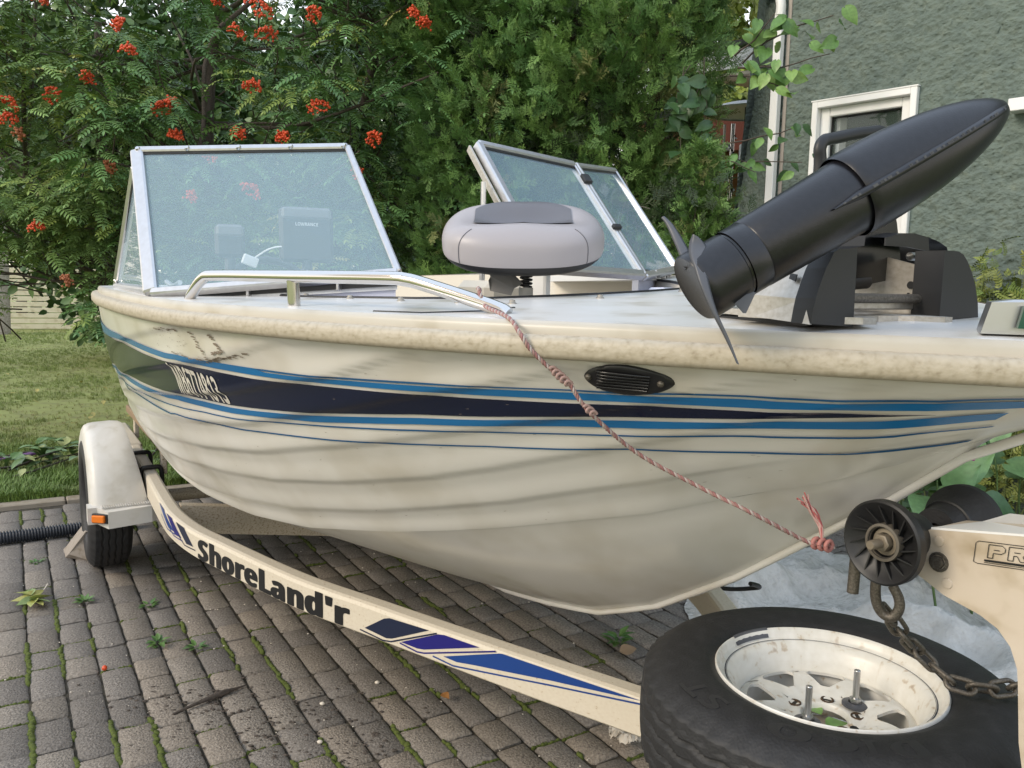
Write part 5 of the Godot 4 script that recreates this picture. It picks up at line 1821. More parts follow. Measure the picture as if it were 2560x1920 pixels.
# thickens a font's strokes a little by laying it down several times round a small circle
func embolden(tm: ArrayMesh, f: Callable) -> MB:
	var m := MB.new()
	var ar := tm.surface_get_arrays(0)
	var vs: PackedVector3Array = ar[Mesh.ARRAY_VERTEX]
	var bbs := tm.get_aabb().size
	var ix: PackedInt32Array = ar[Mesh.ARRAY_INDEX] if ar[Mesh.ARRAY_INDEX] != null else PackedInt32Array()
	if ix.is_empty():
		for i in vs.size(): ix.append(i)
	for k in 9:
		var an := TAU * k / 8.0
		var d := Vector3(cos(an) * bbs.x * 0.0075, sin(an) * bbs.y * 0.018, 0) if k < 8 else Vector3.ZERO
		for i in range(0, ix.size(), 3):
			var z := (N + F * 0.8).normalized() * 0.00006 * k
			m.t(f.call(vs[ix[i]] + d) + z, f.call(vs[ix[i + 2]] + d) + z, f.call(vs[ix[i + 1]] + d) + z)
	return m

func wheel_and_fender(o: Node3D, side: float) -> void:
	var c := P(-4.38, 0.900 * side, 0.33)
	var rim := MB.new()
	rim.lathe(c - N * 0.07 * side, N * side, [Vector2(0.19, 0.0), Vector2(0.17, 0.02), Vector2(0.165, 0.10), Vector2(0.06, 0.12), Vector2(0.05, 0.14), Vector2(0.0, 0.145)], 32)
	var w := part(o, "wheel", rim, M.rim)
	part(w, "tyre", tyre(c, N, 0.325, 0.175), M.rubber)
	# fender: an arched sheet with skirts and a step at the front
	var bi := 0.735
	var bo := 0.985
	var rows := []
	for i in 41:
		var an := deg_to_rad(lerpf(10.0, 172.0, i / 40.0))
		var rad := 0.375
		var row := []
		var dir := F * cos(an) * 1.08 + Vector3.UP * sin(an)
		var top := P(-4.40, 0, 0.325)
		var ease := 0.0
		for e in [[bo + 0.004, -0.10], [bo + 0.003, -0.055], [bo - 0.003, -0.03], [bo - 0.013, -0.012], [bo - 0.03, -0.003], [bo - 0.05, 0.0], [lerpf(bi, bo, 0.5), 0.004], [bi + 0.02 + 0.07 * sin(an), 0.0], [bi + 0.005 + 0.07 * sin(an), -0.008]]:
			var r: float = rad + e[1]
			row.append(top + N * (e[0] * side) + dir * r)
		rows.append(row)
	var m := MB.new()
	m.grid(rows, P(-4.4, 0.87 * side, 0.3))
	var fd := part(o, "fender", m, M.fender)
	# front step with its skirt and the marker light
	var st := MB.new()
	var th := Vector3.UP
	st.prism([P(-4.05, 1.002 * side, 0.395), P(-3.985, 1.002 * side, 0.39), P(-3.985, 0.965 * side, 0.39), P(-3.935, 0.925 * side, 0.375), P(-3.945, 0.745 * side, 0.382), P(-3.96, 0.725 * side, 0.384), P(-4.06, 0.725 * side, 0.395)], th * -0.075)
	part(fd, "step", st, M.fender)
	var rb := MB.new()
	for i in 22:
		var b := lerpf(0.945, 0.745, i / 21.0)
		rb.box(P(-3.995, b * side, 0.391), F * 0.036, N * 0.0022, Vector3.UP * 0.0022 + F * -0.0004)
	part(fd, "step_ribs", rb, M.fender)
	if side > 0:
		var lb := MB.new()
		var q := (F * 0.78 + N * 0.62).normalized()
		var t := (N * 0.78 - F * 0.62).normalized()
		var lc := P(-3.962, 0.953, 0.345)
		lb.box(lc, t * 0.037, Vector3.UP * 0.021, q * 0.008, 0.002)
		var l := part(fd, "marker_light", lb, M.black)
		var le := MB.new()
		le.box(lc + q * 0.012 + t * 0.003, t * 0.030, Vector3.UP * 0.0165, q * 0.008, 0.004)
		part(fd, "amber_lens", le, M.amber)

func winch(o: Node3D) -> void:
	var m := MB.new()
	var poly := []
	for e in [[-0.745, 0.975], [-0.735, 1.048], [-0.725, 1.055], [-0.59, 1.081], [-0.30, 1.13], [-0.25, 0.45], [-0.50, 0.45], [-0.572, 0.78], [-0.581, 0.865], [-0.584, 0.886], [-0.596, 0.914], [-0.616, 0.934], [-0.643, 0.945], [-0.700, 0.956]]:
		poly.append(P(e[0], 0.045, e[1]))
	m.prism(poly, -N * 0.09)
	var w := part(o, "winch_post", m, tex(mat(lin(0.60, 0.52, 0.43), 0.4), M.hull.albedo_texture, 2.0))
	var tp := MB.new()
	tp.prism([P(-0.728, 0.0455, 1.0555), P(-0.59, 0.0455, 1.0825), P(-0.30, 0.0455, 1.1315), P(-0.30, -0.0455, 1.1315), P(-0.66, -0.0455, 1.083), P(-0.70, -0.0455, 1.06)], Vector3.DOWN * 0.0035)
	part(w, "post_top", tp, M.white)
	for e in [[-0.714, 1.037, 0.0085], [-0.695, 0.976, 0.0085]]:
		var r := MB.new()
		r.lathe(P(e[0], 0.0452, e[1]), N, [Vector2(e[2], 0), Vector2(e[2] * 0.9, 0.002), Vector2(0.0, 0.0032)], 14)
		part(w, "rivet", r, w.material_override)
	var bt := MB.new()
	bt.lathe(P(-0.711, 0.0452, 1.005), N, [Vector2(0.0155, 0), Vector2(0.0155, 0.0025), Vector2(0.0115, 0.003)], 16)
	bt.lathe(P(-0.711, 0.047, 1.005), N, [Vector2(0.0105, 0), Vector2(0.0105, 0.007), Vector2(0.0, 0.008)], 6)
	part(w, "bolt", bt, M.chain)
	# outlined lettering in a ruled frame
	var ink := MB.new()
	var K := func(x: float, y: float) -> Vector3:
		return P(-0.6585 + x * 0.19 + y * 0.007 / 0.034 * 0.2, 0.0466, 1.0225 + y + x * 0.030)
	var stroke := func(pts: Array, wd: float) -> void:
		for i in pts.size() - 1:
			var d: Vector2 = (pts[i + 1] - pts[i])
			var nn := Vector2(-d.y, d.x * 0.19 * 0.19).normalized()
			nn = Vector2(nn.x * wd / 0.19, nn.y * wd) if absf(d.x * 0.19) < absf(d.y) else Vector2(0, wd)
			ink.q(K.call(pts[i].x - nn.x, pts[i].y - nn.y), K.call(pts[i + 1].x - nn.x, pts[i + 1].y - nn.y), K.call(pts[i + 1].x + nn.x, pts[i + 1].y + nn.y), K.call(pts[i].x + nn.x, pts[i].y + nn.y))
	stroke.call([Vector2(0.0, 0.0), Vector2(0.0, 0.029), Vector2(0.02, 0.032), Vector2(1.2, 0.032)], 0.0005)
	stroke.call([Vector2(0.0, 0.0), Vector2(0.03, -0.002), Vector2(1.2, -0.002)], 0.0005)
	stroke.call([Vector2(0.08, 0.004), Vector2(1.2, 0.004)], 0.0016)
	stroke.call([Vector2(0.08, 0.0008), Vector2(1.2, 0.0008)], 0.0004)
	var gl := {"P": [[Vector2(0, 0), Vector2(0, 0.02), Vector2(0.10, 0.02), Vector2(0.125, 0.016), Vector2(0.125, 0.011), Vector2(0.10, 0.0075), Vector2(0.04, 0.0075), Vector2(0.04, 0), Vector2(0, 0)], [Vector2(0.04, 0.0125), Vector2(0.085, 0.0125)]],
		"R": [[Vector2(0, 0), Vector2(0, 0.02), Vector2(0.10, 0.02), Vector2(0.125, 0.016), Vector2(0.125, 0.011), Vector2(0.105, 0.008), Vector2(0.13, 0), Vector2(0.09, 0), Vector2(0.065, 0.0075), Vector2(0.04, 0.0075), Vector2(0.04, 0), Vector2(0, 0)], [Vector2(0.04, 0.0125), Vector2(0.085, 0.0125)]],
		"O": [[Vector2(0.03, 0), Vector2(0.0, 0.005), Vector2(0.0, 0.015), Vector2(0.03, 0.02), Vector2(0.10, 0.02), Vector2(0.13, 0.015), Vector2(0.13, 0.005), Vector2(0.10, 0), Vector2(0.03, 0)], [Vector2(0.045, 0.006), Vector2(0.045, 0.014), Vector2(0.085, 0.014), Vector2(0.085, 0.006), Vector2(0.045, 0.006)]]}
	var x0 := 0.10
	for ch in ["P", "R", "O"]:
		for poly2 in gl[ch]:
			var q := []
			for p in poly2: q.append(Vector2(p.x + x0, p.y + 0.0085))
			stroke.call(q, 0.00055)
		x0 += 0.15
	part(w, "lettering", ink, M.ink)
	# axle and the two flared bow rollers
	var ra := -0.765
	var rh := 1.03
	for side in [1.0, -1.0]:
		var r := MB.new()
		r.lathe(P(ra, 0.026 * side, rh), N * side, [Vector2(0.012, 0), Vector2(0.036, 0), Vector2(0.036, 0.012), Vector2(0.040, 0.026), Vector2(0.050, 0.050), Vector2(0.062, 0.068), Vector2(0.0665, 0.074), Vector2(0.0665, 0.088), Vector2(0.063, 0.0905), Vector2(0.056, 0.086), Vector2(0.046, 0.076), Vector2(0.030, 0.072), Vector2(0.029, 0.084), Vector2(0.024, 0.085), Vector2(0.022, 0.070), Vector2(0.0, 0.070)], 48)
		var rl := part(o, "bow_roller", r, M.black if side > 0 else M.rubber)
		if side < 0:
			var gr := MB.new()
			gr.lathe(P(ra, -0.026 - 0.030, rh), -N, [Vector2(0.0425, 0), Vector2(0.0455, 0.001), Vector2(0.0465, 0.004), Vector2(0.044, 0.005)], 32)
			part(rl, "groove_ring", gr, M.black)
		else:
			var hub := MB.new()
			hub.lathe(P(ra, 0.026 + 0.071, rh), N, [Vector2(0.030, 0), Vector2(0.0295, 0.0145), Vector2(0.0255, 0.0155), Vector2(0.0235, 0.012), Vector2(0.0235, 0.002), Vector2(0, 0.002)], 28)
			part(rl, "hub_ring", hub, mat(lin(0.11, 0.095, 0.075), 0.6))
			var rb := MB.new()
			var e1 := F
			var e2 := Vector3.UP
			for i in 15:
				var an := TAU * i / 15 + 0.2
				var d := e1 * cos(an) + e2 * sin(an)
				var d2 := e1 * cos(an + 0.28) + e2 * sin(an + 0.28)
				var o0 := P(ra, 0.026 + 0.0725, rh) + d * 0.030
				var o1 := P(ra, 0.026 + 0.084, rh) + d2 * 0.0575
				var wv := d.cross(N).normalized() * 0.0013
				var tpv := N * 0.010
				rb.q(o0 - wv, o1 - wv, o1 - wv + N * 0.003, o0 - wv + tpv)
				rb.q(o0 + wv, o0 + wv + tpv, o1 + wv + N * 0.003, o1 + wv)
				rb.q(o0 - wv + tpv, o1 - wv + N * 0.003, o1 + wv + N * 0.003, o0 + wv + tpv)
			part(rl, "rib", rb, M.black)
			var bo := MB.new()
			bo.lathe(P(ra, 0.026 + 0.073, rh), N, [Vector2(0.021, 0), Vector2(0.021, 0.004), Vector2(0.015, 0.005)], 20)
			bo.lathe(P(ra, 0.026 + 0.077, rh), N, [Vector2(0.0145, 0), Vector2(0.0145, 0.012), Vector2(0.012, 0.014), Vector2(0.0, 0.014)], 6)
			bo.lathe(P(ra, 0.026 + 0.091, rh), N, [Vector2(0.0075, 0), Vector2(0.0075, 0.022), Vector2(0.0065, 0.024), Vector2(0.0, 0.024)], 12)
			part(rl, "axle_bolt", bo, mat(lin(0.21, 0.175, 0.13), 0.5, 0.3))
	var sh := MB.new()
	sh.tube([P(ra, 0.1, rh), P(ra, -0.1, rh)], 0.009, 8)
	part(o, "roller_axle", sh, M.chain)
	# bow eye on the stem with the winch hook hanging in it, and the pin beside it
	var pin := MB.new()
	pin.tube([P(-0.848, 0.055, 0.99), P(-0.846, 0.06, 0.912)], 0.0095, 10)
	part(o, "drop_pin", pin, M.chain)

func spare() -> void:
	var ctr := P(-0.924, 0.005, 0)
	var o := thing("spare_wheel", "spare wheel lying flat on the trailer tongue, white spoked rim with two upright bolts", "wheel", P(-0.924, 0.005, 0.53))
	var hy := 0.632
	var C := ctr + Vector3.UP * hy
	part(o, "tyre", tyre(C, Vector3.UP, 0.335, 0.188, 204), M.rubber)
	# raised lettering on the sidewall, tops outwards
	for e in [["DICO", 46.0, 0.266, 0.055, 0.44], ["ST", 98.0, 0.274, 0.05, 0.17]]:
		var tm := text_mesh(e[0], 0.2, 800, 0.02)
		var bb := tm.get_aabb()
		var n: int = (e[0] as String).length()
		var fn := func(p: Vector3) -> Vector3:
			var x := (p.x - bb.position.x) / bb.size.x
			var y := (p.y - bb.position.y) / bb.size.y
			# spread the letters out along the arc
			x = x + sin(x * TAU * n) * 0.02
			var an: float = deg_to_rad(e[1]) + e[4] * 2.0 * x - e[4]
			var r: float = e[2] + (y - 0.5) * e[3] * 0.82
			var up := 0.0 if p.z < 0 else 0.0013
			return C + (F * cos(an) + N * sin(an)) * r + Vector3.UP * (0.1015 + up - pow((r - 0.258) / 0.05, 2.0) * 0.006)
		part(o, "raised_letters", wrap_text(tm, fn), mat(lin(0.022, 0.022, 0.024), 0.45))
	# rim: flange, barrel and a disc with eight openings
	var rm := MB.new()
	var top := 0.725 - hy
	rm.lathe(C, Vector3.UP, [Vector2(0.199, top - 0.016), Vector2(0.200, top - 0.003), Vector2(0.1975, top), Vector2(0.192, top - 0.003), Vector2(0.190, top - 0.012), Vector2(0.186, top - 0.018), Vector2(0.172, top - 0.021), Vector2(0.163, top - 0.034), Vector2(0.160, top - 0.046), Vector2(0.1575, top - 0.05), Vector2(0.155, top - 0.068), Vector2(0.1535, top - 0.078), Vector2(0.151, top - 0.16)], 72, false, 50.0)
	var rim := part(o, "rim", rm, M.rim)
	var pin := MB.new()
	pin.lathe(C, Vector3.UP, [Vector2(0.1815, top - 0.0185), Vector2(0.1795, top - 0.0183)], 72)
	pin.lathe(C, Vector3.UP, [Vector2(0.1785, top - 0.0185), Vector2(0.1777, top - 0.0183)], 72)
	part(rim, "pinstripe", pin, M.decal_a)
	var wt := MB.new()
	for k in 9:
		var a0 := deg_to_rad(168.0 + k * 3.0)
		var a1 := deg_to_rad(171.0 + k * 3.0)
		var rr := [[0.1985, top + 0.0015], [0.1945, top + 0.001], [0.1905, top - 0.009], [0.186, top - 0.015]]
		for j in 3:
			var f := func(an: float, q: Array) -> Vector3: return C + (F * cos(an) + N * sin(an)) * q[0] + Vector3.UP * q[1]
			wt.q(f.call(a0, rr[j]), f.call(a0, rr[j + 1]), f.call(a1, rr[j + 1]), f.call(a1, rr[j]))
	part(rim, "wheel_weight", wt, M.prop)
	var ds := MB.new()
	var hole := MB.new()
	var dz := 0.655 - hy
	var pt := func(r: float, an: float, dy := 0.0) -> Vector3:
		var yy: float = dz - 0.012 * smoothstep(0.085, 0.06, r) + 0.006 * smoothstep(0.075, 0.12, r) - 0.010 * smoothstep(0.135, 0.154, r)
		return C + (F * cos(an) + N * sin(an)) * r + Vector3.UP * (yy + dy)
	for s in 8:
		var mid := TAU * s / 8.0 + 0.12
		var h0 := TAU / 16.0
		var outer := []
		var inner := []
		var n := 28
		for k in n:
			var u := float(k) / n
			# walk round the sector edge
			var p: Vector2
			if u < 0.35: p = Vector2(0.1545, lerpf(-h0, h0, u / 0.35))
			elif u < 0.5: p = Vector2(lerpf(0.1545, 0.072, (u - 0.35) / 0.15), h0)
			elif u < 0.85: p = Vector2(0.072, lerpf(h0, -h0, (u - 0.5) / 0.35))
			else: p = Vector2(lerpf(0.072, 0.1545, (u - 0.85) / 0.15), -h0)
			outer.append(p)
			# rounded triangle, its point towards the hub
			var cx := Vector2(0.118, 0.0)
			var v := Vector2(p.x - cx.x, p.y * 0.115)
			var an := v.angle()
			var rt := 0.0215 / maxf(0.35, cos(fmod(an + PI + TAU, TAU / 3.0) - PI / 3.0))
			rt = minf(rt, 0.0325)
			var q := cx + Vector2.from_angle(an) * rt * Vector2(0.95, 1.22)
			inner.append(Vector2(q.x, q.y / 0.115 * 0.115 / q.x))
		for k in n:
			var j := (k + 1) % n
			ds.q(pt.call(outer[k].x, mid + outer[k].y), pt.call(outer[j].x, mid + outer[j].y), pt.call(inner[j].x, mid + inner[j].y), pt.call(inner[k].x, mid + inner[k].y), 4)
			ds.q(pt.call(inner[k].x, mid + inner[k].y), pt.call(inner[j].x, mid + inner[j].y), pt.call(inner[j].x, mid + inner[j].y, -0.006), pt.call(inner[k].x, mid + inner[k].y, -0.006), 5)
	# hub face with the centre hole and five stud holes
	var rr := [0.072, 0.060, 0.052, 0.044, 0.042, 0.041]
	var dyy := [0.0, 0.0, 0.001, 0.001, -0.001, -0.012]
	for i in rr.size() - 1:
		for k in 60:
			var a0 := TAU * k / 60
			var a1 := TAU * (k + 1) / 60
			ds.q(pt.call(rr[i], a0, dyy[i]), pt.call(rr[i], a1, dyy[i]), pt.call(rr[i + 1], a1, dyy[i + 1]), pt.call(rr[i + 1], a0, dyy[i + 1]), 6)
	part(rim, "disc", ds, M.rim)
	for k in 5:
		var an := deg_to_rad(20.0) + TAU * k / 5
		var c: Vector3 = pt.call(0.0575, an)
		if k == 1 or k == 4: pass
		var st := MB.new()
		st.lathe(c + Vector3.DOWN * 0.001, Vector3.UP, [Vector2(0.0125, 0.0), Vector2(0.0118, 0.0042), Vector2(0.0095, 0.004), Vector2(0.0085, 0.0015)], 16)
		part(rim, "stud_hole", st, M.rust)
		var dk := MB.new()
		dk.lathe(c + Vector3.UP * 0.0006, Vector3.UP, [Vector2(0.0095, 0.0), Vector2(0.0, 0.0002)], 14)
		part(rim, "stud_opening", dk, M.dark_in)
	# carrier plate below, seen through the openings
	var pl := MB.new()
	pl.lathe(C + Vector3.UP * -0.11, Vector3.UP, [Vector2(0, 0), Vector2(0.152, 0), Vector2(0.152, 0.006), Vector2(0, 0.006)], 40)
	part(o, "carrier_plate", pl, M.rust)
	var gv := MB.new()
	gv.lathe(C + Vector3.UP * -0.02, Vector3.UP, [Vector2(0, 0), Vector2(0.05, 0), Vector2(0.05, 0.004), Vector2(0, 0.005)], 20)
	part(o, "hub_debris", gv, M.concrete)
	for e in [[-0.914, 0.066, 0.0], [-0.912, -0.064, 0.4]]:
		var b := MB.new()
		var c := P(e[0], e[1], 0.655 - 0.006)
		b.lathe(c, Vector3.UP, [Vector2(0.0, 0), Vector2(0.0235, 0), Vector2(0.0235, 0.0035), Vector2(0.012, 0.006), Vector2(0.012, 0.007)], 24)
		var bo := part(o, "clamp_washer", b, M.prop)
		var nt := MB.new()
		nt.lathe(c + Vector3.UP * 0.0065, Vector3.UP, [Vector2(0.0105, 0), Vector2(0.0105, 0.008), Vector2(0, 0.009)], 6)
		part(bo, "nut", nt, M.zinc)
		var rd := MB.new()
		var pr := []
		for k in 40: pr.append(Vector2(0.0061 if k % 2 == 0 else 0.0056, 0.010 + k * 0.0015))
		pr.append(Vector2(0, 0.0705))
		rd.lathe(c, Vector3.UP, pr, 12, false, 80.0)
		part(bo, "threaded_rod", rd, M.zinc)
	var va := MB.new()
	va.tube([ctr + P(0, 0, 0) - P(0, 0, 0) + Vector3.UP * 0.672 + F * 0.118 + N * 0.083, ctr + Vector3.UP * 0.70 + F * 0.122 + N * 0.086], 0.0075, 8)
	part(o, "valve", va, M.black)
	# two green leaves lying in the hub
	var lf := broad_leaf(0.05, 0.036, false, 8)
	for k in 2:
		var l := single("fallen_leaf", lf, leaf_mat(Color(0.2, 0.36, 0.10)), ["green leaf in the hub of the spare wheel, beside the left bolt", "green leaf in the hub of the spare wheel, under the far rim of the hole"][k], "leaf", "leaves in the spare wheel hub")
		l.transform = Transform3D(Basis.from_euler(Vector3(-0.15, [2.0, 3.6][k], 0.1)), P(-0.905 - 0.035 * k, 0.022 - 0.028 * k, 0.632))
	chain()

func link_mesh(ln: float, wd: float, r: float) -> ArrayMesh:
	var m := MB.new()
	var pts := []
	for i in 25:
		var an := TAU * i / 24.0
		pts.append(Vector3(cos(an) * wd * 0.5, 0, sin(an) * wd * 0.5 + signf(sin(an) + 0.0001) * (ln - wd) * 0.5))
	m.tube(pts, r, 8, false)
	return m.mesh()

func chain() -> void:
	var o := thing("safety_chain", "rusty steel chain hanging from the bow hook across the spare wheel", "chain", P(-0.82, 0.01, 0.88))
	var path := smooth_path([P(-0.821, 0.010, 0.884), P(-0.817, -0.012, 0.862), P(-0.815, -0.04, 0.83), P(-0.815, -0.072, 0.803), P(-0.80, -0.095, 0.777), P(-0.772, -0.099, 0.762), P(-0.744, -0.099, 0.756), P(-0.722, -0.118, 0.756), P(-0.702, -0.142, 0.756), P(-0.684, -0.18, 0.762), P(-0.655, -0.235, 0.775), P(-0.60, -0.29, 0.80)], 24)
	var lm := link_mesh(0.045, 0.024, 0.0042)
	var d := 0.0
	var k := 0
	var want := 0.018
	for i in path.size() - 1:
		d += path[i].distance_to(path[i + 1])
		if d >= want:
			want += 0.0335
			var dir: Vector3 = (path[mini(i + 6, path.size() - 1)] - path[maxi(i - 6, 0)]).normalized()
			var l := MeshInstance3D.new()
			l.name = "link"
			l.mesh = lm
			l.material_override = M.chain
			o.add_child(l, true)
			var bs := look(dir) * Basis(Vector3(0, 0, 1), (0.75 if k % 2 == 0 else 0.75 + PI / 2) + rng.randfn() * 0.12)
			l.transform = Transform3D(bs, path[i] - o.position)
			k += 1
	# the open hook that it hangs from
	var hm := MB.new()
	hm.tube(smooth_path([P(-0.822, 0.03, 0.985), P(-0.825, 0.03, 0.93), P(-0.824, 0.026, 0.898), P(-0.816, 0.018, 0.878), P(-0.802, 0.012, 0.876), P(-0.794, 0.008, 0.892), P(-0.796, 0.008, 0.910), P(-0.806, 0.012, 0.929)], 5), 0.0085, 10)
	part(o, "hook", hm, M.chain)

func motor() -> void:
	var tail := P(-0.8386, 0.4573, 1.4148)
	var s1 := P(-0.819, 0.4072, 1.4478)
	var s2 := P(-0.7629, 0.2415, 1.5499)
	var tip := P(-0.6746, 0.0244, 1.6849)
	var o := thing("trolling_motor", "black bow mount trolling motor stowed pointing up across the foredeck", "motor", P(-0.78, 0.1, 1.37))
	var ax := (s2 - tail).normalized()
	var l1 := (s1 - tail).dot(ax)
	var l2 := (s2 - tail).dot(ax)
	var hs := MB.new()
	hs.lathe(tail, ax, [Vector2(0.0490, l1 + 0.003), Vector2(0.0492, l1 + 0.030), Vector2(0.0486, l1 + 0.031), Vector2(0.0498, l1 + 0.033), Vector2(0.0545, l2 - 0.004), Vector2(0.0535, l2)], 56)
	part(o, "housing", hs, M.motor)
	var seam := MB.new()
	seam.lathe(tail, ax, [Vector2(0.0470, l1 - 0.004), Vector2(0.0470, l1 + 0.004)], 48)
	part(o, "seam", seam, M.black_gloss)
	seam = MB.new()
	seam.lathe(tail, ax, [Vector2(0.0525, l2 - 0.003), Vector2(0.0525, l2 + 0.004)], 48)
	part(o, "seam", seam, M.black_gloss)
	# propeller hub with two swept blades
	var hb := MB.new()
	hb.lathe(tail, ax, [Vector2(0.0, 0.004), Vector2(0.040, 0.002), Vector2(0.0465, 0.0), Vector2(0.0488, 0.004), Vector2(0.0490, 0.012), Vector2(0.0482, l1 - 0.003), Vector2(0.046, l1)], 48)
	var hub := part(o, "propeller_hub", hb, M.motor)
	var b1 := MB.new()
	var le := [P(-0.832, 0.4695, 1.4860), P(-0.8335, 0.4735, 1.4750), P(-0.826, 0.4800, 1.4600), P(-0.812, 0.4845, 1.4440), P(-0.797, 0.486, 1.4190), P(-0.7835, 0.479, 1.3880), P(-0.7700, 0.467, 1.3560), P(-0.7560, 0.4565, 1.3230)]
	var te := [P(-0.8285, 0.4640, 1.4830), P(-0.8190, 0.4560, 1.4690), P(-0.8080, 0.4640, 1.4560), P(-0.7990, 0.4740, 1.4370), P(-0.7885, 0.4765, 1.4130), P(-0.7765, 0.4735, 1.3830), P(-0.7645, 0.4640, 1.3525), P(-0.7535, 0.4560, 1.3210)]
	b1.grid([smooth_path(le, 4), smooth_path(te, 4)], tail)
	thicken(b1, smooth_path(le, 4), smooth_path(te, 4), 0.0028)
	part(hub, "blade", b1, M.prop)
	var b2 := MB.new()
	var l2e := [P(-0.9115, 0.4560, 1.5130), P(-0.9010, 0.4560, 1.5030), P(-0.8860, 0.4570, 1.4840), P(-0.8640, 0.4620, 1.4600), P(-0.845, 0.470, 1.440)]
	var t2e := [P(-0.9095, 0.4535, 1.5145), P(-0.8960, 0.4510, 1.5040), P(-0.8800, 0.4500, 1.4870), P(-0.8590, 0.4500, 1.4640), P(-0.840, 0.455, 1.445)]
	thicken(b2, smooth_path(l2e, 4), smooth_path(t2e, 4), 0.0028)
	part(hub, "blade", b2, M.prop)
	var sp := MB.new()
	sp.prism([P(-0.800, 0.428, 1.402), P(-0.783, 0.405, 1.412), P(-0.787, 0.417, 1.384)], (F - N).normalized() * 0.004)
	part(hub, "spur", sp, M.prop)
	# nose cone with the long skeg
	var ax2 := (tip - s2).normalized()
	var ln := s2.distance_to(tip)
	var pr := [Vector2(0.0585, 0.0), Vector2(0.0605, 0.004)]
	for i in range(1, 26):
		var u := i / 25.0
		pr.append(Vector2(0.061 * pow(maxf(0.0, 1.0 - pow(u, 2.35)), 0.62), 0.004 + u * ln))
	var nc := MB.new()
	nc.lathe(s2 - ax2 * 0.012, ax2, pr, 56, false, 60.0)
	var nose := part(o, "nose_cone", nc, M.motor)
	var cam := (Vector3(0, 1.30, 0.05) - s2).normalized()
	var sd := (cam - ax2 * cam.dot(ax2)).normalized()
	var wd := ax2.cross(sd).normalized()
	var sk := MB.new()
	var rows := []
	for i in 30:
		var u := i / 29.0
		var t := lerpf(-0.055, ln - 0.006, u)
		var rr := 0.061 * pow(maxf(0.0, 1.0 - pow(clampf(t / ln, 0.0, 1.0), 2.35)), 0.62)
		var hgt := rr + 0.011 * smoothstep(0.0, 0.2, u) * (1.0 - smoothstep(0.93, 1.0, u)) + (0.002 if u < 0.12 else 0.0)
		var c := s2 - ax2 * 0.012 + ax2 * t
		var w := 0.0035 * minf(1.0, u * 6.0 + 0.15)
		rows.append([c + sd * (rr - 0.012) - wd * w * 2.2, c + sd * hgt - wd * w, c + sd * (hgt + 0.001), c + sd * hgt + wd * w, c + sd * (rr - 0.012) + wd * w * 2.2])
	sk.grid(rows, s2)
	part(nose, "skeg", sk, M.motor)
	var sf := MB.new()
	for i in 46:
		var u := rng.randf_range(0.04, 0.97)
		var r: Array = rows[int(u * 29)]
		var r2: Array = rows[mini(29, int(u * 29) + 1)]
		var e := sd * 0.0006
		var x := rng.randf_range(0.0, 0.6)
		sf.q(r[1].lerp(r2[1], x) + e, r[1].lerp(r2[1], x + 0.35) + e, r[2].lerp(r2[2], x + 0.3) + e, r[2].lerp(r2[2], x) + e)
	part(nose, "scuffs", sf, mat(lin(0.06, 0.06, 0.06), 0.7), "stuff")
	mount(o)

func thicken(m: MB, a: Array, b: Array, t: float) -> void:
	var rows := []
	for i in a.size():
		var j := clampi(i, 0, a.size() - 2)
		var d: Vector3 = (a[j + 1] - a[j]).normalized()
		var w: Vector3 = b[i] - a[i]
		var n := d.cross(w).normalized() * t * 0.5
		var u := w.normalized() * t * 0.4
		rows.append([a[i] - u, a[i] + w * 0.2 + n, b[i] - w * 0.2 + n, b[i] + u, b[i] - w * 0.2 - n, a[i] + w * 0.2 - n])
	m.grid(rows, (a[0] + b[0]) * 0.5 - (a[1] - a[0]) * 0.0, 1, true)
	m.prism(rows[0], (a[0] - a[1]).normalized() * 0.0004)
	m.prism(rows[-1], (a[-1] - a[-2]).normalized() * 0.0004)

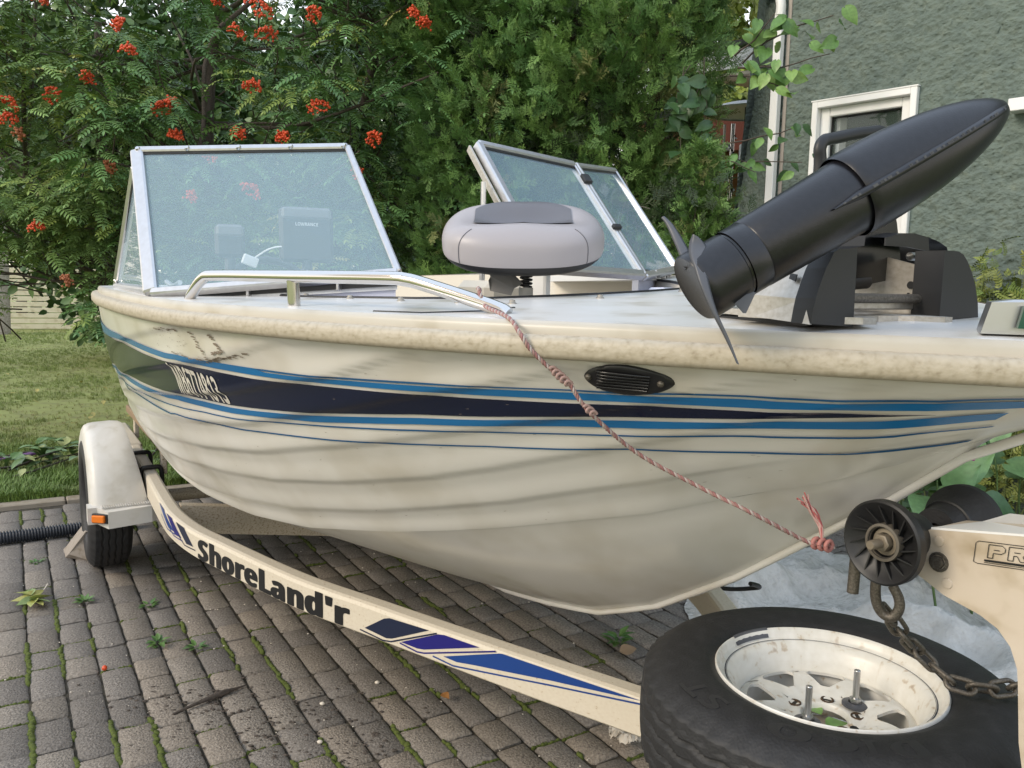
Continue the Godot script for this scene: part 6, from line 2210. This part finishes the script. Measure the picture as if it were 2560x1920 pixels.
func mount(motor_root: Node3D) -> void:
	var o := thing("motor_mount", "open black and aluminium motor bracket bolted to the foredeck under the nose cone", "bracket", P(-0.82, 0.1, 1.365))
	var f := -0.78
	var pl := func(L: Array, a: float) -> Array:
		var r := []
		for e in L: r.append(P(a, e[0], e[1]))
		return r
	var lc := MB.new()
	lc.prism(pl.call([[0.250, 1.470], [0.240, 1.475], [0.200, 1.477], [0.197, 1.364], [0.290, 1.369], [0.2865, 1.39], [0.283, 1.405], [0.275, 1.425], [0.265, 1.447]], f), -F * 0.035)
	part(o, "end_cap", lc, M.cap_black)
	var rc := MB.new()
	rc.prism(pl.call([[-0.014, 1.482], [-0.050, 1.482], [-0.066, 1.477], [-0.080, 1.465], [-0.095, 1.447], [-0.108, 1.425], [-0.118, 1.40], [-0.124, 1.37], [-0.126, 1.356], [-0.014, 1.357]], f), -F * 0.05)
	part(o, "end_cap", rc, M.cap_black)
	# side plates, folded aluminium
	var p1 := MB.new()
	p1.prism([P(-0.80, 0.250, 1.468), P(-0.80, 0.283, 1.403), P(-1.02, 0.265, 1.41), P(-1.02, 0.24, 1.45)], -N * 0.004)
	p1.prism([P(-0.80, 0.283, 1.403), P(-0.78, 0.292, 1.368), P(-0.90, 0.276, 1.374), P(-0.95, 0.272, 1.409)], -N * 0.004)
	part(o, "side_plate", p1, M.plate)
	var sl := MB.new()
	sl.prism([P(-0.825, 0.2725, 1.428), P(-0.838, 0.271, 1.432), P(-0.838, 0.268, 1.440), P(-0.825, 0.2695, 1.438)], N * 0.002)
	part(o, "slot", sl, M.black)
	var p2 := MB.new()
	p2.prism([P(-0.79, -0.029, 1.449), P(-0.79, -0.026, 1.371), P(-1.00, -0.026, 1.380), P(-1.00, -0.029, 1.500)], -N * 0.004)
	part(o, "side_plate", p2, M.plate)
	var h2 := MB.new()
	h2.lathe(P(-0.842, -0.0285, 1.427), N, [Vector2(0.0065, 0.0), Vector2(0.0065, 0.003), Vector2(0.0, 0.003)], 10)
	h2.lathe(P(-0.845, -0.0285, 1.412), N, [Vector2(0.0025, 0.0), Vector2(0.0025, 0.003), Vector2(0.0, 0.003)], 8)
	part(o, "slot", h2, M.black)
	# base tray with the cut away front edge
	var bt := MB.new()
	var fr := [[0.196, -0.765], [0.165, -0.765], [0.15, -0.80], [0.12, -0.815], [0.08, -0.822], [0.04, -0.815], [0.02, -0.80], [0.0, -0.762], [-0.02, -0.762]]
	var loop := []
	for e in fr: loop.append(P(e[1], e[0], 1.378))
	loop.append(P(-1.02, -0.02, 1.385))
	loop.append(P(-1.02, 0.245, 1.385))
	loop.append(P(-0.80, 0.245, 1.378))
	bt.prism(loop, Vector3.DOWN * 0.010)
	part(o, "base_tray", bt, M.plate)
	var bs := MB.new()
	bs.box(P(-0.93, 0.115, 1.366), F * 0.10, N * 0.12, Vector3.UP * 0.006, 0.002)
	part(o, "base_pad", bs, M.black)
	var rl := MB.new()
	rl.prism(pl.call([[0.276, 1.372], [0.276, 1.393], [0.238, 1.391], [0.238, 1.386], [0.266, 1.387], [0.266, 1.376], [0.238, 1.374], [0.238, 1.370]], -0.87), -F * 0.06)
	part(o, "rail", rl, M.plate)
	for e in [[-0.82, 0.196, -0.026, 1.405, 0.0075], [-0.90, 0.245, -0.03, 1.432, 0.0075]]:
		var r := MB.new()
		r.tube([P(e[0], e[1], e[3]), P(e[0], e[2], e[3] + (0.008 if e[0] < -0.85 else 0.0))], e[4], 12)
		part(o, "rod", r, M.steel if e[0] < -0.85 else M.chain)
	var cr := MB.new()
	cr.box(P(-0.835, 0.085, 1.393), F * 0.008, N * 0.112, Vector3.UP * 0.006, 0.002)
	part(o, "cross_bar", cr, M.plate)
	# the dark pivot head that carries the motor
	var pv := MB.new()
	pv.prism(pl.call([[0.16, 1.47], [0.035, 1.49], [0.03, 1.535], [-0.035, 1.56], [-0.048, 1.53], [-0.062, 1.483], [-0.070, 1.44], [0.06, 1.42], [0.13, 1.42]], -0.89), -F * 0.09)
	part(o, "pivot_head", pv, M.black_gloss)
	var cl := MB.new()
	cl.tube([P(-0.90, 0.062, 1.428), P(-0.90, 0.010, 1.432)], 0.0125, 14)
	part(o, "collar", cl, M.black)
	for e in [[-0.886, -0.025, 1.505], [-0.886, -0.04, 1.447]]:
		var s := MB.new()
		s.lathe(P(e[0], e[1], e[2]), F, [Vector2(0.0065, 0), Vector2(0.0055, 0.004), Vector2(0.003, 0.004), Vector2(0.0, 0.002)], 12)
		part(o, "screw", s, M.prop)
	# rear cover, a curved hood
	var hd := MB.new()
	var rows := []
	for i in 9:
		var a := lerpf(-0.86, -1.06, i / 8.0)
		var row := []
		for e in [[0.02, 1.503], [-0.02, 1.512], [-0.055, 1.513], [-0.095, 1.508], [-0.125, 1.502], [-0.148, 1.494], [-0.158, 1.478], [-0.160, 1.455]]:
			row.append(P(a, e[0], e[1] + 0.012 * (i / 8.0)))
		rows.append(row)
	hd.grid(rows, P(-0.95, 0.0, 1.4))
	hd.prism(pl.call([[0.02, 1.503], [-0.02, 1.512], [-0.055, 1.513], [-0.095, 1.508], [-0.10, 1.485], [-0.04, 1.490], [0.02, 1.49]], -0.861), -F * 0.003)
	part(o, "hood", hd, M.motor)
	var bk := MB.new()
	bk.box(P(-1.08, -0.05, 1.44), F * 0.008, N * 0.10, Vector3.UP * 0.065)
	part(o, "back_plate", bk, M.black_gloss)
	var lt := MB.new()
	lt.lathe(P(-0.845, -0.022, 1.474), -N, [Vector2(0.007, 0), Vector2(0.007, 0.02), Vector2(0, 0.02)], 10)
	part(o, "pin", lt, M.zinc)
	# foot pedal loop handle that rises behind
	var hm := MB.new()
	hm.tube(smooth_path([P(-1.0, 0.022, 1.55), P(-1.0, 0.022, 1.635), P(-1.0, 0.025, 1.660), P(-1.0, 0.016, 1.675), P(-1.0, -0.01, 1.682), P(-1.0, -0.10, 1.702), P(-1.0, -0.16, 1.70), P(-1.0, -0.17, 1.60)], 4), 0.0085, 10, true, 1.3)
	part(o, "release_handle", hm, M.black)

func seat() -> void:
	var c := P(-1.745, 0.17, 1.520)
	var o := thing("pedestal_chair", "grey padded pedestal chair cushion on a spring post in the bow cockpit", "chair", P(-1.745, 0.17, 0.86))
	var fw := Vector3(0, 0, 1)           # towards the viewer's side of the boat
	var rt := Vector3(1, 0, 0)
	var up := Vector3(0, 1, 0)
	var tilt := Basis(rt, 0.36) * Basis(Vector3(0, 0, 1), 0.02)
	var S := func(th: float, ph: float, grow := 0.0) -> Vector3:
		# superellipse outline, rounded section, a saddle on top
		var ce := signf(cos(th)) * pow(absf(cos(th)), 0.78)
		var se := signf(sin(th)) * pow(absf(sin(th)), 0.78)
		var rr := pow(maxf(0.0, sin(ph)), 0.55)
		var y := 0.060 * signf(cos(ph)) * pow(absf(cos(ph)), 0.62)
		var x := 0.197 * ce * rr
		var z := 0.150 * se * rr
		if y > 0.0:
			y += 0.012 * exp(-pow((z - 0.085) / 0.05, 2.0)) * (1.0 - absf(x) / 0.25) - 0.022 * exp(-pow((z - 0.0) / 0.06, 2.0)) * exp(-pow(x / 0.12, 4.0))
			y += 0.010 * exp(-pow((z + 0.11) / 0.05, 2.0))
		if y < 0.0: x *= 1.0 - 0.35 * pow(-y / 0.07, 2.0) * 0.25
		var p := Vector3(x, y, z)
		return c + tilt * (p + p.normalized() * grow)
	var cu := MB.new()
	var rows := []
	for i in 30:
		var ph := lerpf(0.0, 1.74, i / 29.0)
		var row := []
		for k in 72: row.append(S.call(TAU * k / 72.0, ph))
		rows.append(row)
	cu.grid(rows, c, 1, true)
	var cush := part(o, "cushion", cu, M.vinyl)
	var bs := MB.new()
	rows = []
	for i in 10:
		var ph := lerpf(1.725, PI, i / 9.0)
		var row := []
		for k in 72: row.append(S.call(TAU * k / 72.0, ph, -0.001))
		rows.append(row)
	bs.grid(rows, c, 1, true)
	part(o, "seat_base", bs, M.black)
	# dark insert across the top
	var ins := MB.new()
	rows = []
	for i in 17:
		var row := []
		for k in 25:
			var x := lerpf(-0.118, 0.118, k / 24.0)
			var z0 := -0.115 + 0.05 * pow(absf(x) / 0.118, 3.0)
			var z1 := 0.062 - 0.014 * pow(x / 0.118, 2.0)
			row.append(seat_top(S, x, lerpf(z0, z1, i / 16.0), c, tilt) + up * 0.0022)
		rows.append(row)
	ins.grid(rows, c - up * 0.3)
	part(cush, "insert", ins, M.vinyl_dark)
	for x in [-0.118, 0.118]:
		var sm := MB.new()
		var pth := []
		for i in 18:
			var ph := lerpf(0.72, 1.74, i / 17.0)
			var th := PI / 2 - asin(clampf(x / 0.197 * 1.05, -1, 1)) * 1.15
			pth.append(S.call(th, ph, 0.0002))
		sm.tube(pth, 0.0013, 5)
		part(cush, "seam", sm, M.vinyl_dark)
	var st := MB.new()
	var sp := []
	var pc := P(-1.735, 0.165, 0)
	for i in 120:
		var an := i * 0.42
		sp.append(pc + Vector3(cos(an) * 0.0135, 1.478 - i * 0.00060, sin(an) * 0.0135))
	st.tube(sp, 0.0032, 6)
	part(o, "spring", st, M.black_gloss)
	var ps := MB.new()
	ps.tube([pc + Vector3.UP * 1.47, pc + Vector3.UP * 1.39], 0.0075, 10)
	part(o, "post_core", ps, M.black)
	var pt := MB.new()
	pt.tube([pc + Vector3.UP * 1.405, pc + Vector3.UP * 0.86], 0.0175, 16)
	part(o, "post", pt, mat(lin(0.42, 0.41, 0.38), 0.5))
	var fl := MB.new()
	fl.prism([P(-1.80, 0.245, 1.462), P(-1.78, 0.20, 1.458), P(-1.73, 0.178, 1.415), P(-1.735, 0.20, 1.402), P(-1.74, 0.205, 1.385), P(-1.79, 0.235, 1.395), P(-1.79, 0.24, 1.42), P(-1.795, 0.232, 1.43)], F * 0.002)
	part(o, "torn_flap", fl, mat(lin(0.22, 0.215, 0.21), 0.7))

func seat_top(S: Callable, x: float, z: float, c: Vector3, tilt: Basis) -> Vector3:
	# find the surface point above (x, z) by searching the cushion's own parameters
	var th := atan2(z / 0.150, x / 0.197)
	var lo := 0.0
	var hi := 1.5
	var want := Vector2(x, z).length()
	for k in 22:
		var mid := (lo + hi) / 2
		var p: Vector3 = tilt.inverse() * (S.call(th, mid) - c)
		if Vector2(p.x, p.z).length() < want: lo = mid
		else: hi = mid
	var best: Vector3 = S.call(th, lo)
	var q: Vector3 = tilt.inverse() * (best - c)
	return c + tilt * Vector3(x, q.y, z)

func displays() -> void:
	var mk := func(called: String, label: String, ctr: Vector3, w: float, h: float, foot: Vector3) -> Node3D:
		var o := thing(called, label, "display", foot, "electronics behind the windshield")
		var fw := (F * 0.9 + N * 0.15).normalized()
		var rt := fw.cross(Vector3.UP).normalized()
		var up := (Vector3.UP - fw * 0.12).normalized()
		var b := MB.new()
		b.box(ctr, rt * w * 0.5, up * h * 0.5, fw * 0.022, 0.012)
		var bd := part(o, "housing", b, M.black)
		var t := MB.new()
		t.box(ctr + up * (h * 0.5 - 0.022) + fw * 0.02, rt * (w * 0.46), up * 0.02, fw * 0.012, 0.008)
		part(bd, "visor", t, mat(lin(0.12, 0.12, 0.125), 0.4))
		var ft := MB.new()
		ft.tube([ctr - up * h * 0.4, ctr - up * h * 0.6, foot], 0.018, 10)
		ft.lathe(foot, Vector3.UP, [Vector2(0.05, 0), Vector2(0.045, 0.012), Vector2(0.0, 0.014)], 18)
		part(o, "bracket", ft, M.black)
		return o
	var a = mk.call("fish_finder", "large black fish finder on the dash behind the windshield, lettered on its back", P(-2.855, 0.364, 1.563), 0.182, 0.19, P(-2.80, 0.40, 1.385))
	var fw := (F * 0.9 + N * 0.15).normalized()
	var up := (Vector3.UP - fw * 0.12).normalized()
	var lf := -(fw.cross(up)).normalized()
	var tm := text_mesh("LOWRANCE", 0.02, 700, 0.0)
	var bb := tm.get_aabb()
	var fn := func(p: Vector3) -> Vector3:
		return P(-2.855, 0.364, 1.563) + lf * ((p.x - bb.get_center().x) / bb.size.x * 0.076) + up * (0.036 + (p.y - bb.get_center().y) / bb.size.y * 0.0115) + fw * 0.0232
	part(a, "lettering", wrap_text(tm, fn), mat(lin(0.7, 0.7, 0.7), 0.5))
	mk.call("small_display", "small black display on the dash left of the big one", P(-2.985, 0.592, 1.537), 0.098, 0.115, P(-2.95, 0.60, 1.372))
	var wb := single("paper_tag", MB.new(), M.white, "small white box lying tilted on the dash between the two displays", "box")
	var wm := MB.new()
	wm.box(P(-2.90, 0.545, 1.47), (-N * 0.8 - Vector3.UP * 0.3).normalized() * 0.026, (Vector3.UP * 0.8 - N * 0.3).normalized() * 0.017, F * 0.008, 0.003)
	wb.mesh = wm.mesh()
	var cb := MB.new()
	cb.tube(smooth_path([P(-2.90, 0.53, 1.48), P(-2.87, 0.49, 1.51), P(-2.85, 0.45, 1.52), P(-2.84, 0.41, 1.51)], 4), 0.003, 6)
	single("dash_cable", cb, M.white, "thin white cable arching between the displays behind the windshield", "cable")
	var sw := single("steering_wheel", MB.new(), M.black, "black steering wheel rim low behind the large fish finder", "steering wheel")
	var sm := MB.new()
	var pts := []
	for i in 25:
		var an := TAU * i / 24.0
		pts.append(P(-3.12 - sin(an) * 0.05, 0.42 + cos(an) * 0.17, 1.33 + sin(an) * 0.15))
	sm.tube(pts, 0.014, 8, false)
	sw.mesh = sm.mesh()

func rope() -> void:
	var o := thing("rope", "frayed red and white rope hanging from the grab rail down to the bow roller", "rope", P(-1.0, 0.42, 1.1))
	var path := smooth_path([P(-1.36, 0.50, 1.402), P(-1.345, 0.512, 1.405), P(-1.33, 0.515, 1.392), P(-1.312, 0.515, 1.374), P(-1.175, 0.548, 1.36), P(-1.118, 0.560, 1.338), P(-1.102, 0.548, 1.312), P(-1.085, 0.515, 1.278), P(-1.072, 0.499, 1.266), P(-1.052, 0.470, 1.218), P(-1.03, 0.385, 1.146), P(-0.97, 0.305, 1.095), P(-0.90, 0.255, 1.062), P(-0.868, 0.174, 1.017), P(-0.854, 0.152, 1.008), P(-0.838, 0.125, 1.004)], 16)
	var strands := [MB.new(), MB.new()]
	var d := 0.0
	var rings := [[], [], []]
	var prev := Vector3.ZERO
	for i in path.size():
		var t: Vector3 = (path[mini(i + 1, path.size() - 1)] - path[maxi(i - 1, 0)]).normalized()
		var x := t.cross(Vector3(0.3, 0.2, 1)).normalized()
		var y := t.cross(x)
		if i > 0: d += path[i].distance_to(path[i - 1])
		for k in 3:
			var an := TAU * k / 3.0 + d * 300.0
			rings[k].append(path[i] + (x * cos(an) + y * sin(an)) * 0.0032)
	for k in 3:
		# resample finely enough for the twist
		var m := MB.new()
		m.use_col = true
		m.col = [Color(0.30, 0.14, 0.13), Color(0.34, 0.20, 0.18), Color(0.42, 0.36, 0.33)][k]
		var pts := []
		var acc := 0.0
		for i in path.size() - 1:
			var a: Vector3 = path[i]
			var b: Vector3 = path[i + 1]
			var t := (b - a).normalized()
			var x := t.cross(Vector3(0.3, 0.2, 1)).normalized()
			var y := t.cross(x)
			var n := maxi(1, int(a.distance_to(b) / 0.0028))
			for j in n:
				var u := float(j) / n
				var an := TAU * k / 3.0 + (acc + a.distance_to(b) * u) * 330.0
				pts.append(a.lerp(b, u) + (x * cos(an) + y * sin(an)) * 0.0020)
			acc += a.distance_to(b)
		m.tube(pts, 0.0021, 5)
		part(o, "strand", m, M.rope)
	for e in [[1.0, P(-1.085, 0.519, 1.283), P(-1.066, 0.497, 1.259), 0.0062], [0.0, P(-1.052, 0.475, 1.224), P(-1.045, 0.462, 1.212), 0.0052]]:
		var m := MB.new()
		m.use_col = true
		m.col = Color(0.38, 0.25, 0.22)
		var pts := []
		for i in 40:
			var u := i / 39.0
			var an := u * TAU * (4.5 if e[0] > 0.5 else 2.5)
			pts.append((e[1] as Vector3).lerp(e[2], u) + (N * cos(an) + Vector3.UP * sin(an) * 0.9) * e[3] * (0.75 + 0.25 * sin(u * PI)))
		m.tube(pts, 0.0028, 6)
		part(o, "knot", m, M.rope)
	var fr := MB.new()
	fr.use_col = true
	for i in 16:
		fr.col = [Color(0.45, 0.12, 0.12), Color(0.55, 0.35, 0.32)][i % 2]
		fr.tube(smooth_path([P(-0.848, 0.145, 1.010), P(-0.852, 0.145, 1.035) + rand_dir() * 0.003, P(-0.860, 0.155, 1.06) + rand_dir() * 0.006, P(-0.875, 0.165, 1.082) + rand_dir() * 0.010], 3), 0.0011, 4)
	part(o, "frayed_end", fr, M.rope)
	var kn := MB.new()
	kn.use_col = true
	kn.col = Color(0.42, 0.18, 0.16)
	for k in 3:
		var pts := []
		for i in 14:
			var an := TAU * i / 13.0
			pts.append(P(-0.856 + k * 0.008, 0.150 - k * 0.006, 1.009 - k * 0.001) + (N * cos(an) + Vector3.UP * sin(an)) * 0.008)
		kn.tube(pts, 0.0036, 6)
	part(o, "knot", kn, M.rope)

func litter() -> void:
	# tarp on the ground beyond the trailer
	var nz := FastNoiseLite.new()
	nz.seed = 17
	nz.frequency = 1.4
	var rg := FastNoiseLite.new()
	rg.seed = 18
	rg.frequency = 1.1
	rg.fractal_type = FastNoiseLite.FRACTAL_RIDGED
	rg.fractal_octaves = 3
	var t := MB.new()
	var rows := []
	for i in 90:
		var row := []
		for j in 90:
			var u := i / 89.0
			var v := j / 89.0
			var p := Vector3(lerpf(0.92, 3.1, v) - 0.35 * u + 0.05 * nz.get_noise_2d(u * 4.0, 3.0), 0, lerpf(-4.35, -1.75, u) + 0.25 * v + 0.05 * nz.get_noise_2d(v * 4.0, 9.0))
			var edge := minf(minf(u, 1.0 - u), minf(v, 1.0 - v))
			p.y = 0.012 + smoothstep(0.0, 0.12, edge) * (0.035 + 0.05 * nz.get_noise_2d(p.x, p.z) + 0.16 * maxf(0.0, rg.get_noise_2d(p.x * 0.9, p.z)) + 0.20 * smoothstep(0.55, 1.0, v) * smoothstep(0.2, 0.0, absf(u - 0.35)))
			row.append(p)
		rows.append(row)
	t.grid(rows, Vector3(1.8, -5, -3))
	single("tarp", t, M.tarp, "crumpled white tarp spread on the ground behind the spare wheel", "tarp")
	# corrugated drain hose
	var h := MB.new()
	var path := []
	for i in 420:
		var u := i / 419.0
		path.append(P(-4.97, 1.9, 0.036).lerp(P(-4.95, 0.72, 0.036), u) + F * 0.02 * sin(u * 4.0))
	var rr := []
	for i in path.size(): rr.append(0.031 + 0.004 * (1.0 if i % 5 < 3 else -1.0))
	h.tube(path, rr, 14)
	single("drain_hose", h, M.hose, "black corrugated hose lying on the pavers behind the trailer wheel", "hose")
	# wheel chock
	var c := MB.new()
	c.prism([P(-4.72, 1.075, 0.0), P(-4.66, 1.06, 0.035), P(-4.60, 0.985, 0.155), P(-4.60, 0.955, 0.155), P(-4.60, 0.955, 0.0)], F * 0.15)
	single("wheel_chock", c, M.concrete, "grey wedge shaped block chocking the trailer wheel", "chock")
	# twig, berry, scrap, pebbles
	var tw := MB.new()
	tw.tube(smooth_path([P(-2.72, 0.86, 0.006), P(-2.745, 0.78, 0.011), P(-2.77, 0.70, 0.012), P(-2.80, 0.61, 0.008)], 5), [0.003, 0.004, 0.005, 0.005, 0.006, 0.006, 0.007, 0.008, 0.010, 0.010, 0.011, 0.010, 0.006, 0.004, 0.003, 0.002], 7)
	single("twig", tw, M.bark, "curled brown bark twig lying on the pavers left of the trailer beam", "twig")
	var br := MB.new()
	br.sphere(P(-3.17, 1.02, 0.008), Vector3.ONE * 0.0095, 10, 7)
	single("fallen_berry", br, M.berry, "single fallen orange berry in a mossy joint of the pavers", "berry")
	var sc := MB.new()
	for k in 7:
		var rows2 := []
		var a := rng.randf() * TAU
		for i in 6:
			var row := []
			for j in 5:
				var u := i / 5.0
				var v := j / 4.0 - 0.5
				var d := Vector3(cos(a), 0, sin(a))
				var s := Vector3(-d.z, 0, d.x)
				row.append(Vector3(0.375, 0.012, -2.415) + d * 0.055 * u + s * v * 0.05 * (1.0 - u * 0.5) + Vector3.UP * (0.055 * sin(u * 2.4) * (0.6 + 0.4 * rng.randf()) + rng.randfn() * 0.005))
			rows2.append(row)
		sc.grid(rows2)
	single("crumpled_husk", sc, M.pale, "pale crumpled dry leaf husk on the pavers left of the spare wheel", "husk")
	for e in [[-2.60, 0.205, "pale pebble on the shaded pavers below the lettering"], [-2.33, 0.50, "rounded white pebble beside a tuft of debris in front of the trailer beam"], [-2.55, 0.42, "tan pebble in a dark joint, furthest right of the small stones"]]:
		var p := MB.new()
		p.sphere(P(e[0], e[1], 0.008), Vector3(0.009, 0.006, 0.007), 8, 6)
		single("pebble", p, M.pale, e[2], "pebble", "pebbles on the pavers")
	var dm := broad_leaf(0.075, 0.05, false, 12)
	var dl := single("dead_leaf", dm, M.dead, "curled brown dead leaf beside the spare tyre", "leaf")
	dl.transform = Transform3D(Basis.from_euler(Vector3(-0.2, 1.9, 0.5)), Vector3(0.43, 0.03, -3.0))
	var dl2 := single("dead_leaf", dm, M.wood, "orange brown dead leaf under the hull, just over the beam", "leaf")
	dl2.transform = Transform3D(Basis.from_euler(Vector3(-0.2, 0.6, 0.2)).scaled(Vector3.ONE * 0.6), P(-2.4, 0.05, 0.02))
	# yellowing leaf sprig on the pavers
	var yg := [leaf_mat(Color(0.33, 0.36, 0.10)), leaf_mat(Color(0.42, 0.40, 0.12)), leaf_mat(Color(0.24, 0.32, 0.12))]
	var lf := broad_leaf(0.095, 0.048, false, 14)
	var s := thing("leaf_sprig", "sprig of wilted yellow green leaves lying on the pavers", "leaves", P(-3.97, 1.23, 0))
	for i in 9:
		var l := MeshInstance3D.new()
		l.name = "leaf"
		l.mesh = lf
		l.material_override = yg[i % 3]
		s.add_child(l, true)
		var an := TAU * i / 9.0 + rng.randf() * 0.4
		l.transform = Transform3D(Basis(Vector3.UP, an) * Basis(Vector3.RIGHT, -0.25) * Basis(Vector3.BACK, rng.randfn() * 0.3), Vector3(cos(an) * 0.02, 0.02 + rng.randf() * 0.012, sin(an) * 0.02))
	var stm := MB.new()
	stm.tube(smooth_path([P(-3.97, 1.23, 0.025), P(-4.05, 1.19, 0.02), P(-4.12, 1.165, 0.03)], 4), 0.0035, 6)
	part(s, "stem", stm, M.pale)
	# heap of cut branches on the lawn
	var pile := thing("cuttings_pile", "heap of cut green branches lying on the lawn behind the fender", "branches", P(-6.7, 1.05, 0))
	var pg := [leaf_mat(Color(0.20, 0.29, 0.16)), leaf_mat(Color(0.15, 0.25, 0.10)), leaf_mat(Color(0.33, 0.36, 0.15)), leaf_mat(Color(0.10, 0.18, 0.06))]
	var lb := broad_leaf(0.12, 0.085, false, 15)
	for i in 110:
		var l := MeshInstance3D.new()
		l.name = "leaf"
		l.mesh = lb
		l.material_override = pg[rng.randi() % 4]
		pile.add_child(l, true)
		var q := rng.randfn() * 0.33
		l.transform = Transform3D(look(Vector3(rng.randfn(), rng.randfn() * 0.3, rng.randfn())).scaled(Vector3.ONE * rng.randf_range(0.6, 1.15)), Vector3(q, 0.05 + rng.randf() * 0.16 * exp(-q * q * 4.0), rng.randfn() * 0.16 - q * 0.5))
	var ps := MB.new()
	for i in 8: branch(ps, P(-6.7 + rng.randfn() * 0.2, 1.05 + rng.randfn() * 0.4, 0.06), P(-6.9 + rng.randfn() * 0.2, 0.5 + rng.randfn() * 0.2, 0.12), 0.008, 0.003, 0.1, 5)
	part(pile, "stem", ps, M.bark, "stuff")
	var pu := MB.new()
	pu.tube(smooth_path([P(-7.25, 2.2, 0.05), P(-7.1, 1.6, 0.05), P(-6.98, 1.30, 0.06), P(-6.95, 1.1, 0.1)], 6), 0.016, 8)
	single("purple_strap", pu, M.purple, "purple strap lying on the lawn beside the cut branches", "strap")
	# weeds in the joints
	var wl := broad_leaf(0.035, 0.016, false, 16)
	var wg := [leaf_mat(Color(0.08, 0.17, 0.05)), leaf_mat(Color(0.12, 0.22, 0.06))]
	for e in [[-3.3, 0.82, 1.2, "small leafy weed in a paver joint, in the middle of the left pavers"], [-3.2, 0.70, 1.0, "tufted grassy weed in a joint beside the shadow edge"], [-2.44, -0.74, 1.8, "tall leafy weed growing in a joint between hull and spare tyre"], [-3.9, 1.03, 1.0, "low weed in a joint just below the trailer tyre"], [-3.72, 0.80, 1.0, "dark little weed in a joint right of the tyre shadow"], [-4.55, 1.20, 0.9, "sprouting weed in a joint in front of the black hose"], [-2.35, 0.98, 0.8, "weed with one round leaf in a mossy joint at the bottom left"], [-2.62, -0.25, 0.9, "small weed in a joint under the bow"]]:
		var o := thing("weed", e[3], "weed", P(e[0], e[1], 0), "weeds in the paver joints")
		for i in 16:
			var l := MeshInstance3D.new()
			l.name = "leaf"
			l.mesh = wl
			l.material_override = wg[i % 2]
			o.add_child(l, true)
			var an := TAU * i / 7.0 + rng.randf()
			l.transform = Transform3D(look(Vector3(cos(an), rng.randf_range(0.1, 0.9), sin(an))).scaled(Vector3.ONE * e[2] * rng.randf_range(0.6, 1.2)), Vector3(cos(an) * 0.012, 0.0 + 0.05 * (e[2] - 0.9) * rng.randf() + 0.002, sin(an) * 0.012))
	# crumbs and grit scattered over the pavers
	var gm := MB.new()
	for i in 520:
		var a := rng.randf_range(-5.0, -1.6)
		var b := rng.randf_range(-1.0, 1.6)
		var r := rng.randf_range(0.0012, 0.0034)
		gm.sphere(P(a, b, r * 0.5 - 0.002), Vector3(r * 1.3, r * 0.8, r), 5, 3)
	single("grit", gm, M.pale, "pale grit and crumbs scattered over the pavers", "grit", "", "stuff")
	var dm2 := MB.new()
	for i in 420:
		var near := i % 3
		var cc: Vector3 = [P(-2.75, 0.75, 0), P(-2.35, 0.45, 0), P(-2.6, 0.62, 0)][near]
		var p := cc + Vector3(rng.randfn() * 0.16, 0.001, rng.randfn() * 0.12)
		var r := rng.randf_range(0.002, 0.006)
		dm2.sphere(p, Vector3(r * 1.8, r * 0.5, r), 5, 3)
	single("dirt_crumbs", dm2, M.bark, "dark crumbs of bark and earth scattered on the middle pavers", "dirt", "", "stuff")
	# yellow leaves fallen on the lawn
	var ym := []
	for i in 46: ym.append(Transform3D(Basis(Vector3.UP, rng.randf() * TAU) * Basis(Vector3.RIGHT, rng.randfn() * 0.3), P(rng.randf_range(-14.0, -6.2), rng.randf_range(0.3, 4.0), 0.06)))
	scatter(self, "fallen_leaves", broad_leaf(0.07, 0.045, false, 20), leaf_mat(Color(0.42, 0.36, 0.10)), ym, [])
	tag(get_child(get_child_count() - 1), "small yellow fallen leaves scattered over the lawn", "leaves")
	bird()
	# black cable looped under the bow
	var cb := MB.new()
	cb.tube(smooth_path([P(-1.95, -0.62, 0.455), P(-1.82, -0.66, 0.46), P(-1.73, -0.70, 0.485), P(-1.68, -0.66, 0.515), P(-1.66, -0.6, 0.54)], 5), 0.007, 8)
	single("trailer_cable", cb, M.black, "black wiring cable looping along the far trailer beam under the bow", "cable")

func bird() -> void:
	var c := Vector3(-9.78, 0.03, -18.6)
	var m := MB.new()
	var pts := [Vector3(-0.185, 0.055, 0), Vector3(-0.12, 0.085, 0), Vector3(-0.07, 0.11, 0), Vector3(-0.02, 0.135, 0), Vector3(0.03, 0.155, 0), Vector3(0.065, 0.18, 0), Vector3(0.085, 0.205, 0), Vector3(0.105, 0.222, 0), Vector3(0.122, 0.222, 0), Vector3(0.15, 0.218, 0)]
	var rr := [0.014, 0.018, 0.036, 0.05, 0.052, 0.042, 0.03, 0.03, 0.018, 0.002]
	var path := []
	for p in pts: path.append(c + p)
	m.tube(path, rr, 10)
	for z in [-0.02, 0.02]:
		m.tube([c + Vector3(0.005, 0.10, z), c + Vector3(-0.008, 0.05, z), c + Vector3(0.01, 0.0, z), c + Vector3(0.035, 0.0, z)], 0.006, 6)
	single("bird", m, mat(lin(0.055, 0.048, 0.036), 0.7), "small dark bird standing on the lawn near the fence", "bird")

func _ready() -> void:
	rng.seed = 7
	setup()
	materials()
	ground()
	house()
	trees()
	boat()
	boat_fittings()
	trailer()
	spare()
	motor()
	seat()
	displays()
	rope()
	litter()
